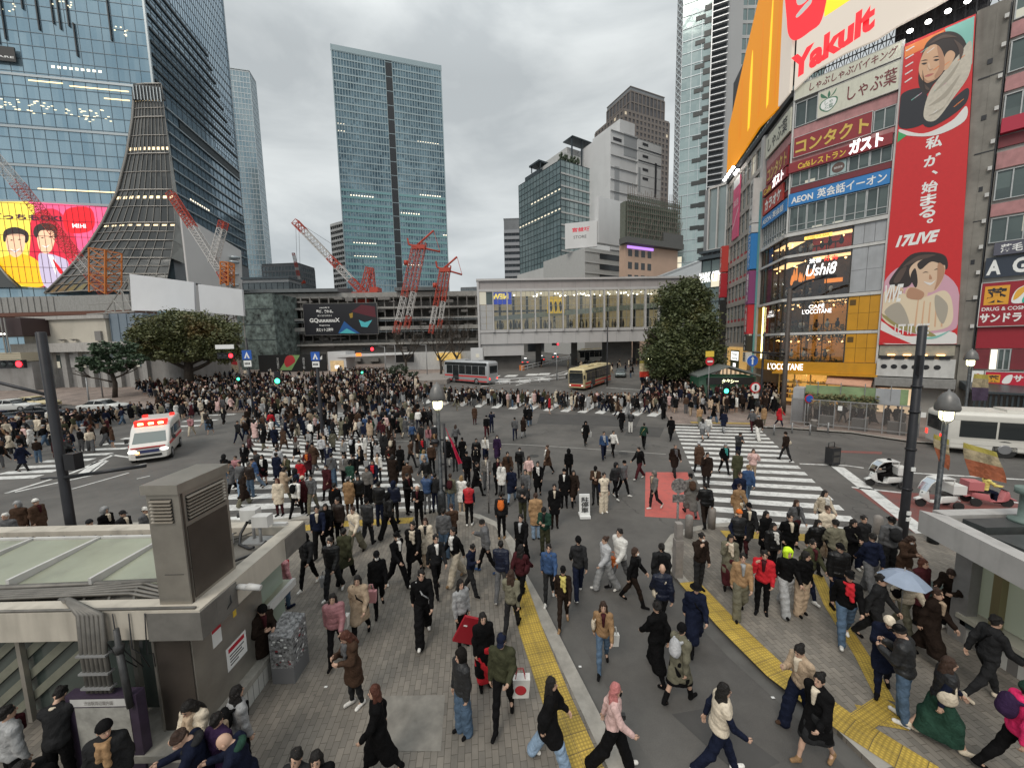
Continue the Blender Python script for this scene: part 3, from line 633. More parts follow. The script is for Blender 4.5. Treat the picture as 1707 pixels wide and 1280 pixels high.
def cloth_mat(name,rough=.85,attr=False,bs=14,st=.5):
 m=bpy.data.materials.new(name);m.use_nodes=True;t=m.node_tree;b=t.nodes['Principled BSDF'];n=t.nodes.new;l=t.links.new
 if attr:o=n('ShaderNodeAttribute');o.attribute_name='cloth';csock=o.outputs['Color']
 else:o=n('ShaderNodeObjectInfo');csock=o.outputs['Color']
 tc=n('ShaderNodeTexCoord');a=n('ShaderNodeTexNoise');a.inputs['Scale'].default_value=9;a.inputs['Detail'].default_value=6;a.inputs['Roughness'].default_value=.65;l(tc.outputs['Object'],a.inputs['Vector'])
 r=n('ShaderNodeMapRange');r.inputs[1].default_value=.3;r.inputs[2].default_value=.7;r.inputs[3].default_value=.72;r.inputs[4].default_value=1.25;l(a.outputs['Fac'],r.inputs[0])
 v=n('ShaderNodeVectorMath');v.operation='SCALE';l(csock,v.inputs[0]);l(r.outputs[0],v.inputs['Scale']);l(v.outputs[0],b.inputs['Base Color'])
 b.inputs['Roughness'].default_value=rough;b.inputs['Specular IOR Level'].default_value=.3 if rough<.6 else.08
 w=n('ShaderNodeTexNoise');w.inputs['Scale'].default_value=bs;w.inputs['Detail'].default_value=4;w.inputs['Distortion'].default_value=1.2;l(tc.outputs['Object'],w.inputs['Vector'])
 bp=n('ShaderNodeBump');bp.inputs['Strength'].default_value=st;bp.inputs['Distance'].default_value=.03;l(w.outputs['Fac'],bp.inputs['Height']);l(bp.outputs[0],b.inputs['Normal'])
 return m
CLOTH=cloth_mat('woven_cloth',.85,False,11,.8);NYLON=cloth_mat('quilted_nylon',.42);HAIRM=cloth_mat('hair',.45,False,38,1.);CROWDM=cloth_mat('crowd_cloth',.8,True)
CACHE={}
VOX=(.0165,.027,.042)
def shared(key,fn):
 if key not in CACHE:CACHE[key]=fn()
 return CACHE[key]
def skel(p):return shared(('J',p),lambda:skeleton(p))
def body_mesh(p,lod):
 def fn():
  J=skel(p);V,Q=grow(P_body(J),VOX[lod],k=.022);mb=MB();mb.mat(SKIN);mb.v=[tuple(v)for v in V];mb.f=[tuple(q)for q in Q];mb.m=[0]*len(Q);mb.sm=[True]*len(Q)
  if lod<2:
   for s,sd in(('r',-1),('l',1)):add_fingers(mb,J,s,sd)
   i=len(mb.v)
   mb.ell((0,-.097,-.008),(.013,.022,.024),8,6)
   for sd in(-1,1):mb.ell((sd*.076,.008,.0),(.012,.02,.03),8,6)
   mb.mat(EYE)
   for sd in(-1,1):mb.ell((sd*.03,-.083,.02),(.014,.008,.0065),8,5);mb.ell((sd*.031,-.086,.043),(.02,.006,.0045),8,4)
   mb.mat(LIP);mb.ell((0,-.088,-.05),(.022,.008,.008),8,5)
   mb.xform(i,head_mat(J))
  return mb.mesh('person')
 return shared(('body',p,lod),fn)
def cloth_mesh_(part,kind,p,lod):
 def fn():
  J=skel(p);g=dict(jacket=g_top,trousers=g_bottom,shoe=g_shoes)[part]
  V,Q=g(kind,J,VOX[lod]*(1.1 if part!='shoe' else.8));return to_mesh(part,V,Q,[NYLON if kind in('puffer','vest')else CLOTH])
 return shared((part,kind,p,lod),fn)
def hair_mesh_(kind,p,lod):
 def fn():
  V,Q=hair_mesh(kind,VOX[lod]*.75);m=head_mat(skel(p));V=np.array([tuple(m@Vector(v))for v in V])
  return to_mesh('hair',V,Q,[HAIRM if kind in('short','long','bob','bun','pony','bald')else CLOTH])
 return shared(('hair',kind,p,lod),fn)
def acc_mesh(kind,p,lod):
 def fn():
  J=skel(p);c=chest_mat(J);h=VOX[lod]
  if kind=='backpack':
   V,Q=grow([('e',(0,.205,.0),(.14,.095,.2)),('e',(0,.27,-.07),(.1,.05,.09)),('c',(.09,.13,.13),(.1,-.09,.12),.03,.022),('c',(-.09,.13,.13),(-.1,-.09,.12),.03,.022),('c',(.1,-.11,.1),(.125,-.09,-.12),.022,.018),('c',(-.1,-.11,.1),(-.125,-.09,-.12),.022,.018)],h,k=.03)
  elif kind=='scarf':
   V,Q=grow([('e',(0,-.01,.15),(.115,.115,.05)),('c',(.04,-.12,.13),(.05,-.155,-.16),.042,.045),('c',(-.03,-.12,.14),(-.04,-.15,-.03),.04,.038)],h*.9,k=.03,wob=folds(.006,50))
  elif kind=='crossbag':
   V,Q=grow([('e',(.19,-.06,-.33),(.055,.12,.09)),('c',(-.12,-.02,.17),(0,-.165,-.05),.016,.016),('c',(0,-.165,-.05),(.18,-.08,-.27),.016,.016),('c',(-.12,-.02,.17),(-.05,.15,.05),.016,.016),('c',(-.05,.15,.05),(.18,.06,-.28),.016,.016)],h*.7,k=.02)
  elif kind=='strap':
   V,Q=grow([('e',(-.24,.05,-.2),(.06,.14,.13)),('c',(-.15,-.04,.14),(-.24,-.05,-.12),.016,.016),('c',(-.15,.06,.14),(-.24,.1,-.12),.016,.016)],h*.7,k=.02)
  elif kind=='mask':
   V,Q=grow([('e',(0,-.075,-.042),(.056,.035,.048))],h*.6);c=head_mat(J)
  elif kind=='shirt':
   V,Q=grow([('c',(0,-.128,.14),(0,-.15,-.06),.05,.028),('e',(0,-.07,.17),(.07,.07,.03))],h*.6,k=.02)
  elif kind=='hooddown':
   V,Q=grow([('e',(0,.1,.15),(.12,.07,.06)),('c',(.09,.06,.15),(.07,-.07,.13),.035,.03),('c',(-.09,.06,.15),(-.07,-.07,.13),.035,.03)],h*.8)
  V=np.array([tuple(c@Vector(v))for v in V]);return to_mesh(kind,V,Q,[CLOTH])
 return shared(('acc',kind,p,lod),fn)
COLS=dict(black=(.0065,.0062,.0066),charcoal=(.021,.021,.022),grey=(.105,.105,.108),palegrey=(.30,.30,.30),navy=(.010,.013,.028),blue=(.04,.075,.16),jeans=(.075,.115,.17),paleblue=(.22,.30,.40),white=(.66,.64,.60),cream=(.58,.50,.39),beige=(.40,.30,.21),tan=(.31,.19,.10),brown=(.062,.036,.024),darkbrown=(.020,.013,.010),rust=(.22,.08,.035),olive=(.052,.053,.030),green=(.02,.05,.035),khaki=(.15,.14,.10),maroon=(.055,.014,.017),red=(.45,.022,.03),pink=(.52,.25,.26),palepink=(.62,.42,.39),dustypink=(.33,.15,.16),hotpink=(.62,.03,.12),orange=(.58,.14,.03),yellow=(.62,.52,.16),neon=(.55,.78,.04),purple=(.035,.018,.05),teal=(.04,.22,.20),blond=(.32,.20,.09),hairblack=(.012,.010,.009),hairbrown=(.045,.024,.016),auburn=(.09,.03,.018),hairpink=(.55,.20,.19),ash=(.14,.13,.12),silver=(.48,.48,.49))
CNAME=dict(palegrey='pale grey',paleblue='pale blue',jeans='blue denim',darkbrown='dark brown',palepink='pale pink',dustypink='dusty pink',hotpink='bright pink',neon='neon yellow-green',hairblack='black',hairbrown='brown',hairpink='pink',ash='grey')
cn=lambda c:CNAME.get(c,c)
TOPN=dict(jacket='jacket',puffer='puffer jacket',hoodie='hooded top',vest='padded vest',coat='coat',long='long coat',cape='cape coat',dress='dress coat')
BOTN=dict(slim='slim trousers',straight='trousers',wide='wide trousers',skirt='skirt',maxi='long skirt')
HAIRN=dict(short='short {} hair',long='long {} hair',bob='bobbed {} hair',bun='{} hair in a bun',pony='{} ponytail',beanie='{} beanie',hood='{} hood up',cap='{} cap',hat='{} brimmed hat',bald='bald head')
DOING=dict(walk='walking',stride='striding',step='stepping',stand='standing',phone='looking at a phone',wphone='walking with a phone',pocket='hands in pockets',wpocket='walking hands in pockets',photo='arms raised taking a photo',fold='arms folded',face='hand at the face',bag='walking',read='bending forward',look='looking aside',point='arm outstretched',ride='riding')
USED={}
def pcol(c):
 b=COLS[c];k=RNG.uniform(.85,1.2);return(*[min(1,v*k)for v in b],1)
def person(x,y,face,pose,top,tc_,bot,bc,hair,hc,accs=(),h=1.68,lod=0,where='',label=None,z=None,shoes=None,extra=''):
 z=gz(x,y)if z is None else z
 o=link('person',body_mesh(pose,lod),None,(x,y,z),RAD(face));s=h/1.70;wd=RNG.uniform(.86,.95);o.scale=(s*wd,s*wd,s)
 def ch(nm,me,c):q=link(nm,me,o);q.color=pcol(c);return q
 ch('jacket' if top in('jacket','puffer','hoodie','vest')else 'coat',cloth_mesh_('jacket',top,pose,lod),tc_)
 ch('skirt' if bot in('skirt','maxi')else 'trousers',cloth_mesh_('trousers',bot,pose,lod),bc)
 sh=shoes or('black','sneaker');[ch('shoe',cloth_mesh_('shoe',s_+sh[1],pose,lod),sh[0])for s_ in('RL' if lod<2 else '')]
 if top=='vest':ch('sweater',cloth_mesh_('jacket','slimtop',pose,lod),'navy')
 if hair!='bald':ch('hair' if hair in('short','long','bob','bun','pony')else hair,hair_mesh_(hair,pose,lod),hc)
 if hair in('beanie','cap','hat')and lod<2:ch('hair',hair_mesh_('short',pose,lod),'hairblack')
 if lod<2 and top in('jacket','coat','long')and RNG.random()<.45 and not any(a[0]=='scarf' for a in accs):accs=list(accs)+[('shirt',RNG.choice(['white','cream','palegrey','charcoal','beige','maroon']))]
 al=[]
 for a in accs:
  k,c=a;ch(dict(crossbag='shoulder_bag',strap='shoulder_bag',hooddown='hood').get(k,k),acc_mesh(k,pose,lod),c);al.append((k,c))
 if label is None:
  an=dict(backpack='{} backpack',scarf='{} scarf',crossbag='{} shoulder bag',strap='{} shoulder bag',mask='{} mask')
  cand=f"{cn(tc_)} {TOPN[top]}, {cn(bc)} {BOTN[bot]}"
  hn=HAIRN[hair].format(cn(hc));ac=[an[k].format(cn(c))for k,c in al if k in an]
  dr='facing the camera' if abs(((face+180)%360)-180)<50 else 'back turned' if abs(((face+180)%360)-180)>130 else 'heading right' if 0<((face+180)%360)-180 else 'heading left'
  bits=[cand]+ac[:1]+[hn]
  tries=[f"person, {', '.join(bits[:-1])}, {DOING[pose]}{where}",f"person, {', '.join(bits)}, {DOING[pose]}{where}",f"person, {', '.join(bits)}, {dr}{where}"]
  label=next((t for t in tries if t not in USED and len(t.split())<=16),None)
  if label is None:
   t=tries[1];w=t.split();label=' '.join(w[:16])
 USED[label]=USED.get(label,0)+1
 T(o,label,'person');return o
 # the shop block on the right and its signs
def clear_glass():
 m=bpy.data.materials.new('shop_glass');m.use_nodes=True;t=m.node_tree;t.nodes.clear();n=t.nodes.new;l=t.links.new
 o=n('ShaderNodeOutputMaterial');a=n('ShaderNodeBsdfTransparent');a.inputs[0].default_value=(.86,.9,.88,1);g=n('ShaderNodeBsdfGlossy');g.inputs['Roughness'].default_value=.03;g.inputs[0].default_value=(.9,.95,1,1)
 f=n('ShaderNodeFresnel');f.inputs[0].default_value=1.5;mr=n('ShaderNodeMapRange');mr.inputs[1].default_value=0;mr.inputs[2].default_value=1;mr.inputs[3].default_value=.05;mr.inputs[4].default_value=.9;l(f.outputs[0],mr.inputs[0])
 mx=n('ShaderNodeMixShader');l(mr.outputs[0],mx.inputs[0]);l(a.outputs[0],mx.inputs[1]);l(g.outputs[0],mx.inputs[2]);l(mx.outputs[0],o.inputs[0]);MATS['shop_glass']=m;return m
SHOPG=clear_glass()
FRAME=mat('window_frame',(.42,.43,.43),.45,.3,noise=.15);WINDK=glass_mat('dark_window',(.05,.065,.068),(.16,.20,.19),.25,.08,lit=.05,litcol=(1,.9,.7),lits=1.2)
CONC=mat('stained_concrete',(.23,.215,.19),.85,noise=.35,nscale=.5,bump=.3,bscale=9,dirt=.85)
GTILE=mat('grey_panel',(.36,.37,.385),.5,noise=.12,nscale=1.2,dirt=.25);YEL=mat('ochre_panel',(.56,.27,.012),.5,noise=.12,nscale=.8,dirt=.2);PINKP=mat('faded_pink_panel',(.42,.20,.20),.6,noise=.2,nscale=2,dirt=.25)
OFFW=mat('offwhite_metal',(.55,.54,.52),.5,noise=.12,nscale=1.5,dirt=.3);DKRED=mat('dark_red_panel',(.17,.022,.03),.5,noise=.15,nscale=2,dirt=.2);BRN=mat('brown_interior',(.10,.055,.03),.7,noise=.5,nscale=2.5)
def emat(n,c,s):return mat(n,c,.5,emit=(*c,s))
WARM=emat('warm_lamp',(1,.55,.2),5.);WARMS=emat('warm_wall_light',(1,.50,.14),1.1);WARMC=emat('warm_fill_panel',(1,.62,.28),1.6);COOL=emat('white_lamp',(1,.96,.88),9.);SIGNW=emat('lit_white_letters',(1,.98,.95),1.3)
F1=Fr((31.5,35),139);F2=F1.turn(-5.05,195)
def rng4(F,tl,bl,tr):u0,z1=F.uv(*tl);_,z0=F.uv(*bl);u1,z2=F.uv(*tr);return u0,u1,z0,z1
def board(name,label,F,u0,u1,z0,z1,m,th=.16,d=.06,cat='sign',group=None,rim=None):
 """a flat signboard proud of the facade, with a thin rim"""
 mb=MB().mat(m);F.box(mb,u0,u1,z0,z1,d,d+th)
 if rim is not None:
  mb.mat(rim)
  for a,b,c,e in((u0-.04,u1+.04,z0-.05,z0-.004),(u0-.04,u1+.04,z1+.004,z1+.05),(u0-.05,u0-.004,z0,z1),(u1+.004,u1+.05,z0,z1)):F.box(mb,a,b,c,e,d+.01,d+th+.02)
 return T(mb.build(name),label,cat,group)
def smooth(pts,k=6):
 o=[];n=len(pts)
 for i in range(n):
  p0,p1,p2,p3=[Vector(pts[(i+j)%n])for j in(-1,0,1,2)]
  for s in range(k):
   t=s/k;o.append(tuple(.5*((2*p1)+(p2-p0)*t+(2*p0-5*p1+4*p2-p3)*t*t+(3*p1-p0-3*p2+p3)*t**3)))
 return o
def shape(mb,F,m,pts,d,px=True,k=6):
 """a printed shape: closed outline in photo pixels laid on the facade"""
 q=[F.uv(*p)for p in pts]if px else pts
 q=smooth(q,k)if k>1 else q
 if CLAMP:q=[(min(max(u,2.32),6.74-.8*(z-6.25)/24.5),min(max(z,6.27),30.73))for u,z in q]
 mb.mat(m);F.poly(mb,q,d-.004,d);return mb
CLAMP=False
def window(parent,F,u0,u1,z0,z1,d=.0,gl=WINDK,fm=None,split=2,low=0.,dep=.14):
 fm=fm or FRAME
 g=MB();F.quad(g,u0,u1,z0,z1,d-.03,[(u0*1.3,z0*.9),(u1*1.3,z0*.9),(u1*1.3,z1*.9),(u0*1.3,z1*.9)]);w=g.build('window',gl,parent)
 m=MB()
 for a,b,c,e in((u0-.05,u1+.05,z0-.06,z0),(u0-.05,u1+.05,z1,z1+.06)):F.box(m,a,b,c,e,d-.06,d+.07)
 for i in range(split+1):u=u0+(u1-u0)*i/split;F.box(m,u-.035,u+.035,z0,z1,d-.05,d+.05)
 if low:F.box(m,u0,u1,z0+low-.03,z0+low+.03,d-.05,d+.04)
 m.build('frame',fm,w);return w
SB=wempty('shop_building',F1.pt(-1,0),0,'eight-storey shop block with ochre lower floors, a chamfered corner and signs on every storey','building')
def flat(F,u,d):p=F.pt(u,0,d);return(p.x,p.y)
IC=1.66
mb=MB();mb.prism([flat(F1,2.24,-.1),flat(F1,-5.0,-.1),flat(F2,-24,-.1),flat(F2,-24,-9),flat(F1,2.24,-8)],17.5,30.6)
mb.prism([flat(F1,2.24,-.1),flat(F1,-.02,-.1),flat(F1,-.02,-3.2),flat(F1,-5.05+IC+.15,-3.2),flat(F2,-6.6,-3.2),flat(F2,-6.6,-.12),flat(F2,-24,-.12),flat(F2,-24,-9),flat(F1,2.24,-8)],0,17.4)
mb.build('wall',mat('shop_wall',(.33,.32,.30),.7,noise=.15,nscale=.6,dirt=.3),SB)
mb=MB()
for z0,z1,pr in((17.12,17.45,.22),(15.05,15.3,.12),(10.72,11.0,.14),(7.3,7.55,.1)):
 F1.box(mb,-5.05,2.22,z0,z1,-.12,pr);F2.box(mb,-6.4,0,z0,z1,-.12,pr-.003)
F1.box(mb,2.16,2.3,0,31.2,-.1,.2);F1.box(mb,-5.12,-4.98,17.5,31.0,-.1,.12)
mb.build('floor_band',OFFW,SB)
mb=MB();F1.box(mb,-5.0,2.15,26.45,27.35,-.1,.03);F1.box(mb,-5.0,2.15,24.15,24.6,-.1,.02)
F2.box(mb,-6.3,-.05,26.3,27.2,-.1,.03);mb.build('spandrel',PINKP,SB)
mb=MB();F1.box(mb,-5.0,2.15,21.32,21.85,-.1,.035);F2.box(mb,-6.3,-.05,21.3,21.8,-.1,.03);mb.build('spandrel',DKRED,SB)
for a,b in((-4.9,-3.25),):window(SB,F1,a,b,27.5,29.6)
window(SB,F1,.78,2.1,24.75,26.35)
for i in range(5):a=-4.9+i*1.41;window(SB,F1,a,a+1.33,21.95,23.15,split=2);window(SB,F1,a,a+1.33,17.62,19.9,split=2,low=.55)
for i in range(5):a=-6.1+i*1.22;window(SB,F2,a,a+1.1,17.62,19.7,low=.5);window(SB,F2,a,a+1.1,21.95,23.0)
def panels(name,F,u0,u1,z0,z1,nu,nz,m,parent,d=.04):
 mb=MB()
 for i in range(nu):
  for j in range(nz):F.box(mb,u0+(u1-u0)*i/nu+.012,u0+(u1-u0)*(i+1)/nu-.012,z0+(z1-z0)*j/nz+.012,z0+(z1-z0)*(j+1)/nz-.012,-.08,d)
 return mb.build(name,m,parent)
panels('wall_panel',F1,.02,2.14,11.05,15.02,2,2,GTILE,SB);panels('wall_panel',F1,.02,2.14,15.34,17.1,3,1,GTILE,SB)
panels('wall_panel',F1,.02,2.2,7.6,10.7,3,2,YEL,SB);panels('wall_panel',F1,.02,2.2,4.62,7.28,3,2,YEL,SB);panels('wall_panel',F2,-6.5,-5.0,4.6,10.7,1,4,YEL,SB)
mb=MB();F1.box(mb,-5.25,2.24,3.55,4.58,-.2,.35);F2.box(mb,-6.0,.1,3.55,4.58,-.2,.347);F1.box(mb,-5.5,2.4,3.36,3.54,-.3,.75);mb.build('fascia',YEL,SB)
mb=MB()
for a,z in((.12,9.9),(.14,6.5)):F1.box(mb,a,a+.42,z,z+.5,.03,.06)
mb.build('vent_grille',mat('bronze_grille',(.12,.07,.02),.5,.3),SB)
DIM=mat('dim_room',(.09,.06,.045),.8,noise=.6,nscale=1.2);ORW=mat('orange_room_glow',(.38,.17,.05),.8,noise=.5,nscale=.9,emit=(1,.42,.08,.16));REDW=mat('red_room_glow',(.30,.035,.03),.8,noise=.5,nscale=1,emit=(.8,.06,.04,.10))  # orange and red back walls glow of themselves to brighten the rooms
LEAF=mat('planter_leaves',(.16,.145,.06),.7,noise=.5,nscale=6)
def room(F,u0,u1,z0,z1,back,dep,lamps,seed,green=0,name='room'):
 """a lit room seen through its glazing: floor, ceiling, back wall, tables, diners, lamps, planting"""
 r=random.Random(seed);e=.006 if F is F2 else 0;b0,b1=(u0,u1-IC*dep/3)if F is F2 else(u0+IC*dep/3,u1)
 m=MB().mat(back);F.box(m,b0,b1,z0,z1,-dep-.1,-dep);m.mat(BRN)
 for za,zb in((z0-.04+e,z0+.03+e),(z1-.05-e,z1+.02-e)):
  q=[F.pt(u0,0,-.14),F.pt(u1,0,-.14),F.pt(b1,0,-dep),F.pt(b0,0,-dep)];m.hexa([(p.x,p.y,za)for p in q]+[(p.x,p.y,zb)for p in q])
 q=u0 if F is F2 else u1;F.box(m,q-.03,q+.03,z0+.03,z1-.05,-dep,-.14)
 m.mat(WARMC);F.box(m,b0+.3,b1-.2,z1-.09,z1-.06,-dep+.4,-1.0)  # glowing ceiling panel added to light the room and its planting
 for i in range(int((u1-u0)/.85)):
  u=u0+.4+i*.85+r.uniform(-.1,.1);d=-r.uniform(.5,dep-.5);m.mat(BRN);F.box(m,u-.3,u+.3,z0+.68,z0+.73,d-.3,d+.3);F.box(m,u-.04,u+.04,z0,z0+.68,d-.04,d+.04)
  for s in(-1,1):
   if r.random()<.7:
    m.mat(r.choice([mat('diner_pale',(.6,.57,.52),.8),mat('diner_dark',(.03,.03,.035),.8),mat('diner_brown',(.12,.07,.045),.8)]));p=F.pt(u+s*.42,0,d);i0=len(m.v);m.ell((p.x,p.y,z0+.72),(.19,.17,.33),8,6);m.mat(MATS['diner_dark']);m.ell((p.x,p.y,z0+1.15),(.1,.1,.13),8,6)
 for i in range(lamps):
  u=u0+(u1-u0)*(i+.5)/lamps;p=F.pt(u,0,-r.uniform(.4,dep*.7));m.mat(WARM);m.ell((p.x,p.y,z1-r.uniform(.3,.7)),(.09,.09,.09),8,6)
 if green:
  m.mat(LEAF)
  for i in range(int(green*(u1-u0))):
   top=r.random()<.6;u=r.uniform(u0+.1,u1-.1);z=z1-abs(r.gauss(0,.45))if top else z0+abs(r.gauss(0,.22))
   p=F.pt(u,z,-r.uniform(.18,.5));s=r.uniform(.07,.15);n_=Vector((r.gauss(0,1),r.gauss(0,1),r.gauss(0,1))).normalized();a=n_.orthogonal().normalized()*s;b_=n_.cross(a)
   m.poly([p-a,p-b_*.6,p+a,p+b_*.6])
 m.build(name,None,SB)
 g=MB();F.quad(g,u0,u1,z0,z1,-.05);gl=g.build('shop_window',SHOPG,SB)
 fm=MB();k=max(2,round((u1-u0)/1.7))
 for i in range(k+1):u=u0+(u1-u0)*i/k;F.box(fm,u-.03,u+.03,z0,z1,-.08,.03)
 fm.build('frame',mat('dark_frame',(.06,.055,.05),.5,.4),gl)
room(F1,-5.0,-.05,15.32,17.08,REDW,2.8,3,1);room(F1,-5.0,-.05,11.02,15.0,DIM,3,5,2);room(F1,-5.0,-.05,7.58,10.68,ORW,3,6,3,150);room(F1,-5.0,-.05,4.62,7.26,ORW,3,6,4,150)
room(F2,-6.2,-.1,11.02,15.0,DIM,2.8,3,5);room(F2,-6.2,-.1,15.32,17.08,DIM,2.8,3,9);room(F2,-4.9,-.1,7.58,10.68,DIM,2.8,4,6,90);room(F2,-4.9,-.1,4.62,7.26,ORW,2.8,4,7,60)
mb=MB().mat(mat('flame_print',(.8,.25,.04),.6,emit=(1,.3,.05,.7)))
for i in range(9):u=-4.6+i*.22+RNG.uniform(-.05,.05);z=12.3+RNG.uniform(0,.5);F1.poly(mb,smooth([(u,z),(u+.14,z+.25),(u+.05,z+.9+RNG.random()*.6),(u-.08,z+.35)],4),-.5,-.48)
F1.box(mb,-2.3,-.9,12.5,12.9,-2.9,-2.85);mb.build('flame_picture',None,SB)
mb=MB().mat(mat('shop_back',(.62,.36,.10),.7,noise=.5,nscale=1.4,emit=(1,.52,.12,.45)));F1.box(mb,-5.0,.2,.1,3.3,-2.6,-2.5);F2.box(mb,-5.0,-.1,.1,3.3,-2.6,-2.5)
mb.mat(BRN);F1.box(mb,-5.0,2.2,.1,.14,-2.5,.3)
for j in range(4):
 for i in range(22):
  u=-4.8+i*.23;mb.mat(RNG.choice([mat('goods_yellow',(.7,.45,.08),.6),mat('goods_white',(.7,.66,.58),.6),mat('goods_brown',(.25,.1,.04),.6)]));F1.box(mb,u,u+.16,.6+j*.55,.6+j*.55+RNG.uniform(.15,.38),-2.4,-2.2)
 mb.mat(BRN);F1.box(mb,-4.9,.1,.55+j*.55,.59+j*.55,-2.45,-2.1)
mb.mat(COOL)
for i in range(9):u=-4.7+i*.55;F1.box(mb,u,u+.25,3.22,3.27,-1.6,-1.4)
mb.build('shop_interior',None,SB)
mb=MB();
for i in range(5):u=-5.0+i*1.3;F1.box(mb,u-.05,u+.05,.1,3.35,-.1,.05)
F1.box(mb,-5.0,.2,2.5,2.58,-.1,.04);mb.build('shopfront_frame',mat('brass_frame',(.5,.32,.1),.4,.5),SB)
mb=MB();F1.poly(mb,[(.2,2.3),(3.2,2.3),(3.2,2.45),(.2,2.45)],-.1,0);i0=len(mb.v)
mb.hexa([F1.pt(-1.0,2.62,1.5),F1.pt(2.1,2.5,1.5),F1.pt(2.1,3.1,.05),F1.pt(-1.0,3.3,.05),F1.pt(-1.0,2.72,1.5),F1.pt(2.1,2.6,1.5),F1.pt(2.1,3.2,.05),F1.pt(-1.0,3.36,.05)])
T(mb.build('awning',mat('salmon_canvas',(.55,.30,.20),.8,noise=.15)),'salmon canvas awning over the shop front beside the ochre fascia','awning')
STEEL=mat('dark_steel',(.035,.036,.04),.5,.5)
mb=MB()
zz=[F1.uv(*p)for p in((1323,153),(1358,123),(1411,93),(1464,70),(1500,47))]
for u in frange(-4.9,6.5,.55):
 F1.box(mb,u-.03,u+.03,31.2,35.5,-.9,-.84);mb.tube(F1.pt(u,31.2,-.8),F1.pt(u+.55,33.3,-.8),.03,n=4);mb.tube(F1.pt(u+.55,31.4,-.85),F1.pt(u,33.2,-.85),.025,n=4)
for z in(31.3,32.3,33.3,34.2):F1.box(mb,-5,6.6,z-.04,z+.04,-.95,-.88)
for u in frange(-20,-.3,.8):F2.box(mb,u-.03,u+.03,30.4,33,-.7,-.64);mb.tube(F2.pt(u,30.5,-.6),F2.pt(u+.8,32.4,-.6),.03,n=4)
F1.box(mb,1.6,6.6,31.2,35.4,-3.2,-1.2);F2.box(mb,-21,0,30.42,31.0,-.5,.35);mb.build('roof_truss',STEEL,SB)
for i,(px,py)in enumerate(((1518,62),(1548,47),(1580,30),(1612,14))):
 u,z=F1.uv(px,py);h=wempty('floodlight',F1.pt(u,z,.9),0,f"bright floodlight over the tall banner, {['leftmost', 'second from the left', 'third from the left', 'rightmost'][i]} of the four",'lamp','floodlights over the banner')
 m=MB();p=F1.pt(u,z,.9);m.tube(F1.pt(u,z+.5,-1.0),p+Vector((0,0,.15)),.03,n=6);m.build('arm',STEEL,h);m=MB();m.ell(p,(.2,.16,.14),12,8);m.build('lamp_head',emat('floodlight_glow',(1,.97,.92),14),h)
for i,(px,py)in enumerate(((1212,318),(1216,312),(1220,306),(1224,299),(1229,292),(1245,298),(1250,290))):
 u,z=F2.uv(px,py);u=-19.5+i*1.0;z=30.6+(.0 if i<5 else-1.2);p=F2.pt(u,z,1.0)
 h=wempty('floodlight',p,0,f"small floodlight on the roof edge above the street, number {['one', 'two', 'three', 'four', 'five', 'six', 'seven'][i]} from the far end",'lamp','floodlights along the roof edge')
 m=MB();m.tube(F2.pt(u,z-.2,0),p,.03,n=6);m.build('arm',STEEL,h);m=MB();m.ell(p,(.22,.22,.17),10,6);m.build('lamp_head',MATS['floodlight_glow'],h)
 # signs on the front
MAROON=mat('maroon_letters',(.16,.025,.03),.5);GOLD=mat('gold_letters',(.62,.43,.10),.4,.3);CREAMP=mat('cream_board',(.60,.59,.49),.5,noise=.06,dirt=.12);SREDB=mat('sign_red',(.26,.022,.03),.5,noise=.1,dirt=.15);SBLUE=mat('sign_blue',(.03,.20,.50),.5,noise=.06);WHITEL=mat('white_letters',(.78,.78,.76),.5);YELL=mat('yellow_letters',(.75,.52,.06),.5)
o=board('restaurant_sign','long cream sign with brush-style maroon lettering at the top of the block',F1,-5.0,2.12,29.95,31.15,CREAMP,rim=OFFW);letters(o,F1,'しゃぶしゃぶバイキング',MAROON,-3.9,1.9,30.2,30.95,.235,bold=.012,shear=.15)
o=board('restaurant_sign','cream sign with a round white vegetable emblem under the brush-lettered sign',F1,-3.15,2.12,27.5,29.72,CREAMP,rim=OFFW);letters(o,F1,'しゃぶ葉',MAROON,-1.1,2.0,28.0,29.3,.235,bold=.01)
mb=MB();GRN=mat('emblem_green',(.04,.16,.09),.5)
F1.poly(mb.mat(GRN),smooth([(-3.0,28.2),(-2.4,27.75),(-1.85,28.2),(-1.8,28.75),(-2.4,28.95),(-2.95,28.75)]),.222,.23);F1.poly(mb.mat(WHITEL),smooth([(-2.92,28.25),(-2.4,27.83),(-1.92,28.22),(-1.88,28.7),(-2.4,28.88),(-2.87,28.7)]),.23,.236)
for a in(-.45,0,.4):F1.poly(mb.mat(GRN),smooth([(-2.4+a*.2,28.95),(-2.5+a,29.2),(-2.4+a*1.3,29.55),(-2.3+a*.8,29.2)]),.222,.232)
mb.build('emblem',None,o);letters(o,F1,'しゃ\nぶ葉',GRN,-2.75,-2.05,27.98,28.78,.24)
o=board('contact_sign','dark red sign with four big gold characters',F1,-4.85,.66,24.62,26.4,SREDB,rim=OFFW);letters(o,F1,'コンタクト',GOLD,-4.7,.5,24.85,26.15,.245,bold=.03,ext=.03)
u0,u1,z0,z1=rng4(F1,(1316,280),(1317,294),(1488,224))
o=board('cafe_sign','red strip sign with yellow and raised white lettering on the front',F1,-5.15,2.05,23.2,24.12,SREDB,th=.3);letters(o,F1,'Caféレストラン',YELL,-4.4,-.9,23.32,23.92,.375,bold=.02);letters(o,F1,'ガスト',SIGNW,-.7,1.5,23.25,24.45,.40,bold=.05)
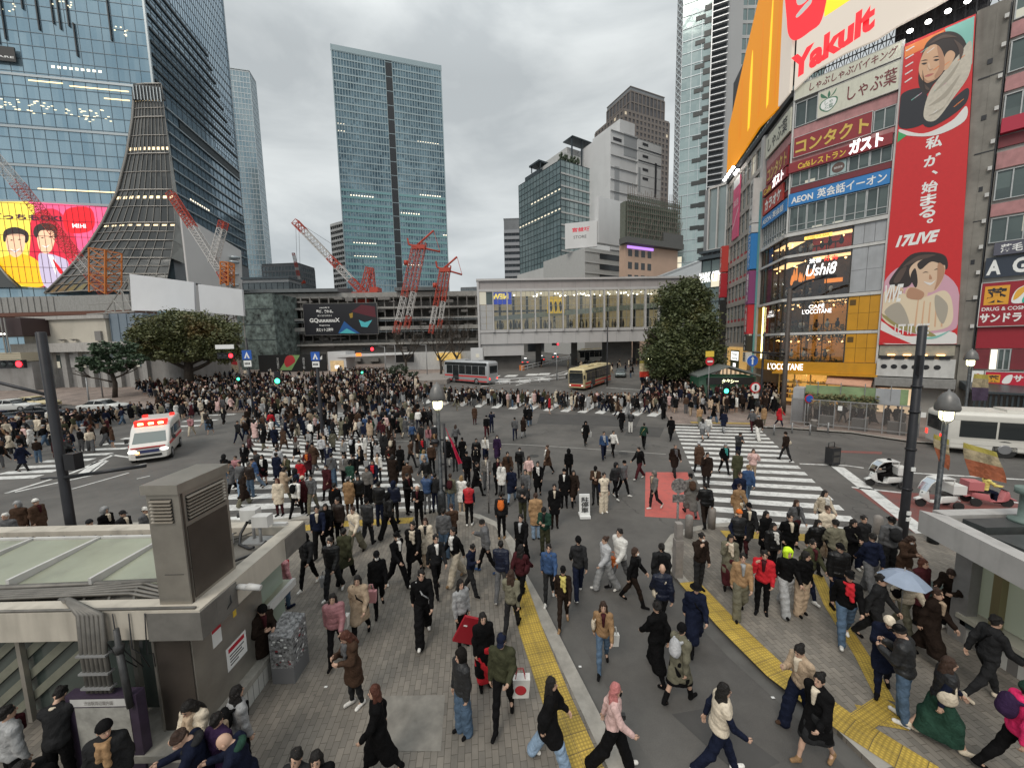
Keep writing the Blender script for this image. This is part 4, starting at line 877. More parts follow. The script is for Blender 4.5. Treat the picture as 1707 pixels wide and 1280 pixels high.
o=board('school_sign','blue strip sign with white lettering across the front',F1,-5.05,2.1,20.02,21.22,SBLUE);letters(o,F1,'AEON',WHITEL,-4.8,-3.1,20.25,20.85,.235,bold=.03);letters(o,F1,'英会話イーオン',WHITEL,-2.8,1.9,20.2,21.05,.235,bold=.02)
o=board('school_sign','blue strip sign around the corner on the street face',F2,-6.3,-.05,19.75,20.95,SBLUE);letters(o,F2,'AEON 英会話',WHITEL,-6.1,-.6,20.0,20.7,.235,bold=.02)
o=board('cafe_sign','red strip sign with raised white lettering on the street face',F2,-6.0,-.1,23.1,24.0,SREDB,th=.3);letters(o,F2,'Café',YELL,-5.7,-3.7,23.2,23.8,.375,bold=.02);letters(o,F2,'ガスト',SIGNW,-3.3,-.6,23.1,24.2,.40,bold=.05)
o=board('contact_sign','dark red sign with gold characters on the street face',F2,-5.6,-.3,24.3,26.1,SREDB);letters(o,F2,'コンタクト',GOLD,-5.3,-.5,24.5,25.9,.235,bold=.03)
o=board('discount_sign','red sign with white lettering under the strip sign on the street face',F2,-6.2,-1.0,21.15,22.9,mat('bright_sign_red',(.42,.04,.03),.5,noise=.1));letters(o,F2,'カラオケ',WHITEL,-5.6,-1.4,21.4,22.6,.235,bold=.04)
o=board('restaurant_sign','pale sign with dark brush lettering on the street face',F2,-6.2,-.2,27.4,29.6,CREAMP);letters(o,F2,'しゃぶ葉',mat('black_letters',(.02,.02,.02),.5),-5.6,-.8,27.8,29.3,.235,bold=.01)
o=board('notice_disc','round brown notice in a window under the red strip sign',F1,-1.95,-.85,22.0,23.1,mat('pale_blue_panel',(.35,.45,.45),.5),th=.02,d=.08);mb=MB();c_=(-1.4,22.55);F1.poly(mb,[(c_[0]+.45*math.cos(t),c_[1]+.45*math.sin(t))for t in[k*math.pi/12 for k in range(24)]],.102,.112);mb.build('disc',mat('disc_brown',(.12,.07,.06),.5),o);letters(o,F1,'個別指導',WHITEL,-1.7,-1.1,22.45,22.65,.12)
USH=wempty('grill_sign',F1.pt(-2.5,13.6),0,'white script sign with red and white characters above it, hung over flames','sign');letters(USH,F1,'Ushi8',SIGNW,-3.3,-1.0,13.0,14.1,.1,bold=.012,shear=.25,ext=.04);letters(USH,F1,'渋谷',SIGNW,-3.1,-2.15,14.2,14.65,.1,bold=.02);letters(USH,F1,'焼肉',emat('lit_red_letters',(1,.05,.04),1.2),-1.95,-1.0,14.25,14.72,.1,bold=.02)
CAF=wempty('cafe_lettering',F1.pt(-2.5,10),0,'two lines of white serif lettering above the upper cafe windows','sign');letters(CAF,F1,'CAFÉ',SIGNW,-2.9,-1.7,9.85,10.3,.06,bold=.01);letters(CAF,F1,"L'OCCITANE",SIGNW,-3.4,-1.15,9.35,9.78,.06,bold=.01)
CAF2=wempty('cafe_lettering',F2.pt(-3,10),0,'small white lettering above the cafe windows on the street face','sign');letters(CAF2,F2,'CAFÉ',SIGNW,-3.3,-2.5,9.75,10.1,.06,bold=.01);letters(CAF2,F2,"L'OCCITANE",SIGNW,-3.7,-2.0,9.35,9.65,.06,bold=.01)
OCC=wempty('fascia_lettering',F1.pt(-4,4),0,'big white capital letters along the ochre fascia over the shop','sign');letters(OCC,F1,"L'OCCITANE",SIGNW,-6.0,-3.0,3.75,4.42,.40,bold=.012,ext=.03)
mb=MB();F2.box(mb,-4.95,-4.8,4.7,10.6,.0,.12);T(mb.build('neon_strip',emat('yellow_neon',(1,.85,.35),3.)),'glowing yellow strip up the edge of the cafe corner','lamp')
o=board('restaurant_strip','glowing amber strip of lettering above the red dining room',F1,-3.6,-1.5,16.55,16.85,emat('amber_strip',(1,.55,.1),1.2),th=.04,d=.02);letters(o,F1,'SHIBUYA BAR',BRN,-3.4,-1.7,16.6,16.8,.065)
# street face beyond the corner: pale grid of windows and hanging signs
GRID=mat('street_grid',(.34,.31,.28),.6,noise=.15,nscale=.8,dirt=.3);mb=MB()
cols=[-8.0-i*1.55 for i in range(11)];flo=[6.2,9.1,12.0,14.9,17.8,20.9,24.0,27.1,30.0]
for z in flo:F2.box(mb,-23.6,-7.4,z-.32,z+.32,-.1,.12)
for u in cols:F2.box(mb,u-.09,u+.09,6.2,30,-.1,.116)
mb.build('facade_grid',GRID,SB)
RB=mat('red_box',(.34,.04,.05),.6)
for zi in range(8):
 for ui in range(10):
  a,b=cols[ui+1]+.09,cols[ui]-.09;z0=flo[zi]+.32;z1=flo[zi+1]-.32;g=MB();F2.quad(g,a,b,z0,z1,-.04,[(ui+.1,zi+.1),(ui+.9,zi+.1),(ui+.9,zi+.9),(ui+.1,zi+.9)]);w=g.build('window',WINDK,SB)
  m=MB().mat(FRAME);F2.box(m,(a+b)/2-.03,(a+b)/2+.03,z0,z1,-.06,.02);F2.box(m,a,b,z0+1.5,z0+1.55,-.06,.018)
  if zi in(1,2,3,4):m.mat(RB);F2.box(m,a+.2,b-.2,z0+.02,z0+.38,-.03,.06)
  m.build('frame',None,w)
mb=MB();F2.box(mb,-7.4,-6.55,0,30.2,-.1,.3);mb.build('stair_shaft',mat('pale_shaft',(.45,.44,.43),.6,noise=.1,dirt=.2),SB)
def stack(F,u,w,d,items):
 for name,label,z0,z1,m,txt,tm in items:
  mb=MB().mat(m);F.box(mb,u-w/2,u+w/2,z0,z1,d,d+.9);o=T(mb.build(name),label,'sign','signs hung up the side of the block')
  if txt:
   me=text_mesh(list(txt)if len(txt)<12 else txt,tm,w*.62,(z1-z0)*.86,bold=.015,vertical=True);me.transform(F.M(u,(z0+z1)/2,d+.912));link('lettering',me,o)
BLK=MATS['black_letters']
stack(F2,-6.95,.95,.3,[('clinic_sign','white hanging sign with a red cross and dark vertical characters',20.6,25.6,OFFW,'献血ルーム',BLK),('clinic_sign','small white hanging sign with a blue ring',19.5,20.5,OFFW,'○',SBLUE),('clinic_sign','blue hanging sign with pale vertical characters',15.3,19.4,SBLUE,'コンタクト',WHITEL),('beauty_sign','purple hanging sign with pale vertical characters',11.2,15.1,mat('sign_purple',(.22,.05,.16),.5),'美容外科',WHITEL),('exchange_sign','red hanging sign with white vertical characters',7.6,11.1,mat('hang_red',(.45,.02,.035),.5),'外貨両替',WHITEL),('floor_guide','black hanging sign with three rows of small pictures',5.5,7.4,BLK,'BAR',WHITEL),('floor_guide','pale grey hanging sign at the bottom of the column',4.2,5.4,OFFW,'2F',BLK)])
mb=MB();F2.box(mb,-6.5,-6.38,2,24,.3,.5);T(mb.build('neon_strip',mat('teal_strip',(.10,.28,.30),.5)),'long teal strip beside the column of hanging signs','trim')
mb=MB();F2.box(mb,-17.4,-14.8,21.2,29.4,.13,.3);o=T(mb.build('pink_banner',mat('banner_pink',(.62,.10,.20),.6,noise=.1)),'large pink banner high on the street face','banner')
mb=MB();F2.poly(mb.mat(WHITEL),[(-17.3,22.6),(-14.9,25.0),(-14.9,25.2),(-17.3,22.8)],.302,.306);F2.poly(mb,[(-17.4,28.2),(-14.8,28.2),(-14.8,29.4),(-17.4,29.4)],.302,.305);mb.build('stripe',None,o)
letters(o,F2,'GRAND OPEN',WHITEL,-17.0,-15.1,25.6,26.5,.308,shear=.2)
stack(F2,-19.6,.9,.15,[('street_sign','red vertical sign at the far end of the street face',17.2,21.0,mat('hang_red2',(.5,.05,.04),.5),'居酒屋',WHITEL),('street_sign','deeper red vertical sign below it at the far end',13.4,17.0,mat('hang_red3',(.42,.02,.03),.5),'カラオケ',WHITEL),('street_sign','black and white vertical sign at the far end',4.2,13.0,BLK,'渋谷駅前会館',WHITEL)])
o=board('cafe_board','glowing amber shop board with a white plate on dark green',F2,-16.6,-9.2,2.9,5.9,mat('amber_board',(.55,.33,.10),.6,noise=.4,nscale=1.5,emit=(1,.6,.2,.35)),th=.3,d=.14);mb=MB().mat(mat('board_green',(.05,.07,.02),.6));F2.box(mb,-14.9,-11.2,3.0,5.5,.45,.48);mb.mat(SIGNW);F2.box(mb,-14.6,-11.5,4.1,5.3,.482,.49);F2.box(mb,-13.6,-12.5,3.2,3.7,.482,.49);mb.build('plate',None,o);letters(o,F2,'Soup\nStock',GRN,-14.3,-11.8,4.2,5.2,.495,bold=.03)
mb=MB().mat(mat('shop_glow',(.8,.6,.4),.7,noise=.6,nscale=1.0,emit=(1,.72,.45,.55)));F2.box(mb,-22,-7.5,.1,2.8,-.08,.0);mb.mat(OFFW);F2.box(mb,-22,-7.5,2.82,3.0,-.05,.9)
for i in range(8):F2.box(mb,-21.8+i*2,-21.55+i*2,.1,2.8,-.02,.2)
mb.build('shopfront',None,SB)
# the tall banner
RBAN=mat('banner_red',(.58,.018,.022),.55,noise=.05);BAN=T(MB().mat(RBAN).hexa([F1.pt(2.3,6.25,.3),F1.pt(6.75,6.25,.3),F1.pt(6.75,6.25,.05),F1.pt(2.3,6.25,.05),F1.pt(2.3,30.75,.3),F1.pt(5.95,30.75,.3),F1.pt(5.95,30.75,.05),F1.pt(2.3,30.75,.05)]).build('tall_banner'),'very tall red banner with two portraits and white vertical characters','banner')
FLESH=mat('print_skin',(.62,.38,.24),.6);FLESH2=mat('print_skin_pale',(.66,.47,.33),.6);HAIRP=mat('print_hair',(.03,.022,.022),.6);KNIT=mat('print_knit',(.55,.50,.42),.7,noise=.15,nscale=5);TEALP=mat('print_teal',(.22,.50,.44),.6);ORP=mat('print_orange',(.75,.22,.06),.6);INK=mat('print_ink',(.02,.022,.03),.6);PINKPR=mat('print_pink',(.60,.34,.42),.6);OLV=mat('print_olive',(.30,.26,.10),.6);WPR=mat('print_white',(.72,.70,.68),.6);CRM=mat('print_cream',(.70,.58,.42),.6)
mb=MB();d=.306;CLAMP=True
shape(mb,F1,TEALP,[(1575,52),(1624,31),(1620,110),(1590,120)],d,k=1);shape(mb,F1,ORP,[(1509,82),(1577,52),(1560,75),(1508,100)],d+.001,k=1)
shape(mb,F1,INK,[(1500,165),(1530,150),(1545,160),(1545,205),(1500,215)],d+.003);shape(mb,F1,HAIRP,[(1533,115),(1545,75),(1575,57),(1600,62),(1612,85),(1600,110),(1588,130),(1560,140),(1545,160),(1532,145)],d+.004)
shape(mb,F1,FLESH,[(1532,115),(1542,88),(1560,78),(1573,95),(1574,118),(1562,134),(1545,141),(1535,132)],d+.008);shape(mb,F1,KNIT,[(1617,72),(1598,95),(1570,128),(1548,160),(1540,198),(1560,203),(1590,165),(1614,130),(1620,95)],d+.012);shape(mb,F1,FLESH,[(1576,95),(1585,88),(1592,96),(1580,118),(1570,118)],d+.016)
shape(mb,F1,WPR,[(1500,218),(1540,225),(1585,205),(1610,180),(1607,205),(1560,228),(1510,228)],d+.01);shape(mb,F1,mat('print_green',(.05,.35,.12),.6),[(1498,222),(1512,228),(1496,240)],d+.011,k=1);shape(mb,F1,INK,[(1575,180),(1612,150),(1610,175),(1580,200),(1550,215),(1540,205)],d+.007)
for a in range(7):y=150-a*13;shape(mb,F1,WPR,[(1508+a*.5,y-10),(1520+a,y-18),(1521+a,y-16.5),(1509+a*.5,y-8.5)],d+.009,k=1)
for a in range(14):x_,y_=RNG.uniform(1512,1600),RNG.uniform(90,215);shape(mb,F1,RNG.choice([WPR,PINKPR,TEALP,ORP]),[(x_,y_),(x_+12,y_-9),(x_+12.5,y_-8.2),(x_+.6,y_+.9)],d+.017,k=1)
for cx,cy in((1541,110),(1561,104)):shape(mb,F1,HAIRP,[(cx-5,cy),(cx,cy-2),(cx+5,cy-1.5),(cx,cy+1.5)],d+.012);shape(mb,F1,HAIRP,[(cx-6,cy-4.5),(cx+1,cy-7),(cx+6,cy-6),(cx,cy-5)],d+.012)
shape(mb,F1,mat('print_lip',(.45,.14,.12),.6),[(1541,131),(1548,127),(1557,126),(1549,131)],d+.012);shape(mb,F1,FLESH2,[(1549,108),(1551,119),(1546,121),(1547,112)],d+.011)
SHD=mat('print_shade',(.44,.24,.15),.6);HL=mat('print_hair_light',(.09,.06,.05),.6);KSH=mat('print_knit_shade',(.38,.34,.28),.7)
for mm,pts in((SHD,[(1562,80),(1572,92),(1574,118),(1562,134),(1558,130),(1566,112)]),(SHD,[(1536,128),(1547,138),(1560,134),(1545,142)]),(SHD,[(1545,112),(1550,119),(1556,117),(1550,121)]),(HL,[(1548,78),(1572,62),(1595,66),(1572,68)]),(HL,[(1590,70),(1606,84),(1600,104),(1598,86)]),(HL,[(1538,120),(1540,140),(1550,152),(1542,150)]),(KSH,[(1556,158),(1580,130),(1600,105),(1584,134)]),(KSH,[(1548,180),(1572,160),(1600,128),(1578,164)]),(KSH,[(1548,196),(1574,180),(1592,152),(1570,186)])):shape(mb,F1,mm,pts,d+.018)
mb.build('portrait',None,BAN);mb=MB()
shape(mb,F1,PINKPR,[(1475,470),(1520,440),(1590,470),(1600,540),(1540,560),(1470,530)],d);shape(mb,F1,HAIRP,[(1483,470),(1500,445),(1520,425),(1550,421),(1576,428),(1578,450),(1555,440),(1530,455),(1515,478),(1490,479)],d+.003)
shape(mb,F1,FLESH2,[(1516,452),(1530,436),(1555,432),(1574,440),(1573,462),(1560,484),(1542,488),(1525,478)],d+.006);shape(mb,F1,FLESH2,[(1514,480),(1545,484),(1540,500),(1510,500)],d+.005);shape(mb,F1,CRM,[(1468,495),(1490,482),(1512,492),(1540,496),(1575,485),(1588,510),(1580,545),(1520,552),(1475,535)],d+.008)
shape(mb,F1,FLESH2,[(1477,490),(1486,478),(1504,480),(1506,488),(1495,494),(1482,502)],d+.012);shape(mb,F1,OLV,[(1466,522),(1500,548),(1560,562),(1540,548),(1490,532)],d+.011);shape(mb,F1,WPR,[(1466,535),(1510,560),(1585,553),(1588,575),(1464,571)],d+.002);shape(mb,F1,RBAN,[(1464,550),(1490,560),(1520,573),(1464,572)],d+.014,k=1)
shape(mb,F1,TEALP,[(1530,564),(1560,560),(1585,550),(1560,564)],d+.015);shape(mb,F1,HAIRP,[(1530,440),(1548,430),(1574,435),(1574,443),(1553,437),(1535,450)],d+.012)
for cx,cy in((1543,455),(1562,450)):shape(mb,F1,HAIRP,[(cx-5,cy+1),(cx,cy-1.5),(cx+5,cy),(cx,cy)],d+.016);
shape(mb,F1,WPR,[(1540,470),(1552,472),(1560,467),(1551,476)],d+.016);shape(mb,F1,HAIRP,[(1518,462),(1526,448),(1530,470),(1526,480)],d+.011)
for mm,pts in((SHD,[(1564,440),(1574,446),(1572,464),(1558,484),(1562,466)]),(SHD,[(1518,480),(1540,488),(1534,500),(1512,496)]),(SHD,[(1550,458),(1554,465),(1549,466)]),(HL,[(1505,446),(1530,428),(1560,426),(1530,436)]),(HL,[(1490,470),(1500,452),(1512,446),(1500,470)]),(KSH,[(1475,520),(1500,505),(1516,540),(1496,540)]),(KSH,[(1560,492),(1580,510),(1572,540),(1560,520)]),(SHD,[(1478,492),(1500,484),(1505,489),(1486,499)])):shape(mb,F1,mm,pts,d+.017)
for a in range(5):shape(mb,F1,FLESH,[(1530+a*10,500+a*2),(1532+a*10,500+a*2),(1527+a*11,545),(1524+a*11,545)],d+.012,k=1)
mb.build('portrait',None,BAN);CLAMP=False
letters(BAN,F1,'VIVE',WHITEL,2.4,3.5,9.9,11.4,d+.02,bold=.03,shear=.3);letters(BAN,F1,'17LIVE',WHITEL,2.8,5.25,14.5,15.45,d+.003,bold=.05,shear=.3);letters(BAN,F1,'LET IT CISE',WPR,3.2,5.2,7.1,8.0,d+.02,bold=.03)
for ch,z in zip('私が、始まる。',(22.35,21.0,20.0,18.95,17.95,17.0,16.25)):
 w_=.9 if ch not in '、。' else.35;letters(BAN,F1,ch,WHITEL,4.45-w_/2+(.2 if ch in '、。' else 0),4.45+w_/2+(.2 if ch in '、。' else 0),z-w_/2,z+w_/2,d+.003,bold=.03)
mb=MB().mat(mat('brushed_panel',(.45,.42,.34),.35,.6,noise=.2,nscale=2));F1.box(mb,2.35,6.7,5.3,6.15,-.1,.1);mb.mat(OFFW);F1.box(mb,2.3,6.8,3.5,5.0,-.1,.5);mb.mat(mat('canopy_grey',(.25,.245,.235),.6,noise=.2,dirt=.2));F1.box(mb,2.3,6.9,2.7,3.4,-.1,1.2);mb.mat(STEEL)
for i in range(5):F1.box(mb,2.5+i*.85,3.1+i*.85,5.02,5.3,.1,.6)
for i in range(6):
 c=(2.75+i*.62,4.35);F1.poly(mb,[(c[0]+.2*math.cos(t),c[1]+.2*math.sin(t))for t in[k*math.pi/8 for k in range(16)]],.5,.52)
mb.mat(WARM)
for i in range(4):F1.box(mb,2.9+i*.95,3.35+i*.95,5.32,5.38,.12,.3)
mb.mat(MATS['shop_glow']);F1.box(mb,2.5,4.6,.2,2.4,-.1,0);mb.mat(MATS['shop_wall']);F1.box(mb,4.6,6.9,.1,2.7,-.1,.02);mb.build('annexe_front',None,SB)
mb=MB();F1.box(mb,2.3,7.0,0,30.9,-8,-.1);mb.build('wall',CONC,SB)
CS=wempty('concrete_tower',F1.pt(7,0),0,'narrow stained concrete stair tower right of the tall banner','building');mb=MB();F1.box(mb,6.95,7.6,0,31,-7,.12);mb.hexa([F1.pt(6.72,6.2,.1),F1.pt(6.95,6.2,.1),F1.pt(6.95,6.2,-2),F1.pt(6.72,6.2,-2),F1.pt(6.0,31,.1),F1.pt(6.95,31,.1),F1.pt(6.95,31,-2),F1.pt(6.0,31,-2)]);mb.build('wall',CONC,CS)
mb=MB()
for z in(7.5,9.7,11.6,13.5,15.4,17.3,19.2,21.1,23.4,25.6,27.7,29.6):mb=MB();F1.box(mb,7.32,7.52,z,z+.28,.12,.34);mb.build('vent_hood',OFFW,CS)
mb=MB()
for z in(12.4,17.8,23.0,26.9):F1.box(mb,6.75+(.0 if z>20 else.25),7.0+(.0 if z>20 else.2),z,z+.35,.1,.14)
F1.box(mb,7.56,7.62,0,30.6,.12,.2);F1.box(mb,6.98,7.58,9.6,9.66,.1,.14);F1.box(mb,6.9,7.58,15.6,15.66,.1,.14);F1.box(mb,6.6,7.58,20.6,20.68,.1,.14);F1.box(mb,6.4,7.58,26.0,26.08,.1,.14);mb.build('joint',STEEL,CS)
# drugstore building at the right edge
DB=wempty('drugstore_building',F1.pt(10,0),0,'building with pink spandrels and a drugstore below at the right edge','building');mb=MB();F1.box(mb,7.68,16,0,34,-8,-.1);mb.build('wall',MATS['shop_wall'],DB)
for zb,zt,m in((24.6,25.6,PINKP),(20.7,21.5,DKRED),(19.2,20.4,PINKP),(15.8,16.7,PINKP),(28.2,29.2,PINKP)):mb=MB();F1.box(mb,7.7,16,zb,zt,-.1,.05);mb.build('spandrel',m,DB)
for z0,z1 in((29.4,31.6),(25.9,27.9),(22.0,24.3),(17.0,19.0),(13.9,15.6)):
 for i in range(4):a=7.8+i*1.6;window(DB,F1,a,a+1.5,z0,z1,split=2)
mb=MB();F1.box(mb,7.72,11,21.6,22.6,.0,.5);T(mb.build('awning',mat('awning_red',(.42,.02,.05),.6)),'small red awning high on the pink building at the right edge','awning')
o=board('clinic_sign','grey sign with two white characters above big letters',F1,8.05,12,12.85,13.75,mat('sign_slate',(.09,.09,.12),.5),th=.3);letters(o,F1,'薄毛',WHITEL,8.35,9.35,13.0,13.6,.375,bold=.02)
o=board('clinic_sign','dark sign with big pale capital letters above the drugstore sign',F1,7.75,12,11.25,12.75,mat('sign_dark',(.03,.04,.06),.4),th=.1);letters(o,F1,'A',WHITEL,7.82,8.5,11.45,12.55,.175,bold=.04);letters(o,F1,'G',WHITEL,9.0,9.7,11.45,12.55,.175,bold=.04);letters(o,F1,'A',WHITEL,10.2,10.9,11.45,12.55,.175,bold=.04)
SDR=mat('drug_red',(.30,.012,.025),.5,noise=.06)
o=board('drugstore_sign','large dark red drugstore sign with an orange square and a swirl emblem',F1,7.7,12.2,7.6,10.85,SDR,th=.25,rim=OFFW)
mb=MB().mat(mat('square_orange',(.70,.33,.03),.5));F1.box(mb,7.85,9.0,9.2,10.6,.315,.33);mb.mat(WHITEL);F1.poly(mb,smooth([(9.15,9.3),(9.3,10.2),(9.9,10.6),(10.3,10.6),(9.9,10.0),(9.8,9.3)]),.312,.32);mb.mat(mat('swirl_orange',(.75,.40,.05),.5));F1.poly(mb,smooth([(9.2,9.5),(9.35,10.2),(9.9,10.55),(9.7,10.1),(9.4,9.6)]),.32,.328);mb.mat(mat('swirl_green',(.05,.45,.32),.5));F1.poly(mb,smooth([(9.6,9.3),(9.75,9.8),(10.4,10.1),(10.35,9.5),(9.9,9.25)]),.32,.328);mb.build('emblem',None,o)
letters(o,F1,'薬',INK,7.95,8.9,9.35,10.45,.335,bold=.03);letters(o,F1,'DRUG & COSMETICS',WHITEL,7.8,10.6,8.75,9.02,.315,bold=.015);letters(o,F1,'サンドラッグ',WHITEL,7.75,10.7,7.85,8.6,.315,bold=.04)
mb=MB().mat(SDR);F1.box(mb,7.72,16,5.9,7.5,-.1,.06);mb.mat(DKRED)
for i in range(5):F1.box(mb,7.75+i*1.7,8.45+i*1.7,4.3,5.85,-.08,.05)
mb.mat(emat('bright_window',(1,.92,.75),.9))
for i in range(5):F1.box(mb,8.5+i*1.7,8.8+i*1.7,4.3,5.8,-.08,.02)
mb.build('spandrel',None,DB)
for i in range(4):window(DB,F1,8.85+i*1.7,9.4+i*1.7,4.3,5.8)
o=board('drugstore_sign','long red drugstore fascia with white lettering over the lit shop',F1,8.35,13,2.95,4.1,mat('fascia_red',(.50,.015,.04),.5),th=.3,rim=OFFW);mb=MB().mat(MATS['square_orange']);F1.box(mb,8.45,9.05,3.3,3.9,.365,.38);mb.mat(WHITEL);F1.poly(mb,smooth([(9.15,3.3),(9.3,3.8),(9.6,3.9),(9.5,3.3)]),.362,.37);mb.build('emblem',None,o);letters(o,F1,'薬',INK,8.5,9.0,3.35,3.85,.385,bold=.03);letters(o,F1,'サンドラッグ',WHITEL,9.65,12.4,3.4,3.95,.365,bold=.04)
o=board('drugstore_plate','square white plate with a red emblem beside the drugstore fascia',F1,7.68,8.25,2.95,4.15,WHITEL,th=.3);mb=MB();F1.poly(mb,smooth([(7.8,3.8),(7.97,3.95),(8.14,3.8),(8.1,3.6),(7.85,3.6)]),.362,.368);mb.build('emblem',mat('plate_red',(.6,.02,.03),.5),o)
mb=MB().mat(mat('drug_shelves',(.7,.55,.42),.6,noise=.7,nscale=4,emit=(1,.62,.35,.6)));F1.box(mb,7.7,15,.1,2.5,-.6,-.5);mb.mat(mat('valance',(.30,.03,.04),.6));F1.box(mb,7.7,15,2.5,2.9,-.1,.9)
mb.mat(COOL);F1.box(mb,7.9,14,2.42,2.47,-.3,-.2);mb.build('shopfront',None,DB)
# the big curved screen on the roof
SCRW=mat('screen_cream',(.35,.32,.28),.6,emit=(.88,.76,.64,.46));SCRR=mat('screen_red',(.6,.02,.03),.6,emit=(.80,.012,.02,.85));SCRO=mat('screen_orange',(.45,.16,.01),.6,emit=(.95,.34,.0,.5));SCRY=mat('screen_yellow',(.8,.5,.02),.6,emit=(.95,.52,.02,.85));SCRD=mat('screen_orange_dark',(.6,.2,.01),.6,emit=(.55,.17,.0,.75))
scr=wempty('roof_screen',F1.pt(0,31),0,'huge curved lit screen with red lettering on cream and an orange side panel','screen')
bot=[F1.uv(*p)for p in((1323,153),(1358,123),(1411,93),(1464,70),(1500,47),(1560,16),(1640,-30))]
bot=[(-5.05,bot[0][1]-.1)]+[q for q in bot if q[0]>-5.0]
mb=MB();F1.poly(mb.mat(SCRW),bot+[(bot[-1][0],48),(-5.05,48)],.25,.5);mb.build('display',None,scr)
c2=[F2.uv(*p)for p in((1289,205),(1262,248),(1240,272),(1226,286))]
mb=MB();F2.poly(mb.mat(SCRW),[(-.02,bot[0][1]),(-.02,48),(F2.uv(1298,4)[0]*.55,48),(c2[0][0]*.5,c2[0][1]+.3)],.248,.5);mb.build('display',None,scr)
mb=MB();a_=c2[0][0]*.5;F2.poly(mb.mat(SCRO),[(a_-.15,c2[0][1]+.2),(a_-.15,48),(-9,48),(-14,44),(-20.5,38),(-20.5,31.5),(-14,31.6),(-8,31.8)],.248,.5)
for k,(u,w)in enumerate(((-3.6,.25),(-5.6,.3),(-8.2,.35),(-11.5,.4),(-15,.45))):F2.poly(mb.mat(SCRD if k%2==0 else SCRY),smooth([(u-w,33.0+k*.3),(u,32.6+k*.3),(u+w,33.2+k*.3),(u+w*1.3,40),(u+.2,45.5-k),(u-w*.8,40)],5),.502,.51)
mb.build('display',None,scr);mb=MB()
shape(mb,F1,SCRR,[(1315,-30),(1314,40),(1318,66),(1330,72),(1352,58),(1372,38),(1376,-20)],.51,k=4);shape(mb,F1,WPR,[(1332,-15),(1330,10),(1337,14),(1350,2),(1352,-25)],.516,k=3);shape(mb,F1,WPR,[(1330,30),(1333,34),(1354,12),(1352,5)],.516,k=3);shape(mb,F1,SCRY,[(1376,-30),(1376,34),(1440,-8),(1430,-40)],.508,k=1);shape(mb,F1,mat('screen_green',(.1,.4,.1),.6,emit=(.05,.35,.08,.6)),[(1337,0),(1341,6),(1338,-10)],.52,k=1)
mb.build('picture',None,scr)
ul,zl=F1.uv(1322,127);ur,zr=F1.uv(1466,24)
me=text_mesh('Yakult',SCRR,abs(ur-ul)*.98,2.15,bold=.05,shear=.3);me.transform(Matrix.Rotation(math.atan2(zr-zl,ur-ul)*.8,4,'Z'));me.transform(F1.M((ul+ur)/2,(zl+zr)/2+.15,.512));link('lettering',me,scr)
mb=MB();F1.box(mb,-5.0,8,33.5,47,-.6,.2);F2.box(mb,-20,-.2,32.5,44,-.6,.2);mb.build('backing',STEEL,scr)
# the city around the junction
def at3(px,py,Y):r=ray(px,py);return r[0]/r[1]*Y,Y,HC+r[2]/r[1]*Y
def box_frames(F,u0,u1,dep):
 return dict(f=(F,u0,u1),r=(F.turn(u1,F.az-90),0,dep),l=(F.turn(u0,F.az+90),-dep,0))
def curtain(parent,F,u0,u1,z0,z1,gm,du,dz,fm,wu=.12,wz=.25,d=.0,pr=.12,ustep=None,mname='mullions'):
 g=MB();F.quad(g,u0,u1,z0,z1,d,[(u0/du,z0/dz),(u1/du,z0/dz),(u1/du,z1/dz),(u0/du,z1/dz)]);w=g.build('glazing',gm,parent)
 m=MB();bar_grid(F,m,frange(u0,u1,ustep or du),frange(z0,z1,dz),u0,u1,z0,z1,wu,wz,d-.05,d+pr);m.build(mname,fm,w);return w
def core(parent,F,u0,u1,dep,z0,z1,m,name='wall',ins=.06):
 mb=MB();F.box(mb,u0+ins,u1-ins,z0,z1,-dep+ins,-ins);return mb.build(name,m,parent)
def tower(label,F,u0,u1,dep,z0,z1,gm,du,dz,fm,sides='fr',wu=.12,wz=.25,pr=.15,cap=1.5,name='office_tower',capm=None):
 b=wempty(name,F.pt((u0+u1)/2,z0),0,label,'building');core(b,F,u0,u1,dep,z0,z1+cap,capm or ROOFM)
 for k,(f,a,c)in box_frames(F,u0,u1,dep).items():
  if k in sides:curtain(b,f,a,c,z0,z1,gm,du,dz,fm,wu,wz,.02,pr)
 mb=MB();F.box(mb,u0-.2,u1+.2,z1+cap-.5,z1+cap,-dep-.2,.25);mb.build('parapet',fm,b);return b
ROOFM=mat('roof_grey',(.20,.21,.22),.7,noise=.15,nscale=.2);ALU=mat('aluminium',(.40,.44,.46),.4,.5);DARKM=mat('dark_mullion',(.06,.075,.085),.4,.4);PALE=mat('pale_cladding',(.48,.48,.47),.6,noise=.08,nscale=.15,dirt=.15)
# the huge blue glass tower on the left
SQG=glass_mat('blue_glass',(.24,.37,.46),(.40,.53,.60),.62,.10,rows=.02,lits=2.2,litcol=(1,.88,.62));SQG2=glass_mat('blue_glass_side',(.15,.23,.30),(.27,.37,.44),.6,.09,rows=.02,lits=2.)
FS=Fr.at(262,200,150,78.5);FS2=FS.turn(0,-11.5)
TS=wempty('glass_tower',FS.pt(-20,0),0,'huge blue glass tower with a dark curved flaring base and a screen on its wall','building')
core(TS,FS,-85,-.02,62,0,215,ROOFM)
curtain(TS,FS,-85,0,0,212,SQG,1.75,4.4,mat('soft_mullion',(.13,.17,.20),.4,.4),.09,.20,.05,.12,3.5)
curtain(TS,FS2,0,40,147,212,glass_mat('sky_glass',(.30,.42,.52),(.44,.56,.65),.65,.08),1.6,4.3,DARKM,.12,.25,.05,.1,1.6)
curtain(TS,FS2,40,61,104,212,MATS['sky_glass'],1.6,4.3,DARKM,.12,.25,.05,.1,1.6)
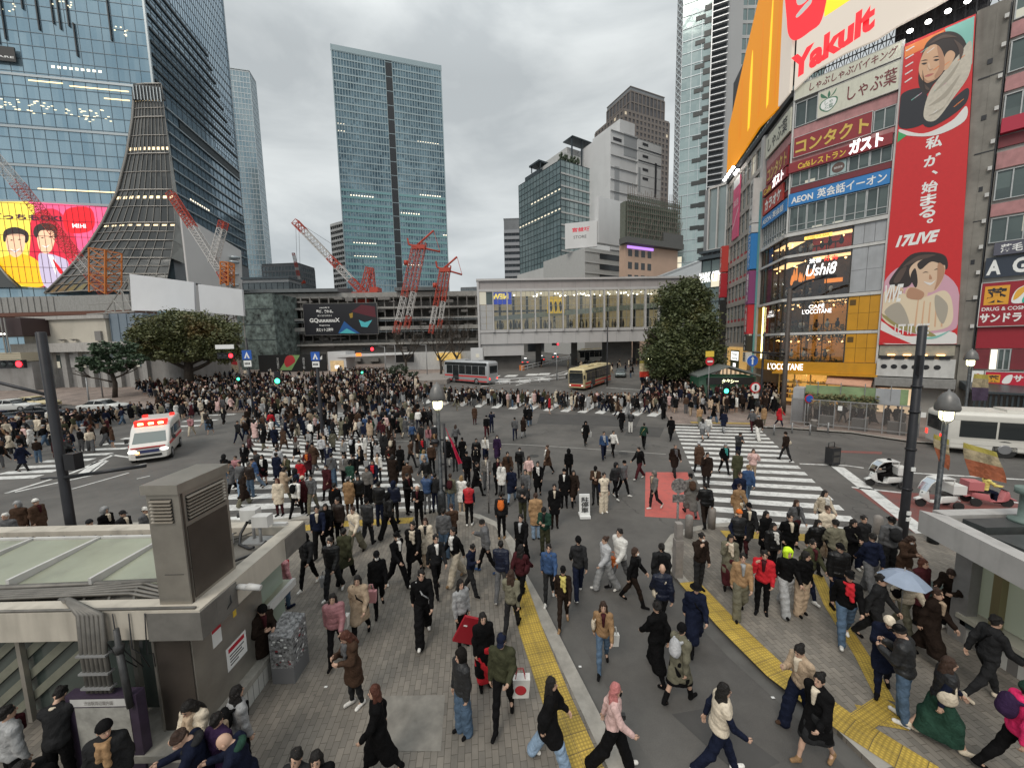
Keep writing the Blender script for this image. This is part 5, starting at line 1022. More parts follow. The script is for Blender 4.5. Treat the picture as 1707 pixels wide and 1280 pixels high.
curtain(TS,FS2,0,61,52,147,SQG2,1.6,4.5,DARKM,.14,.3,.03,.1,3.2)
mb=MB().mat(mat('recess_dark',(.03,.04,.045),.5,.2))
for k in range(9):z=108+k*4.5;FS2.box(mb,1,60-k*2.4,z,z+.9,-.05,.55)
FS2.box(mb,13,60,96.5,102.0,-.2,.35);mb.mat(ALU)
for k in range(11):z=56+k*4.5;FS2.box(mb,5,60.5,z,z+.5,-.05,.8)
FS2.box(mb,-.35,.35,100,215,-.3,.35);FS2.box(mb,60.6,61.2,102,215,-.3,.4);mb.build('ledge',None,TS)
mb=MB();rr=random.Random(5)
for k in range(34):
 u=-5-k*2.1+rr.uniform(-.4,.4);z=112+rr.choice([0,7,14,22,30,38])+rr.uniform(0,4);FS.box(mb,u-.18,u+.18,z,z+rr.choice([11,14,17]),.05,.6)
mb.build('fin',mat('black_fin',(.02,.025,.03),.4,.3),TS)
mb=MB()
for z in(61.9,74.5,87.5,104.9):FS.box(mb,-85,-.1,z-.4,z+.4,.05,.35)
mb.build('floor_line',ALU,TS)
mb=MB().mat(emat('floor_lamps',(1,.72,.36),1.6));rr=random.Random(8)
for z,a,b in((103.2,-38,-28),(102.6,-26,-8),(66.5,-40,-10),(99.5,-16,-8)):
 FS.box(mb,a,b,z,z+.35,.13,.16)
mb.mat(emat('ceiling_lamps',(1,.85,.55),1.3))
for a,b,z0 in((-40,-27,92),(-25,-14,91),(-52,-42,93)):
 for k in range(22):u=rr.uniform(a,b);z=z0+rr.uniform(0,4.5);FS.box(mb,u,u+.7,z,z+.22,.13,.16)
for a,b,z0 in((-48,-36,125),(-28,-22,127),(-12,-6,121)):
 for k in range(9):u=rr.uniform(a,b);z=z0+rr.uniform(0,3.5);FS.box(mb,u,u+.5,z,z+.3,.13,.16)
mb.build('ceiling_lamp',None,TS)
ctrl=[(145,228,275),(170,227,281),(200,225,290),(260,215,297),(320,200,300),(375,174,303),(405,155,304),(435,132,305),(462,108,306),(490,80,308)]
SKG=glass_mat('skirt_glass',(.055,.06,.062),(.15,.15,.145),.35,.12,lit=.0,rows=.10,lits=1.8,litcol=(1,.78,.45));SKM=mat('skirt_mullion',(.27,.255,.235),.4,.4)
sk=wempty('curved_skirt',FS.pt(-20,0));sk.parent=TS;sk.matrix_parent_inverse=TS.matrix_basis.inverted()
g=MB();m=MB();rows_=[]
for i,(y,xl,xr)in enumerate(ctrl):
 ul,z=FS.uv(xl,y);ur,z2=FS.uv(min(xr,300),y);ur=min(ur,3.6);bul=.6+max(0,i-3)**1.7*.33
 n=10;rows_.append([(FS.pt(ul+(ur-ul)*k/n,z+(z2-z)*k/n,.9 if k==0 else.9+bul*min(1,k/4)),k,i)for k in range(n+1)])
for i in range(len(rows_)-1):
 for k in range(10):
  a,b,c,d_=rows_[i+1][k][0],rows_[i+1][k+1][0],rows_[i][k+1][0],rows_[i][k][0];w=.9
  g.quad(a,b,c,d_,[(k*w,-(i+1)*2.2),(k*w+w,-(i+1)*2.2),(k*w+w,-i*2.2),(k*w,-i*2.2)])
skg=g.build('skirt_glazing',SKG,sk)
for k in range(0,11):m.path([rows_[i][k][0]+FS.n*.15 for i in range(len(rows_))],.13 if k else.5,4)
for i in range(len(rows_)):
 for t in(0,.5)if i<len(rows_)-1 else(0,):m.path([rows_[i][k][0].lerp(rows_[min(i+1,len(rows_)-1)][k][0],t)+FS.n*.18 for k in range(11)],.16 if t else.28,4)
m.build('skirt_rib',SKM,skg)
mb=MB().mat(mat('louvre_dark',(.025,.028,.03),.5));q=[FS.uv(*p)for p in((229,146),(273,150),(280,172),(228,172))];FS.poly(mb,q,1.0,2.0);mb.mat(ALU)
for t in range(9):u=q[0][0]+(q[1][0]-q[0][0])*t/8;FS.box(mb,u-.12,u+.12,q[3][1],q[0][1]-.5,2.0,2.3)
mb.build('louvre',None,sk)
mb=MB().mat(mat('facet_pale',(.42,.41,.38),.5,.2,noise=.15,nscale=.1));pr=None
for i,(y,xl,xr)in enumerate(ctrl[:8]):
 z=rows_[i][10][0].z;a=rows_[i][10][0]+FS.n*.2;b=FS2.pt(1.5+min(i,4)*.9,z,.9)
 if pr:mb.quad(a,b,pr[1],pr[0]);mb.tube(a,b,.12,n=4);mb.tube(b,pr[1],.15,n=4)
 pr=(a,b)
mb.build('edge_facet',None,sk)
SY=mat('tower_screen_yellow',(.8,.6,.05),.5,emit=(.95,.76,.12,.75));SP_=mat('tower_screen_pink',(.8,.1,.25),.5,emit=(.88,.10,.22,.75));SOR=mat('tower_screen_amber',(.8,.4,.02),.5,emit=(.95,.50,.01,.75))
ts=wempty('tower_screen',FS.pt(-40,45),0,'wide lit screen on the blue tower with two smiling people on yellow and pink','screen')
def fsq(pts):return[FS.uv(*p)for p in pts]
m=MB();FS.poly(m.mat(SY),fsq([(-60,338),(50,338),(62,345),(62,478),(40,478),(22,462),(0,432),(-60,420)]),.5,.9);FS.poly(m.mat(SP_),fsq([(50,338),(186,347),(170,382),(148,410),(128,438),(110,458),(100,478),(62,478),(62,345)]),.5,.902);m.build('display',None,ts)
m=MB();ES=lambda n,c:mat(n,c,.6,emit=(*c,.7))
fl=ES('screen_face',(.82,.50,.32));hr=ES('screen_hair',(.03,.022,.02));wh=ES('screen_white',(.80,.76,.78));bk=ES('screen_lilac',(.48,.42,.56));rd=ES('screen_mark_red',(.75,.01,.02));dr=ES('screen_deep_pink',(.62,.02,.05))
for mm,pts,dd,kk in((SOR,[(-5,438),(15,428),(45,425),(70,440),(78,476),(42,477),(24,463)],.91,5),(dr,[(55,400),(60,360),(100,352),(130,400),(125,440),(60,440)],.906,5),(bk,[(68,428),(82,424),(100,428),(118,440),(105,476),(78,477)],.912,5),(wh,[(84,426),(96,432),(98,460),(86,430)],.916,4),(rd,[(92,434),(97,438),(110,455),(103,456)],.918,4),(fl,[(14,400),(18,388),(42,388),(47,402),(42,422),(30,430),(18,420)],.915,5),(hr,[(10,402),(12,386),(30,380),(50,388),(52,402),(46,406),(44,393),(18,393),(14,404)],.92,5),(fl,[(66,395),(72,384),(92,384),(96,398),(90,418),(80,424),(70,416)],.915,5),(hr,[(60,390),(64,378),(80,373),(98,380),(99,396),(95,398),(92,387),(72,386),(66,398)],.92,5),(wh,[(22,416),(30,419),(38,415),(30,422)],.925,4),(wh,[(74,410),(81,412),(87,409),(81,414)],.925,4)):
 FS.poly(m.mat(mm),smooth(fsq(pts),kk),dd-.01,dd)
for cx,cy in((24,402),(37,401),(75,398),(88,397)):FS.poly(m.mat(hr),fsq([(cx-3,cy),(cx,cy-1.5),(cx+3,cy),(cx,cy+.6)]),.92,.926)
FS.poly(m.mat(rd),smooth(fsq([(113,352),(155,349),(158,384),(116,388)]),4),.9,.925);m.build('picture',None,ts)
def ltr(parent,F,txt,mt,tl,br,d,**k):(u0,z1),(u1,z0)=F.uv(*tl),F.uv(*br);return letters(parent,F,txt,mt,u0,u1,z0,z1,d,**k)
ltr(ts,FS,'どっちもOK!',ES('screen_ink',(.05,.01,.03)),(-12,356),(108,371),.93,bold=.05);ltr(ts,FS,'M!HI',ES('screen_letters',(.9,.85,.85)),(124,374),(148,382),.93,bold=.04)
m=MB();bar_grid(FS,m,frange(-60,-17,1.9),frange(33,61,5.5),-60,-17,33,61,.1,.12,.93,1.0);m.build('seam',mat('screen_seam',(.12,.03,.05),.6),ts)
o=board('tower_sign','black sign with white capital letters on the blue tower',FS,*[FS.uv(-60,80)[0],FS.uv(33,108)[0],FS.uv(33,108)[1],FS.uv(33,84)[1]],BLK,th=.4,d=.8);ltr(o,FS,'SQUARE',WHITEL,(-28,93),(30,103),1.22,bold=.02)
m=MB();FS.poly(m,fsq([(-60,425),(0,437),(22,464),(38,480),(-60,480)]),.9,1.6);m.build('lower_skirt',SKG,TS)
m=MB();m.path([FS.pt(*FS.uv(*p),1.7)for p in((-60,424),(0,437),(22,464),(38,480))],.35,5);m.build('skirt_rim',SKM,TS)
# slim tower behind, central tower and others
tower('slim pale tower of glass and grey panels behind the blue glass tower',Fr.at(376,118,330,75),0,17,14,0,236,glass_mat('slim_glass',(.20,.30,.36),(.40,.48,.50),.5,.1),2.6,4.2,ALU,'fr',.35,.6,name='glass_tower')
CG=glass_mat('central_glass',(.05,.09,.12),(.25,.36,.41),.6,.09,rows=.05,lits=2.2,litcol=(1,.85,.6));FC=Fr.at(552,480,235,73)
ct=wempty('office_tower',FC.pt(40,0),0,'tall square glass office tower in the middle with a dark vertical slot','building');core(ct,FC,9.2,73,45,0,183,ROOFM)
curtain(ct,FC,9.2,39,38,181,CG,1.55,4.05,mat('teal_mullion',(.30,.37,.39),.4,.4),.34,.8,.05,.3);curtain(ct,FC,43.2,73,38,181,CG,1.55,4.05,MATS['teal_mullion'],.34,.8,.05,.3)
m=MB();[FC.box(m,a_,b_,z,z+1.5,.06,.40)for z in frange(50,102,4.05)for a_,b_ in((9.3,38.9),(43.3,72.9))];m.build('spandrel',mat('teal_spandrel',(.20,.36,.37),.3,.3),ct)
m=MB();FC.box(m,39.02,43.18,30,180.6,-.05,.02);m.build('dark_slot',mat('slot_dark',(.018,.02,.024),.4),ct);m=MB();[FC.box(m,39.1,43.1,z,z+.35,-.1,.1)for z in frange(40,180,8.1)];m.build('slot_ledge',MATS['teal_mullion'],ct)
m=MB();FC.box(m,8.8,73.4,181,184,-1,.5);FC.box(m,9.0,9.6,38,184,-.2,.6);FC.box(m,72.6,73.2,38,184,-.2,.6);[FC.box(m,12+i*5,12.4+i*5,184,185.4,-5,-4.6)for i in range(12)];m.build('parapet',MATS['teal_mullion'],ct)
m=MB();FC.box(m,9.2,73,0,37.9,-44,.03);m.build('podium',mat('podium_dark',(.05,.06,.065),.4,.2),ct)
tower('dark banded office block left of the middle tower',Fr.at(553,390,300,120),0,22,20,0,101,glass_mat('band_glass',(.03,.035,.04),(.06,.07,.08),.3,.2),2.5,4.0,PALE,'fr',.05,1.7,1.0,name='office_block')
tower('grey striped office block between the bridge and the glass block',Fr.at(840,385,300,92),0,30,20,0,94,MATS['band_glass'],3,4.6,mat('stripe_grey',(.30,.31,.33),.6),'fr',.05,2.4,.8,cap=10,name='office_block')
for px,Y,wd,z1,lb in((440,260,26,63,'dark rounded block under the small far crane'),(700,420,22,60,'pale far block right of the crane bases'),(768,520,26,84,'pale far tower beside the bridge end'),(785,480,18,66,'low far grey block next to the bridge end')):
 F=Fr.at(px,480,Y,95);tower(lb,F,0,wd,18,0,z1,glass_mat('far_glass',(.16,.20,.22),(.24,.28,.30),.3,.2),2.4,3.8,ROOFM,'frl',.6,1.2,.2,name='distant_block')
m=MB();p=ray(440,440);q=Vector((p[0]/p[1]*420,420,0));m.lathe([(4,0),(3.6,80),(3.3,104),(2.5,106)],(q.x,q.y,0),16);T(m.build('chimney',PALE),'thin pale chimney far behind the dark rounded block','chimney')
# block with terraces on the right of the middle
FK=Fr.at(935,400,130,58);FKL=FK.turn(0,146)
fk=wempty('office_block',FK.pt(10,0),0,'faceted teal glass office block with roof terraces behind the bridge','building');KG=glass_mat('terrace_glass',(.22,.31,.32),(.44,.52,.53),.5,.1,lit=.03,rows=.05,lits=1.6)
m=MB();m.prism([flat(FK,0,-.05),flat(FK,27,-.05),flat(FK,27,-30),flat(FKL,-30,-12),flat(FKL,-24,-.05)],0,67.5);m.build('wall',ROOFM,fk)
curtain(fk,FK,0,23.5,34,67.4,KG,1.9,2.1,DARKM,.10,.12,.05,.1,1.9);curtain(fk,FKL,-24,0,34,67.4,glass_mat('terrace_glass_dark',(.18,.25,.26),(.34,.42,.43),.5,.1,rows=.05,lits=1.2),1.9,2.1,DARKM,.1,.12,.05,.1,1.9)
m=MB();FK.box(m,-.5,24,29.5,34,-20,.8);FKL.box(m,-25,.5,29.5,34,-18,.81);[FK.box(m,.1,23,z,z+.5,.06,.3)for z in(38,42,46.5,50.5,55,59,63)];m.build('terrace_band',PALE,fk)
m=MB().mat(mat('terrace_warm',(.5,.3,.15),.7,noise=.5,emit=(1,.5,.15,.6)));FK.box(m,10,20,25,29.3,-.3,.02);m.mat(DARKM);FK.box(m,0,27,0,24.9,-10,-.02);FK.box(m,0,9.9,24.9,29.5,-5,0);m.build('podium',None,fk)
m=MB().mat(PALE);FK.box(m,4,22,67.5,72,-22,-3);FK.box(m,8,22,72,76,-20,-6);m.mat(DARKM);FK.box(m,7,19,77.5,77.8,-7,-2)
for u in(7.5,12,18):FK.box(m,u-.2,u+.2,67.5,77.5,-3,-2.6)
FKL.box(m,-24,-15,67.5,71,-14,-3);FKL.box(m,-20,-14,73,73.6,-12,-2);[FKL.box(m,u,u+.3,71,73,-3,-2.7)for u in(-19.6,-14.4)];m.build('roof_structure',None,fk)
m=MB();r=random.Random(4)
for k in range(60):p=FK.pt(r.uniform(1,9),68+r.random()*2,-r.uniform(.6,3));m.ell(p,(.4,.4,.5),6,4)
m.build('roof_planting',mat('roof_green',(.05,.07,.04),.8,noise=.4),fk)
FW=Fr.at(1020,400,128,62);wt=wempty('office_block',FW.pt(10,0),0,'plain white stepped block right of the teal glass block','building');WM=mat('white_block',(.60,.60,.60),.6,noise=.06,nscale=.2,dirt=.12)
zt=lambda px,py:FW.uv(px,py)
m=MB();a=zt(1018,222)[0];b=zt(1062,230)[0];c=zt(1102,232)[0];FW.box(m,a,b,0,zt(1040,222)[1],-20,0);FW.box(m,b+.02,c,0,zt(1080,238)[1],-20,.3);FW.box(m,b-4,b+3,0,zt(1055,190)[1],-18,-4);m.build('wall',WM,wt)
m=MB().mat(mat('block_panel_grey',(.33,.34,.35),.6));zz_=zt(1050,300)[1];FW.box(m,zt(1040,230)[0],zt(1062,230)[0],zt(1050,262)[1],zt(1050,225)[1],-.1,.1);FW.box(m,zt(1024,300)[0],zt(1032,300)[0],zt(1028,335)[1],zt(1028,278)[1],-.1,.12);FW.box(m,zt(1062,300)[0]+.2,zt(1066,300)[0],zt(1064,320)[1],zt(1064,280)[1],0,.4)
m.mat(mat('block_slot',(.04,.04,.045),.5));[FW.box(m,zt(1070,py)[0],zt(1079,py)[0],zt(1074,py+4)[1],zt(1074,py)[1],.2,.42)for py in(240,260,282,297)];FW.box(m,zt(1090,300)[0],zt(1093,300)[0],zt(1091,330)[1],zt(1091,273)[1],.2,.43);[FW.box(m,zt(1063,py)[0],c,zt(1080,py+1.5)[1],zt(1080,py)[1],.2,.43)for py in(252,272)];FW.box(m,zt(1022,232)[0],zt(1036,232)[0],zt(1030,236)[1],zt(1030,231)[1],-.1,.1);m.build('window_strip',None,wt);m=MB();[FW.box(m,a,c+.05,z,z+.12,0,.36)for z in frange(30,zt(1080,238)[1],3.9)];m.build('panel_joint',mat('joint_grey',(.36,.36,.36),.6),wt)
tower('brown stepped high-rise behind the white block',Fr.at(1040,140,260,66),0,40,30,0,158,glass_mat('brown_glass',(.05,.05,.055),(.12,.11,.11),.2,.2,lit=.03,lits=1.5),3.3,3.6,mat('brown_stone',(.17,.145,.13),.7,noise=.1),'fl',1.5,1.5,.3,cap=0,name='high_rise')
F=Fr.at(1047,140,262,66);tower('dark crown of the brown high-rise seen above the white block',F,2,32,24,158,171,MATS['brown_glass'],3.3,6,MATS['brown_stone'],'fl',.8,.8,.3,cap=3,name='high_rise')
FD=Fr.at(975,400,105,60);ds=wempty('department_store',FD.pt(10,0),0,'grey department store with a white roof hoarding behind the bridge','building');du=lambda px,py:FD.uv(px,py)
e=du(1042,400)[0];core(ds,FD,0,e,20,0,du(1000,416)[1],mat('store_grey',(.42,.42,.41),.7,noise=.1,dirt=.2));m=MB();zt0=du(995,405)[1];FD.box(m,du(996,370)[0],e,zt0,du(1038,338)[1],-1.2,.4);FD.turn(du(996,370)[0],105).box(m,-9,-.1,zt0-1,zt0+6,-.5,.3);hb=m.build('roof_hoarding',WM,ds)
fz=FD.turn(du(996,370)[0],105);letters(hb,fz,'宮益坂',emat('store_red',(.6,.02,.05),.2),-7,-2,zt0+3.4,zt0+4.6,.32,bold=.03);letters(hb,fz,'STORE',BLK,-6.6,-3,zt0+1.6,zt0+2.4,.32)
m=MB()
for zi in range(7):
 for ui in range(12):u=5.5+ui*(e-6.5)/12;z=13+zi*2.9;FD.box(m,u,u+.75,z,z+1.5,-.1,.02)
ow=m.build('window_grid',mat('store_window',(.05,.055,.06),.2,.2),ds);m=MB()
for zi in range(8):FD.box(m,0,e,11.6+zi*2.9,11.85+zi*2.9,-.1,.12)
m.build('ledge',PALE,ds)
FX=Fr.at(1042,400,95,64);su=lambda px,py:FX.uv(px,py)
e2=su(1130,400)[0];sc_=wempty('scaffolded_building',FX.pt(8,0),0,'building wrapped in dark green netting and scaffolding above a tan storey','building');core(sc_,FX,0,e2,2,0,su(1060,338)[1],mat('netting_back',(.13,.14,.115),.9,noise=.3))
NET=mat('green_netting',(.10,.13,.10),.9,noise=.45,nscale=.35)
m=MB();z0_,z1_=su(1070,402)[1],su(1070,330)[1];rr=random.Random(3)
for i in range(26):
 for j in range(8):
  u0=e2*i/26;z0=z0_+(z1_-z0_)*j/8;o=[rr.uniform(.25,.7)for _ in range(4)];m.quad(FX.pt(u0+.04,z0+.04,.5),FX.pt(u0+e2/26-.04,z0+.04,.5+o[0]*.2),FX.pt(u0+e2/26-.04,z0+(z1_-z0_)/8-.04,.5),FX.pt(u0+.04,z0+(z1_-z0_)/8-.04,.5+o[1]*.2))
m.build('netting',NET,sc_);m=MB()
for i in range(27):u=e2*i/26;m.tube(FX.pt(u,z0_-.5,.8),FX.pt(u,z1_+rr.uniform(.6,2.6),.8),.06,n=4)
for j in range(9):z=z0_+(z1_-z0_)*j/8;m.tube(FX.pt(0,z,.82),FX.pt(e2,z+.2,.82),.06,n=4)
for i in range(0,26,3):m.tube(FX.pt(e2*i/26,z0_,.85),FX.pt(e2*(i+3)/26,z0_+6,.85),.05,n=4)
m.build('scaffold',mat('scaffold_pipe',(.16,.13,.11),.6,.3),sc_);m=MB();zc=su(1070,412)[1];FX.box(m,-1,e2+.5,zc+.2,zc+1.6,-1,1.6);FX.box(m,12,e2+.6,zc+1.6,zc+4,-1,1.2);m.build('tarpaulin',mat('tarp_grey',(.10,.10,.095),.8,noise=.2),sc_)
m=MB();FX.box(m,0,e2,0,zc+.15,-2,.05);m.build('lower_wall',mat('tan_tiles',(.46,.32,.24),.7,noise=.1,nscale=.3),sc_);m=MB()
for zi in range(3):
 for ui in range(4):u=1+ui*2.2;z=zc-2.6-zi*3.1;FX.box(m,u,u+1.3,z,z+1.7,0,.08)
m.build('window_row',mat('store_window',(.05,.055,.06),.2,.2),sc_);m=MB();FX.box(m,.6,9.4,zc-.7,zc-.1,.1,.3);m.build('purple_light',emat('purple_strip',(.5,.25,.95),1.),sc_)
FH=Fr.at(1140,300,110,115);hu=lambda px,py:FH.uv(px,py)
ht=wempty('hotel_tower',FH.pt(5,0),0,'tall tower of pale glass, black louvred fins and bare concrete behind the shops','building');x1,x2,x3,x4=[hu(px,200)[0]for px in(1134,1182,1206,1232)]
core(ht,FH,x1-1.5,x4,25,0,130,mat('tower_concrete',(.33,.335,.34),.7,noise=.06,nscale=.1,dirt=.15));curtain(ht,FH,x1,x2,20,128,glass_mat('hotel_glass',(.33,.42,.42),(.46,.54,.53),.5,.1,lit=.015,lits=2.),2.6,3.1,ALU,.12,.2,.05,.12)
m=MB().mat(mat('slot_windows',(.03,.035,.035),.4));[FH.box(m,x1+3.2,x1+5.6,z,z+1.1,.0,.2)for z in frange(38,128,6.2)];[FH.box(m,x2-1.9,x2+.1,z,z+1.4,.0,.19)for z in frange(22,128,3.1)];m.build('window_slot',None,ht)
m=MB().mat(mat('louvre_black',(.05,.055,.06),.5,.3));FH.box(m,x2+.1,x3,15,128,.0,.15);m.mat(mat('louvre_silver',(.5,.51,.52),.35,.6));[FH.box(m,x2,x3+.3,z,z+.22,.1,1.0)for z in frange(22,128,1.55)];FH.box(m,x2-.2,x2+.05,15,129,.1,1.1);m.build('louvre',None,ht)
m=MB();rr=random.Random(6)
for z in frange(20,128,1.6):m.tube(FH.pt(x1-1.4,z,.3),FH.pt(x1-.1,z+1.6,.3),.12,n=4);m.tube(FH.pt(x1-.1,z,.3),FH.pt(x1-1.4,z+1.6,.3),.12,n=4)
m.build('lattice',ALU,ht)
tower('green glass tower just left of the orange screen',Fr.at(1226,200,120,90),0,26,20,0,140,glass_mat('green_glass',(.14,.20,.20),(.34,.42,.41),.5,.1),2.2,4.0,PALE,'f',.2,.9,name='glass_tower')
FM=Fr.at(1172,400,62,138);mu=lambda px,py:FM.uv(px,py)
mk=wempty('station_mall',FM.pt(4,0),0,'glass mall wing with white lettering between the tree and the street of shops','building');e3=mu(1216,400)[0];zz3=mu(1195,312)[1]
core(mk,FM,0,e3+6,10,0,zz3,ROOFM);zs=mu(1190,432)[1];curtain(mk,FM,0,e3+6,2,zs,glass_mat('mall_glass',(.10,.14,.14),(.24,.29,.28),.4,.1,lit=.05),1.4,2.2,DARKM,.1,.15,.05,.12);curtain(mk,FM,.8,e3+6,zs+1.4,zz3,glass_mat('mall_upper',(.22,.27,.27),(.34,.38,.38),.4,.2),1.3,12,PALE,.2,.3,.05,.3)
m=MB();FM.box(m,-.3,e3+6,zs,zs+.5,-1,.9);FM.box(m,-.3,e3+6,zs+1.0,zs+1.35,-1,.7);[FM.box(m,u,u+.1,zs+.5,zs+1.0,.4,.5)for u in frange(0,e3+5,.8)];m.build('ledge',DARKM,mk);ml=wempty('mall_lettering',FM.pt(2,15),0,'white capital letters on the glass mall wing','sign');ltr(ml,FM,'MARK CITY',SIGNW,(1168,456),(1203,468),.4,bold=.02)
m=MB();q=[Vector(at3(*a_))for a_ in((1174,432,93),(1128,450,95),(1080,468,97))];m.mat(mat('curved_roof',(.50,.53,.55),.45,.3,noise=.06));top=[p+Vector((0,0,0))for p in q];low=[Vector((p.x,p.y,p.z-5))for p in q]
for i in range(2):m.quad(low[i+1],low[i],top[i],top[i+1])
for i in range(2):m.tube(top[i],top[i+1],.25,n=5);[m.tube(low[i].lerp(top[i],.6+.1*k),low[i+1].lerp(top[i+1],.6+.1*k),.06,n=4)for k in range(4)]
m.build('side_wall',None,mk)
# the pedestrian bridge over the road
FB=Fr.at(797,466,76,88);br=wempty('glass_bridge',FB.pt(18,2),0,'wide glazed footbridge crossing over the road with white columns','bridge');bu=lambda px,py:FB.uv(px,py)
BW=mat('bridge_white',(.50,.49,.485),.5,.1,noise=.06,nscale=.3,dirt=.18);BF=mat('bridge_fascia',(.36,.335,.33),.5,noise=.08,nscale=.4,dirt=.15)
m=MB();FB.box(m,-.4,45,19.6,20.0,-7.5,.5);FB.box(m,0,45,17.5,18.0,-7,.3);FB.box(m,0,45,9.3,9.9,-7,.25);FB.box(m,0,45,7.0,9.2,-7,.12);FB.box(m,.2,9,4.6,6.95,-6.5,-.2);FB.box(m,-.3,.1,4.4,20,-7,.35);m.build('deck',BW,br)
m=MB();FB.box(m,0,45,18.02,19.58,-6.8,.1);m.build('upper_fascia',BF,br);m=MB();[FB.box(m,u-.01,u+.012,7.0,9.2,.1,.125)for u in frange(0,45,2.8)];[FB.box(m,u-.01,u+.012,18.02,19.58,.09,.105)for u in frange(0,45,2.8)];m.build('panel_joint',DARKM,br)
cu=[2.9+i*2.83 for i in range(15)]
for u in cu:m=MB();m.hexa([FB.pt(u-.12,9.4,.7),FB.pt(u+.12,9.4,.7),FB.pt(u+.16,9.4,-.2),FB.pt(u-.16,9.4,-.2),FB.pt(u-.10,17.55,.5),FB.pt(u+.10,17.55,.5),FB.pt(u+.16,17.55,-.2),FB.pt(u-.16,17.55,-.2)]);m.build('column',BW,br)
m=MB();FB.quad(m,2.9,45,9.9,17.5,-.05);gl=m.build('glazing',SHOPG,br);m=MB()
for u in cu:[FB.box(m,u+.94*k-.03,u+.94*k+.03,9.9,17.5,-.1,.02)for k in(1,2)]
[FB.box(m,2.9,45,z-.05,z+.05,-.1,.024)for z in(11.9,14.6,16.0)];m.build('frame',mat('bridge_frame',(.30,.30,.28),.4,.4),gl)
m=MB().mat(mat('bridge_inside_glow',(.20,.16,.10),.7,noise=.9,nscale=.7,emit=(1,.78,.42,.16)));FB.box(m,.2,45,9.92,17.48,-6.8,-6.6);m.mat(mat('bridge_ceiling_glow',(.33,.32,.27),.7,emit=(1,.85,.6,.4)));FB.box(m,.2,45,17.3,17.45,-6.5,-.3);m.mat(mat('bridge_floor',(.22,.20,.17),.6));FB.box(m,.2,45,9.92,10.0,-6.5,-.3);m.mat(mat('ramp_green',(.34,.40,.37),.4));m.hexa([FB.pt(3,12.0,-5.1),FB.pt(44,14.6,-5.1),FB.pt(44,14.6,-5.4),FB.pt(3,12,-5.4),FB.pt(3,13,-5.1),FB.pt(44,15.7,-5.1),FB.pt(44,15.7,-5.4),FB.pt(3,13,-5.4)])  # inner wall and ceiling glow in place of the bridge's indoor lighting
m.mat(COOL);rr=random.Random(2)
for i in range(50):u=rr.uniform(3,44);p=FB.pt(u,17.15,-rr.uniform(.8,6));m.ell(p,(.13,.13,.08),6,4)
m.mat(DARKM);[FB.box(m,u,u+.5,10,17.3,-6.5,-6.2)for u in frange(4,43,3.1)];FB.box(m,3,44,13.9,14.3,-6.4,-5.9)
for i in range(60):u=rr.uniform(3.5,43);p=FB.pt(u,0,-rr.uniform(.7,3));m.mat(rr.choice([BLK,BLK,MATS['diner_dark'],MATS['diner_pale']]));m.ell((p.x,p.y,10.75),(.25,.2,.72),7,5);m.mat(BLK);m.ell((p.x,p.y,11.58),(.12,.12,.14),6,5)
m.build('interior',None,br)
m=MB().mat(mat('panel_metal',(.42,.42,.42),.5,.2));[FB.box(m,.15+i*1.35,1.4+i*1.35,9.95+j*1.25,11.15+j*1.25,-.1,.05)for i in range(2)for j in range(4)];m.build('end_panel',None,br);m=MB();FB.quad(m,.15,2.85,15,17.45,.0,[(0,0),(2,0),(2,1),(0,1)]);m.build('end_glazing',WINDK,br)
o=board('blue_poster','blue poster with yellow mirrored letters behind the bridge glass',FB,1.4,6.7,15.0,17.4,mat('poster_blue',(.01,.06,.55),.5,emit=(.01,.08,.8,.25)),th=.06,d=-.3)
me=text_mesh('NEWS',emat('poster_letters_glow',(1,.75,.1),.7),3.9,1.2,bold=.04);[setattr(v,'co',Vector((-v.co.x,v.co.y,v.co.z)))for v in me.vertices];me.transform(FB.M(4.05,16.55,-.22));link('lettering',me,o)  # letters given their own glow to show through the glass
o=board('yellow_poster','glowing yellow poster with dark shapes inside the bridge',FB,14.2,17.8,13.2,16.6,mat('poster_yellow',(.6,.38,.02),.5,emit=(.8,.5,.02,.4)),th=.1,d=-2.5);m=MB().mat(BLK);[FB.poly(m,smooth([(14.9+i*1.0,13.5),(15.3+i,14.2),(15.1+i,15.6),(14.7+i,15.2)],3),-2.4,-2.38)for i in range(3)];m.build('figure_print',None,o)
m=MB();FB.box(m,.5,8.5,1.7,4.5,-6,-1.5);[FB.box(m,u,u+1.2,1.5,7,-6.5,-5.5)for u in(12,20,27.5,34)];FB.box(m,27,32.5,1.5,7,-6.5,-3);m.build('pier',mat('pier_dark',(.10,.095,.09),.8,noise=.3,nscale=.4),br)
m=MB().mat(mat('viaduct_grey',(.16,.16,.155),.8,noise=.25,nscale=.3,dirt=.3));Fv=Fr.at(790,560,135,90);m2=m
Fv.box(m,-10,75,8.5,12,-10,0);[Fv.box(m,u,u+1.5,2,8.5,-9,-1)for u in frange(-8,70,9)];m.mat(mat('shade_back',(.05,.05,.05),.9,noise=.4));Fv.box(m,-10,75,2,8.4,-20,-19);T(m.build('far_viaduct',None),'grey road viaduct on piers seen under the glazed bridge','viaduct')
m=MB();Fv.box(m,42,58,3,9,-1,.1);o=m.build('far_shopfront',mat('far_shop_glow',(.7,.5,.25),.6,noise=.8,nscale=.7,emit=(1,.7,.3,.6)));T(o,'bright shop fronts far away under the right end of the bridge','shop');m=MB().mat(BLK);[Fv.box(m,u,u+.8,3,9,.1,.3)for u in frange(42,57,3)];m.mat(SREDB);[Fv.box(m,u+1,u+2,5,8,.1,.2)for u in frange(42,54,6)];m.build('post',None,o)
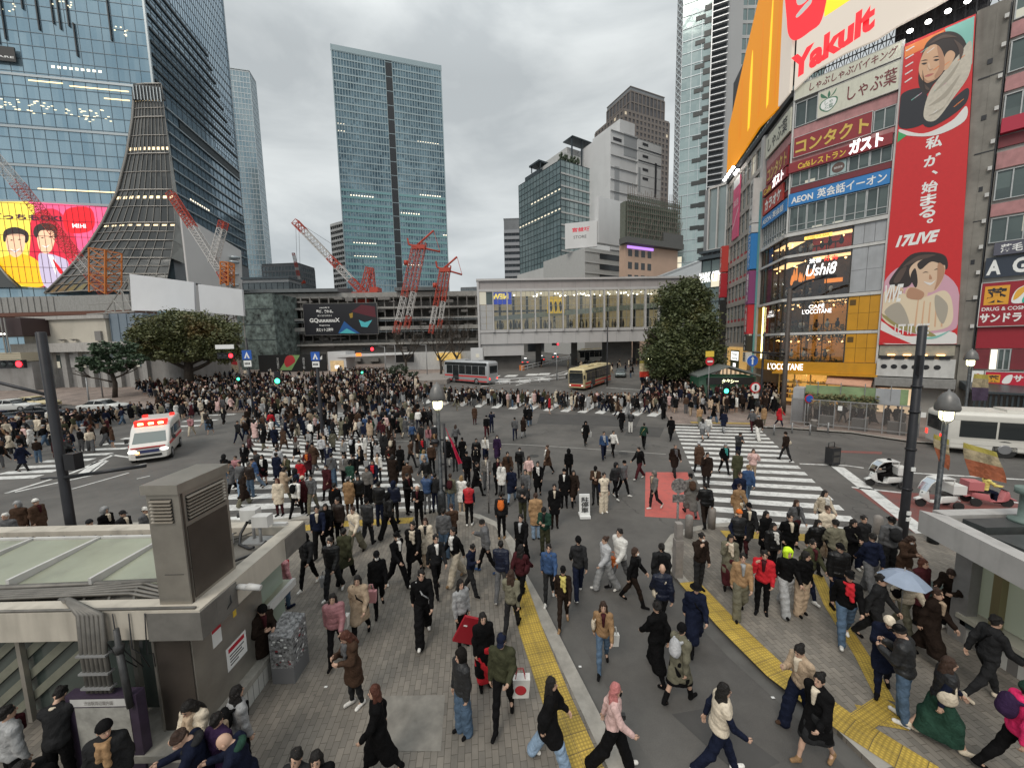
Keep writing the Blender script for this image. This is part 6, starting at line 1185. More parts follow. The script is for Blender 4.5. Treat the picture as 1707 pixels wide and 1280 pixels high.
# the station: platforms, hoardings, sheds between the towers
FP=Fr.at(400,560,92,88);pu=lambda px,py:FP.uv(px,py)
STN=mat('station_grey',(.17,.165,.155),.8,noise=.3,nscale=.35,dirt=.45);STL=mat('station_light',(.31,.30,.28),.7,noise=.2,nscale=.5,dirt=.35)
st=wempty('railway_station',FP.pt(25,2),0,'grimy elevated railway station running behind the square','building');e4=pu(797,520)[0];m=MB().mat(STN)
FP.box(m,-4,e4,gramp(92),8.8,-12,-1);m.mat(STL)
for py,th,dd in((486,1.2,-2),(512,.5,.2),(530,.5,.8),(545,.9,1.0),(572,.5,.6)):z=pu(600,py)[1];FP.box(m,-4,e4,z-th,z,-12,dd)
m.mat(STN);FP.box(m,-4,e4,9,pu(600,490)[1]-1.3,-12,-6);m.build('wall',None,st);m=MB();rr=random.Random(12)
for u in frange(-3,e4-.5,2.3):FP.box(m,u-.14,u+.14,8.5,pu(600,486)[1]-1.2,-.6,-.3)
for k in range(70):u=rr.uniform(-2,e4-2);z=rr.uniform(3,19);FP.box(m,u,u+rr.uniform(.6,3),z,z+rr.uniform(.2,.9),-.9,rr.uniform(-.5,.3))
m.build('post',mat('station_post',(.17,.16,.15),.7,noise=.2),st)
m=MB();[m.tube(FP.pt(-2,z,.9),FP.pt(e4,z+.05,.9),.05,n=4)for z in(10.6,11.0,11.4,13.2,13.6)];[m.tube(FP.pt(u,10.2,.9),FP.pt(u,11.5,.9),.04,n=4)for u in frange(-2,e4,1.5)];m.build('railing',ALU,st)
m=MB().mat(emat('platform_lamps',(1,.93,.8),2.5));[FP.box(m,u,u+1.1,13.9,14.0,-1.5,-1.2)for u in frange(8,e4-3,6)];m.build('platform_lamp',None,st)
m=MB();z=pu(500,486)[1];[m.hexa([FP.pt(a,z,-1),FP.pt(b,z,-1),FP.pt(b,z,-11),FP.pt(a,z,-11),FP.pt(a,z+.8,-1),FP.pt(b,z+.8,-1),FP.pt(b,z+2.2,-11),FP.pt(a,z+2.2,-11)])for a,b in((-3,24),(38,50))];m.build('shed_roof',mat('shed_roof',(.13,.14,.145),.7,noise=.2,nscale=.6),st)
FN=Fr.at(398,560,86,96);nz_=lambda px,py:FN.uv(px,py)
m=MB();FN.box(m,0,nz_(458,540)[0],gramp(86),nz_(430,490)[1],-8,0);o=T(m.build('netted_building',mat('mottled_netting',(.135,.17,.158),.85,noise=1.0,nscale=.8)),'building wrapped in mottled green grey sheeting behind the broad tree','building');m=MB();[FN.box(m,0,nz_(458,540)[0],z,z+.12,0,.06)for z in(9,12.5,16)];m.build('seam',DARKM,o)
FQ=Fr.at(404,470,104,92);tower('dark glass office cube above the mottled sheeting',FQ,0,13,6,0,25,glass_mat('cube_glass',(.05,.06,.065),(.10,.12,.13),.3,.12,rows=.12,lits=1.4),1.6,2.0,DARKM,'fr',.12,.12,.1,name='office_block')
u0,z1=FP.uv(510,508);u1,z0=FP.uv(634,557);o=board('movie_billboard','wide black billboard with white film lettering on the station front',FP,u0,u1,z0,z1,mat('billboard_black',(.012,.012,.016),.4),th=.3,d=1.2,rim=STL,cat='billboard')
for t,y,h,w in(('2025年冬',514,2,18),('夢が、交わる。',520,5,28),('ゼンコクコウカイ',527,2.2,24),('GQuuuuuuX',535,7,50),('Beginning',543,2,17),('大ヒット上映中',550,5.5,28)):ltr(o,FP,t,WHITEL,(546-w/2,y-h/2),(546+w/2,y+h/2),1.53,bold=.03)
m=MB();BLU=mat('film_blue',(.02,.10,.30),.4);TEA=mat('film_teal',(.08,.45,.50),.4);MAR=mat('film_maroon',(.10,.012,.02),.4)
for mm,pts,dd in((BLU,[(568,556),(578,536),(592,548),(604,556)],1.52),(TEA,[(570,556),(582,548),(598,556)],1.525),(MAR,[(590,520),(606,509),(628,512),(630,530),(612,526)],1.52),(TEA,[(602,534),(612,538),(624,534),(616,546),(606,545)],1.525),(mat('film_gold',(.35,.22,.03),.4),[(586,524),(592,522),(592,530),(588,531)],1.53)):FP.poly(m.mat(mm),[FP.uv(*p)for p in pts],dd-.01,dd)
m.build('picture',None,o)
FL1=Fr.at(218,490,74,106);u1=FL1.uv(326,500)[0]
BBW=mat('billboard_white',(.58,.585,.60),.5,noise=.05,nscale=.3)
for i,(a,b,c,dd,lb)in enumerate((((219,457),(223,518),(326,471),(328,519),'large blank white billboard, the left of the pair above the broad tree'),((333,474),(337,520),(406,483),(409,527),'large blank white billboard, the right of the pair above the broad tree'))):
 q=[FL1.uv(*p)for p in(b,dd,c,a)];m=MB().mat(BBW);FL1.poly(m,q,0,.3);m.mat(DARKM);FL1.box(m,q[0][0]-.1,q[1][0]+.1,q[2][1]-.2,q[2][1]-.05,-1.2,-.2);o=T(m.build('blank_billboard'),lb,'billboard','blank billboards over the station corner')
 m=MB();[m.tube(FL1.pt(q[0][0]+k*2.2,gramp(74),-.8),FL1.pt(q[0][0]+k*2.2,q[3][1]-.3,-.6),.1,n=5)for k in range(1,5)];m.build('strut',STL,o)
m=MB();F=FL1;z0=F.uv(200,520)[1];z1=F.uv(215,462)[1];
for k in range(5):u=-1-k*2.6;m.tube(F.pt(u,z0,-.5),F.pt(u,z1-k*2.0,-.5),.12,n=5);m.tube(F.pt(u,z1-k*2.0,-.5),F.pt(u-2.6,z1-(k+1)*2.0,-.5),.12,n=5);m.tube(F.pt(u,z0,-.5),F.pt(u-2.6,z1-(k+1)*2.0,-.5),.1,n=5);m.tube(F.pt(u,z0+2,-.5),F.pt(u-2.6,z0+2,-.5),.09,n=5)
m.tube(F.pt(-.5,z0,-.5),F.pt(-15,z0,-.5),.15,n=5);T(m.build('steel_truss',STL),'pale steel truss left of the blank billboards','truss')
FO=Fr.at(35,560,64,96);ou=lambda px,py:FO.uv(px,py)
ob=wempty('old_building',FO.pt(6,0),0,'old grey building with a blank beige upper wall behind the parked cars','building');CRW=mat('beige_wall',(.50,.46,.39),.8,noise=.1,nscale=.3,dirt=.3);GRW=mat('old_grey_wall',(.27,.26,.25),.8,noise=.2,nscale=.4,dirt=.5)
a=ou(36,540)[0];b=ou(176,540)[0];c=ou(236,545)[0];zr=ou(100,527)[1];zm=ou(100,572)[1];zb=ou(100,585)[1];g0=gramp(64)
m=MB();FO.box(m,a,b,zm,zr-.6,-10,0);m.build('upper_wall',CRW,ob);m=MB();FO.box(m,a-.4,b+.3,zr-.6,zr,-10,.4);FO.box(m,a-1,c,zb-.2,zm-.02,-10,1.2);m.build('cornice',mat('old_cornice',(.42,.40,.375),.8,noise=.12,dirt=.4),ob);m=MB();FO.box(m,a-2,c+6,g0,zb-.22,-10,-.2);m.build('lower_wall',GRW,ob)
m=MB();n_=9;[FO.box(m,a+(c-a)*i/n_-.45,a+(c-a)*i/n_+.45,g0,zb-.24,-.2,.35)for i in range(n_+1)];m.build('pilaster',mat('old_pilaster',(.34,.33,.315),.8,noise=.15,dirt=.4),ob)
for i in range(n_):
 u0=a+(c-a)*i/n_+.7;u1=a+(c-a)*(i+1)/n_-.7;m=MB();FO.box(m,u0,u1,g0+3.4,zb-.7,-.2,-.05);m.build('shutter',mat('shutter_grey',(.38,.37,.36),.7,noise=.1,dirt=.3),ob)if i%2 else(FO.quad(m,u0,u1,g0+3.4,zb-.7,0,[(0,0),(2,0),(2,2),(0,2)]),m.build('window',WINDK,ob))
m=MB();FO.box(m,b+.4,c,zm+.02,ou(200,522)[1],-8,-.4);[FO.box(m,u,u+.08,zm,ou(200,522)[1],-.4,-.3)for u in frange(b+.4,c,1.4)];m.build('blue_panels',mat('blue_sheet',(.17,.21,.25),.5,noise=.1),ob);m=MB();FO.box(m,ou(160,550)[0],ou(170,550)[0],ou(165,568)[1],ou(165,552)[1],0,.3);[m.lathe([(.02,0),(.5,.3)],FO.pt(u,zm+.3,.5),10)for u in(ou(108,560)[0],ou(128,560)[0])];m.build('rooftop_unit',mat('unit_grey',(.20,.19,.18),.7),ob)
m=MB().mat(mat('track_grey',(.30,.295,.28),.7,noise=.2,dirt=.4));F=Fr.at(0,500,82,92);z0,z1=F.uv(0,522)[1],F.uv(0,496)[1];F.box(m,-35,F.uv(215,500)[0],z0,z1,-6,0);m.mat(mat('rust_edge',(.14,.06,.04),.8,noise=.3));F.box(m,-35,F.uv(215,500)[0],z0-.8,z0-.05,-6,.3);m.mat(STL);[F.box(m,u,u+.15,z0,z1,0,.15)for u in frange(-34,12,1.5)]
T(m.build('elevated_track',None),'grey elevated railway deck with a rusty edge at the left','viaduct')
F=Fr.at(0,560,60,92);m=MB().mat(mat('train_dark',(.05,.03,.03),.5,.2));F.box(m,-14,F.uv(38,560)[0],F.uv(0,560)[1],F.uv(0,530)[1],-4,0);m.mat(COOL);[F.box(m,u,u+.9,F.uv(0,558)[1],F.uv(0,556)[1],0,.05)for u in frange(-13,0,2.2)];m.mat(mat('walk_beige',(.45,.40,.30),.7));F.box(m,-14,F.uv(42,595)[0],F.uv(0,603)[1],F.uv(0,588)[1],-4,.5);[F.box(m,-14,F.uv(42,595)[0],F.uv(0,py)[1],F.uv(0,py)[1]+.06,.5,.56)for py in(590,594,598)];m.mat(GRW);F.box(m,-14,F.uv(38,560)[0],gramp(60),F.uv(0,604)[1],-6,-.5);m.mat(STL);[m.tube(F.pt(F.uv(px,560)[0],F.uv(px,588)[1],.6),F.pt(F.uv(px,560)[0],F.uv(px,530)[1],.6),.1,n=5)for px in(14,20)];T(m.build('station_entrance',None),'low station entrance with lit ceiling at the left edge','building')
FZ=Fr.at(302,360,125,-14+90);m=MB().mat(mat('store_white',(.50,.49,.48),.7,noise=.06,nscale=.1,dirt=.12));zu=lambda px,py:FZ.uv(px,py);FZ2=FZ.turn(0,24);q=[FZ2.uv(*p)for p in((302,520),(403,528),(402,418),(300,355))];FZ2.poly(m,[(q[3][0],5),(q[2][0],5),(q[2][0],q[2][1]),(q[3][0],q[2][1]+.0),(q[3][0],q[3][1])]if False else[(0,5),(q[1][0],5),(q[2][0],q[2][1]),(0,q[3][1])],-1,0);o=m.build('store_wall');T(o,'windowless white store wall under the blue tower with drum-shaped lamps','building');m=MB()
for py in(438,458,476,430):p=FZ2.pt(FZ2.uv(386 if py!=430 else 388,py)[0],FZ2.uv(386,py)[1],1.2);m.lathe([(.2,-.5),(1.6,-.3),(1.6,.3),(.2,.5)],p,12)
m.build('drum_lamp',ALU,o)
FY=Fr.at(430,610,80,92);yu=lambda px,py:FY.uv(px,py)
def hoard(label,px0,px1,py0,py1,mt,dep=.4,nm='hoarding'):a=yu(px0,py0);b=yu(px1,py1);m=MB();FY.box(m,a[0],b[0],b[1],a[1],-dep,0);o=m.build(nm,mt);return T(o,label,'hoarding'),a[0],b[0],b[1],a[1]
o,a,b,z0,z1=hoard('black hoarding with white writing and a green diagonal stripe behind the crowd',430,546,592,640,BLK);m=MB();FY.poly(m.mat(mat('hoard_green',(.25,.42,.16),.6)),[yu(*p)for p in((466,617),(482,592),(500,592),(486,617))],0,.02);FY.poly(m.mat(mat('hoard_red',(.55,.04,.05),.6)),smooth([yu(*p)for p in((474,604),(478,594),(488,593),(492,602),(486,608),(478,612))]),.02,.03);FY.poly(m.mat(WHITEL),[yu(*p)for p in((530,600),(537,592),(537,599))],0,.02);m.build('print',None,o);[letters(o,FY,t,WHITEL,yu(px,600)[0],yu(px+4,600)[0],yu(px,615)[1],yu(px,596)[1],.03,vertical=True)for px,t in((461,['次','は','君','だ']),(504,['渋','谷','で','会']))]
o,a,b,z0,z1=hoard('cream patterned hoarding behind the trunk of the broad tree',330,400,598,640,mat('hoard_cream',(.50,.42,.30),.7,noise=.6,nscale=1.2));m=MB();FY.poly(m.mat(mat('hoard_green2',(.08,.22,.08),.6)),smooth([yu(*p)for p in((348,612),(358,600),(378,604),(366,618))]),0,.02);FY.poly(m.mat(MATS['hoard_red']),smooth([yu(*p)for p in((376,600),(390,598),(396,608),(384,606))]),0,.02);m.build('print',None,o)
o=wempty('station_gate',FY.pt(yu(560,620)[0],2),0,'white station gate with a long canopy and a lit notice behind the crowd','gate');m=MB().mat(WM);FY.box(m,yu(548,600)[0],yu(578,600)[0],gramp(80),yu(560,586)[1],-4,.3);m.hexa([FY.pt(yu(560,600)[0],yu(560,596)[1],.3),FY.pt(yu(690,600)[0],yu(690,590)[1],3),FY.pt(yu(690,600)[0],yu(690,590)[1],-4),FY.pt(yu(560,600)[0],yu(560,596)[1],-4),FY.pt(yu(560,600)[0],yu(560,591)[1],.3),FY.pt(yu(690,600)[0],yu(690,588)[1],3),FY.pt(yu(690,600)[0],yu(690,588)[1],-4),FY.pt(yu(560,600)[0],yu(560,591)[1],-4)]);m.build('canopy',None,o);m=MB().mat(mat('gate_wood',(.42,.30,.17),.6,noise=.5,nscale=1.0,emit=(1,.7,.35,.3)));FY.box(m,yu(552,604)[0],yu(574,604)[0],gramp(80),yu(560,601)[1],.3,.4);m.mat(SIGNW);FY.box(m,yu(560,610)[0],yu(567,610)[0],yu(560,614)[1],yu(560,609)[1],.4,.43);m.build('notice',None,o);m=MB();FY.box(m,yu(605,592)[0],yu(613,592)[0],yu(610,593)[1],yu(610,588)[1],3.1,3.3);m.build('orange_lamp',emat('orange_board',(1,.22,.03),1.2),o)
o,a,b,z0,z1=hoard('white site hoarding under the bare trees',640,800,588,615,mat('hoard_white',(.50,.50,.49),.7,noise=.1,dirt=.3));m=MB().mat(mat('kiosk_glow',(.6,.42,.15),.7,noise=.7,nscale=.8,emit=(1,.62,.15,.35)));FY.box(m,yu(730,590)[0],yu(768,590)[0],yu(740,600)[1],yu(740,588)[1],.02,1.0);m.mat(BLK);FY.box(m,yu(660,595)[0],yu(690,595)[0],yu(670,604)[1],yu(670,589)[1],.0,.05);m.build('kiosk_front',None,o)
m=MB();F=Fr.at(785,600,66,90);F.box(m,0,F.uv(805,600)[0],gramp(66),F.uv(790,580)[1],-3,0);o=T(m.build('white_cabin',WM),'white cabin with a small window beside the grey bus','cabin');m=MB();F.box(m,.9,1.5,F.uv(790,596)[1],F.uv(790,590)[1],0,.03);m.build('window',WINDK,o)
# street furniture, trees, vehicles
BLKP=mat('pole_black',(.022,.022,.026),.45,.3,noise=.3,nscale=3);GRYP=mat('pole_grey',(.30,.30,.30),.5,.4,noise=.15);SSTEEL=mat('bronze_steel',(.36,.335,.295),.34,.6,noise=.25,nscale=1.2);SDARK=mat('bronze_steel_dark',(.105,.088,.075),.34,.5,noise=.3,nscale=.9)
FROST=mat('frosted_skylight',(.30,.31,.235),.35,noise=.2,nscale=.8,dirt=.4);CREAMF=mat('cream_fascia',(.50,.455,.385),.7,noise=.12,nscale=1.5,dirt=.5);PIPE=mat('conduit',(.15,.14,.125),.5,.3,noise=.3,nscale=4);RUBBER=mat('rubber_hose',(.02,.02,.022),.5);TILE=paver_mat('white_wall_tile',(.52,.51,.47),(.48,.47,.44),(.16,.15,.14),.15,.15,0,.008,.2)
GSTAIR=mat('stair_glass',(.06,.075,.068),.12,spec=.8,noise=.2,nscale=.6);TREAD=mat('stair_tread',(.17,.17,.13),.7,noise=.2)
# station entrance pavilion, left foreground
K=wempty('subway_entrance',(-8,6.8,.1),0,'low subway entrance with a cream roof edge, skylights and a steel ventilation shaft','subway entrance')
x0,x1,y0,y1=-16,-4.92,5.33,8.24
m=MB();m.box(x0,x1,y0,y0+.28,2.52,3.0);m.box(x0,x1,y1-.28,y1,2.52,3.0);m.box(x1-.28,x1,y0+.282,y1-.282,2.52,2.998);m.build('roof_edge',CREAMF,K)
m=MB();m.box(x0,x1-.285,y0+.285,y1-.285,2.55,2.82);m.build('roof',mat('roof_dirt',(.13,.12,.105),.85,noise=.5,nscale=2),K)
m=MB();m.box(x1-.83,x1+.012,y0-.012,y0+.3,2.5,2.96);m.box(x1-.27,x1+.014,y0+.3,y0+.75,2.5,2.96);m.box(x1-.27,x1+.013,y1-.75,y1+.012,2.5,2.96);m.build('corner_plate',mat('plate_grey',(.20,.19,.175),.5,.4,noise=.2),K)
for i in range(7):
 a=-6.1-i*1.45;m=MB();m.hexa([(a-1.36,6.15,2.86),(a,6.15,2.86),(a,7.55,2.86),(a-1.36,7.55,2.86),(a-1.36,6.15,2.92),(a,6.15,2.92),(a,7.55,3.02),(a-1.36,7.55,3.02)]);sk_=m.build('skylight',FROST,K);m=MB();m.box(a-1.42,a-1.365,6.1,7.6,2.84,3.06);m.box(a-1.36,a,7.56,7.62,2.84,3.06);m.build('frame',OFFW,sk_)
m=MB();rr=random.Random(21)
for k in range(22):a=-5.9-k*.42;m.tube((a,5.66,2.86),(a-.35,6.1,2.9),.022,n=5)
for k in range(26):a=-6.2-k*.35;m.tube((a,7.66,2.86),(a+.3,7.9,2.92),.02,n=4)
for k in range(5):m.path([(-15,5.72+k*.07,2.9),(-10,5.74+k*.06,2.92+.02*math.sin(k)),(-7.5,5.80+k*.05,2.95),(-6.6,5.9+k*.09,2.9),(-5.7,5.7+k*.06,2.9)],.028,6)
m.path([(-15,6.04,2.93),(-9,6.05,2.95),(-5.75,6.25,2.9)],.05,6);m.path([(-15,5.36,3.02),(-5.0,5.36,3.02)],.022,6);m.build('roof_pipe',PIPE,K)
for k in range(6):
 m=MB();a=-6.72+k*.07;m.path([(-7.6+k*.02,5.75,2.92),(-7.15,5.5,3.06+k*.01),(a,5.27,3.0),(a,5.24,2.4),(a,5.25,1.72)],.034,7);m.build('conduit',PIPE,K)
m=MB();[m.box(-6.78,-6.32,5.19,5.30,z,z+.03)for z in(2.35,2.05,1.8)];m.build('clamp',GRYP,K)
m=MB();m.lathe([(.05,0),(.07,.12),(.04,.14),(.035,.4)],(-6.12,5.22,2.4),10);m.tube((-6.12,5.22,2.4),(-6.05,5.2,1.5),.045,n=8);m.build('downpipe',mat('downpipe_black',(.04,.04,.04),.5,noise=.5,nscale=9),K)
m=MB().mat(GSTAIR);m.quad((x0,5.75,.9),(-6.0,5.75,.9),(-6.0,5.75,2.5),(x0,5.75,2.5));m.mat(TREAD)
m.mat(RUBBER);[m.path([(-6.5+k*.25,5.31,2.98),(-6.45+k*.22,5.3,2.6-.1*k),(-6.3+k*.2,5.31,2.3),(-6.2+k*.1,5.5,1.9)],.008,4)for k in range(4)];m.mat(TREAD)
for k in range(14):a=-14.7+k*.46;m.hexa([(a,5.70,.9),(a+.2,5.70,.9),(a+.2,5.73,.9),(a,5.73,.9),(a+1.9,5.70,2.5),(a+2.1,5.70,2.5),(a+2.1,5.73,2.5),(a+1.9,5.73,2.5)])
m.mat(SSTEEL);[m.box(a,a+.07,5.62,5.69,.8,2.5)for a in(-8.3,-9.9,-11.5,-13.1,-6.05,-6.4)];m.build('glass_wall',None,K)
m=MB().mat(SDARK);m.box(-5.98,-5.4,5.6,7.3,.62,2.5);m.mat(SSTEEL);m.box(-5.4,-5.375,5.62,7.28,.62,2.5);m.box(-6.0,-5.97,5.58,5.61,.62,2.5);m.build('corner_wall',None,K)
m=MB().mat(WHITEL);m.box(-5.374,-5.37,6.0,6.2,1.75,2.15);m.box(-5.374,-5.37,6.25,6.75,1.05,1.5);m.mat(MATS['hang_red']);m.box(-5.37,-5.367,6.0,6.2,2.02,2.15);m.box(-5.37,-5.367,6.3,6.7,1.38,1.46);m.mat(YELL);m.box(-5.374,-5.37,6.5,6.58,1.95,2.25);m.mat(BLK);[m.box(-5.37,-5.366,6.32,6.32+w_,z,z+.02)for z,w_ in((1.3,.36),(1.24,.3),(1.18,.34),(1.12,.2))];m.build('sticker',None,K)
m=MB().mat(mat('ledge_stone',(.30,.285,.25),.8,noise=.3));m.box(-6.6,-5.18,5.2,8.0,.5,.62);m.mat(TILE);m.box(-6.5,-5.22,5.25,7.95,.1,.5);m.build('planter_wall',None,K)
m=MB().mat(FROST);m.box(-6.0,-5.28,7.3,8.2,1.5,1.58);m.mat(mat('side_glass',(.30,.36,.30),.2,spec=.7));m.box(-5.6,-5.45,7.35,8.1,.62,2.5);m.mat(OFFW);m.box(-5.30,-5.22,7.28,8.22,1.44,1.6);m.box(-5.96,-5.3,7.22,7.29,1.44,1.6);m.build('side_canopy',None,K)
m=MB().mat(OFFW);m.box(-5.5,-5.2,8.0,8.1,2.98,3.06);m.build('cap',None,K)
V=wempty('ventilation_shaft',(-5.4,5.9,2.85),0,'tall bronze steel ventilation shaft with louvres standing on the entrance roof','ventilation shaft')
m=MB();m.box(-5.66,-5.16,5.47,6.42,2.83,4.82);m.build('casing',SSTEEL,V);m=MB();m.box(-5.70,-5.13,5.43,6.46,4.82,4.97);m.build('lid',SSTEEL,V);m=MB();m.box(-5.158,-5.150,5.55,6.36,3.05,4.25);m.box(-5.158,-5.152,5.50,5.53,2.9,4.8);m.build('side_plate',SDARK,V)
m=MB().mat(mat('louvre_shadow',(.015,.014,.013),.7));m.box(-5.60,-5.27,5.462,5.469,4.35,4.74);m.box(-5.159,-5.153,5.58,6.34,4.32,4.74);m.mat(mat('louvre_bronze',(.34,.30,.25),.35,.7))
for k in range(7):z=4.36+k*.055;m.hexa([(-5.60,5.43,z),(-5.27,5.43,z),(-5.27,5.462,z+.02),(-5.60,5.462,z+.02),(-5.60,5.43,z+.012),(-5.27,5.43,z+.012),(-5.27,5.462,z+.034),(-5.60,5.462,z+.034)]);m.hexa([(-5.12,5.58,z),(-5.12,6.34,z),(-5.153,6.34,z+.02),(-5.153,5.58,z+.02),(-5.12,5.58,z+.012),(-5.12,6.34,z+.012),(-5.153,6.34,z+.034),(-5.153,5.58,z+.034)])
m.build('louvre',None,V);m=MB();m.box(-5.52,-5.22,5.464,5.468,3.5,3.506);m.box(-5.156,-5.151,5.5,6.4,3.56,3.567);m.build('seam',BLK,V)
def label_cam(x,y,z,lb,nm,fn):o=wempty(nm,(x,y,z),0,lb,nm.split('_')[-1]);fn(o);return o
def cam_fn(o):
 m=MB();m.tube((-5.75,7.75,2.8),(-5.75,7.75,3.3),.03,n=6);m.tube((-5.5,7.6,2.8),(-5.5,7.6,3.25),.03,n=6);m.box(-5.9,-5.35,7.5,7.85,2.82,2.86);m.build('mount',GRYP,o)
 for a,b,z in((-5.95,7.75,3.3),(-5.6,7.6,3.22)):m=MB().mat(OFFW);m.box(a,a+.34,b-.1,b+.1,z,z+.24);m.mat(BLK);m.tube((a-.02,b,z+.1),(a-.1,b-.03,z+.1),.05,n=8);m.build('camera_box',None,o)
 m=MB();m.path([(-5.85,7.8,3.3),(-6.0,7.7,3.0),(-5.9,7.5,2.86),(-5.6,7.35,2.85),(-5.45,7.3,2.9)],.03,6);m.path([(-5.4,7.6,2.86),(-5.3,7.1,2.88),(-5.5,6.8,2.9)],.025,6);m.build('cable',RUBBER,o)
label_cam(-5.7,7.7,2.8,'pair of cream camera boxes with black cable on the entrance roof','security_camera',cam_fn)
def sm(o):m=MB().mat(OFFW);m.tube((-4.9,6.1,2.85),(-4.72,6.08,2.85),.05,n=8);m.tube((-4.72,6.08,2.86),(-4.5,6.1,2.82),.06,.05,n=8);m.mat(BLK);m.path([(-4.95,5.95,2.95),(-4.88,5.9,2.7),(-4.93,5.8,2.6)],.012,5);m.build('body',None,o)
label_cam(-4.9,6.1,2.85,'small white camera on the cream roof edge','wall_camera',sm)
MP=wempty('map_board',(-6.5,5.6,.1),0,'weathered area map in a purple frame before the stair glass','map board');m=MB();m.box(-7.08,-5.97,5.22,5.36,.1,1.68);m.build('frame',mat('frame_purple',(.045,.03,.055),.5,noise=.3,nscale=5),MP)
m=MB().mat(mat('map_paper',(.34,.33,.30),.6,noise=.35,nscale=5));m.quad((-6.95,5.215,.68),(-6.1,5.215,.68),(-6.1,5.215,1.48),(-6.95,5.215,1.48));m.mat(mat('map_title',(.50,.49,.47),.6,noise=.15));m.quad((-7.0,5.213,1.5),(-6.06,5.213,1.5),(-6.06,5.213,1.63),(-7.0,5.213,1.63));m.mat(mat('map_green',(.22,.26,.06),.6,noise=.3));m.poly([(-6.62,5.211,.70),(-6.3,5.211,.70),(-6.38,5.211,.82),(-6.55,5.211,.76)]);m.build('map_panel',None,MP)
FMAP=Fr((-7.08,5.21),90);letters(MP,FMAP,'渋谷駅周辺案内図',mat('map_ink',(.16,.14,.13),.6),.3,.75,1.53,1.6,.004)
GB=wempty('graffiti_box',(-5.1,7.5,.1),0,'small power box covered in black and white stickers beside the entrance wall','utility box');rr=random.Random(9);m=MB().mat(mat('box_grey',(.16,.16,.165),.6));m.box(-5.08,-4.62,6.95,7.5,.1,.45);m.mat(mat('sticker_mix',(.26,.26,.26),.6,noise=1.0,nscale=16));m.hexa([(-5.08,6.95,.45),(-4.62,6.95,.45),(-4.62,7.5,.45),(-5.08,7.5,.45),(-5.08,6.95,1.2),(-4.62,6.95,1.12),(-4.62,7.5,1.25),(-5.08,7.5,1.3)]);m.build('cabinet',None,GB);m=MB()
for k in range(70):
 m.mat(rr.choice([WHITEL,BLK,BLK,WHITEL,GRYP,SREDB]));s_=rr.uniform(.02,.06);a=rr.uniform(-5.04,-4.68);z=rr.uniform(.5,1.1);b=rr.uniform(7.0,7.42)
 if k%2:m.box(a,a+s_,6.944-.00004*k,6.949,z,z+s_*.6)
 else:m.box(-4.619,-4.615+.00004*k,b,b+s_,z,z+s_*.6)
m.build('sticker',None,GB)
# right pavilion
K2=wempty('subway_entrance',(11,7,.1),0,'low subway entrance roof with grey fascia and a lit glass front at the right','subway entrance');A,B,C_=(9.34,8.14),(8.86,5.5),(14.5,8.2)
m=MB();m.hexa([(A[0],A[1],2.5),(B[0],B[1],2.5),(B[0]+.3,B[1],2.5),(A[0]+.3,A[1]-.3,2.5),(A[0],A[1],3),(B[0],B[1],3),(B[0]+.3,B[1],3),(A[0]+.3,A[1]-.3,3)]);m.box(A[0]+.302,15,7.86,8.14,2.5,3.0);m.build('roof_edge',mat('grey_fascia',(.40,.385,.37),.7,noise=.12,nscale=2,dirt=.3),K2)
m=MB().mat(mat('roof_dirt',(.13,.12,.105),.85,noise=.5,nscale=2));m.prism([(A[0]+.31,7.85),(B[0]+.31,5.0),(15,5.0),(15,7.85)],2.55,2.8);m.mat(mat('duct_dark',(.05,.055,.055),.5,noise=.3));m.box(9.8,14,7.3,7.7,2.8,3.0);m.box(9.6,14,6.5,7.1,2.8,2.95);m.mat(CREAMF);m.box(10.6,14,7.05,7.25,2.8,2.98);m.box(11.2,13,5.6,6.6,2.8,3.15);m.mat(mat('vent_green',(.14,.19,.17),.6,noise=.3));m.lathe([(.25,0),(.25,.05),(.12,.1),(.12,.6),(.2,.62),(.2,.75)],(10.9,7.5,3.0),14);m.mat(RUBBER);m.path([(11.1,7.5,3.6),(11.5,7.5,3.5),(11.6,7.4,3.05)],.05,6);m.build('roof',None,K2)
m=MB().mat(mat('pillar_grey',(.24,.23,.22),.6,noise=.15));m.box(10.0,10.25,7.6,7.9,.1,2.5);m.mat(mat('gold_frame',(.28,.24,.13),.4,.5));[m.box(10.15,10.3,y,y+.14,.75,2.5)for y in(7.2,6.3,5.4)];m.mat(mat('pale_glass',(.30,.33,.27),.15,spec=.8,emit=(.8,.85,.6,.06)));m.box(10.3,10.36,5,7.9,.8,2.5);m.mat(mat('ledge_cream',(.42,.40,.33),.7));m.box(9.95,10.5,5,7.75,.66,.76);m.mat(DARKM);m.box(10.0,10.3,5,7.7,.52,.66);m.mat(TILE);m.box(10.05,10.4,5,7.7,.1,.52);m.build('front',None,K2)
def thing(nm,lb,cat,loc,parts,group=None,rz=0):
 o=empty(nm,loc,rz,lb,cat,group)
 for pn,fn in parts:fn(pn,o)
 return o
def one(nm,lb,cat,m,mt=None,group=None):return T(m.build(nm,mt),lb,cat,group)
m=MB();m.lathe([(.2,0),(.22,.05),(.22,.55),(.2,.6)],(10.6,8.75,.1),14);one('green_bin','dark green cylinder bin beside the corner of the right pavilion','bin',m,mat('bin_green',(.03,.06,.055),.5))
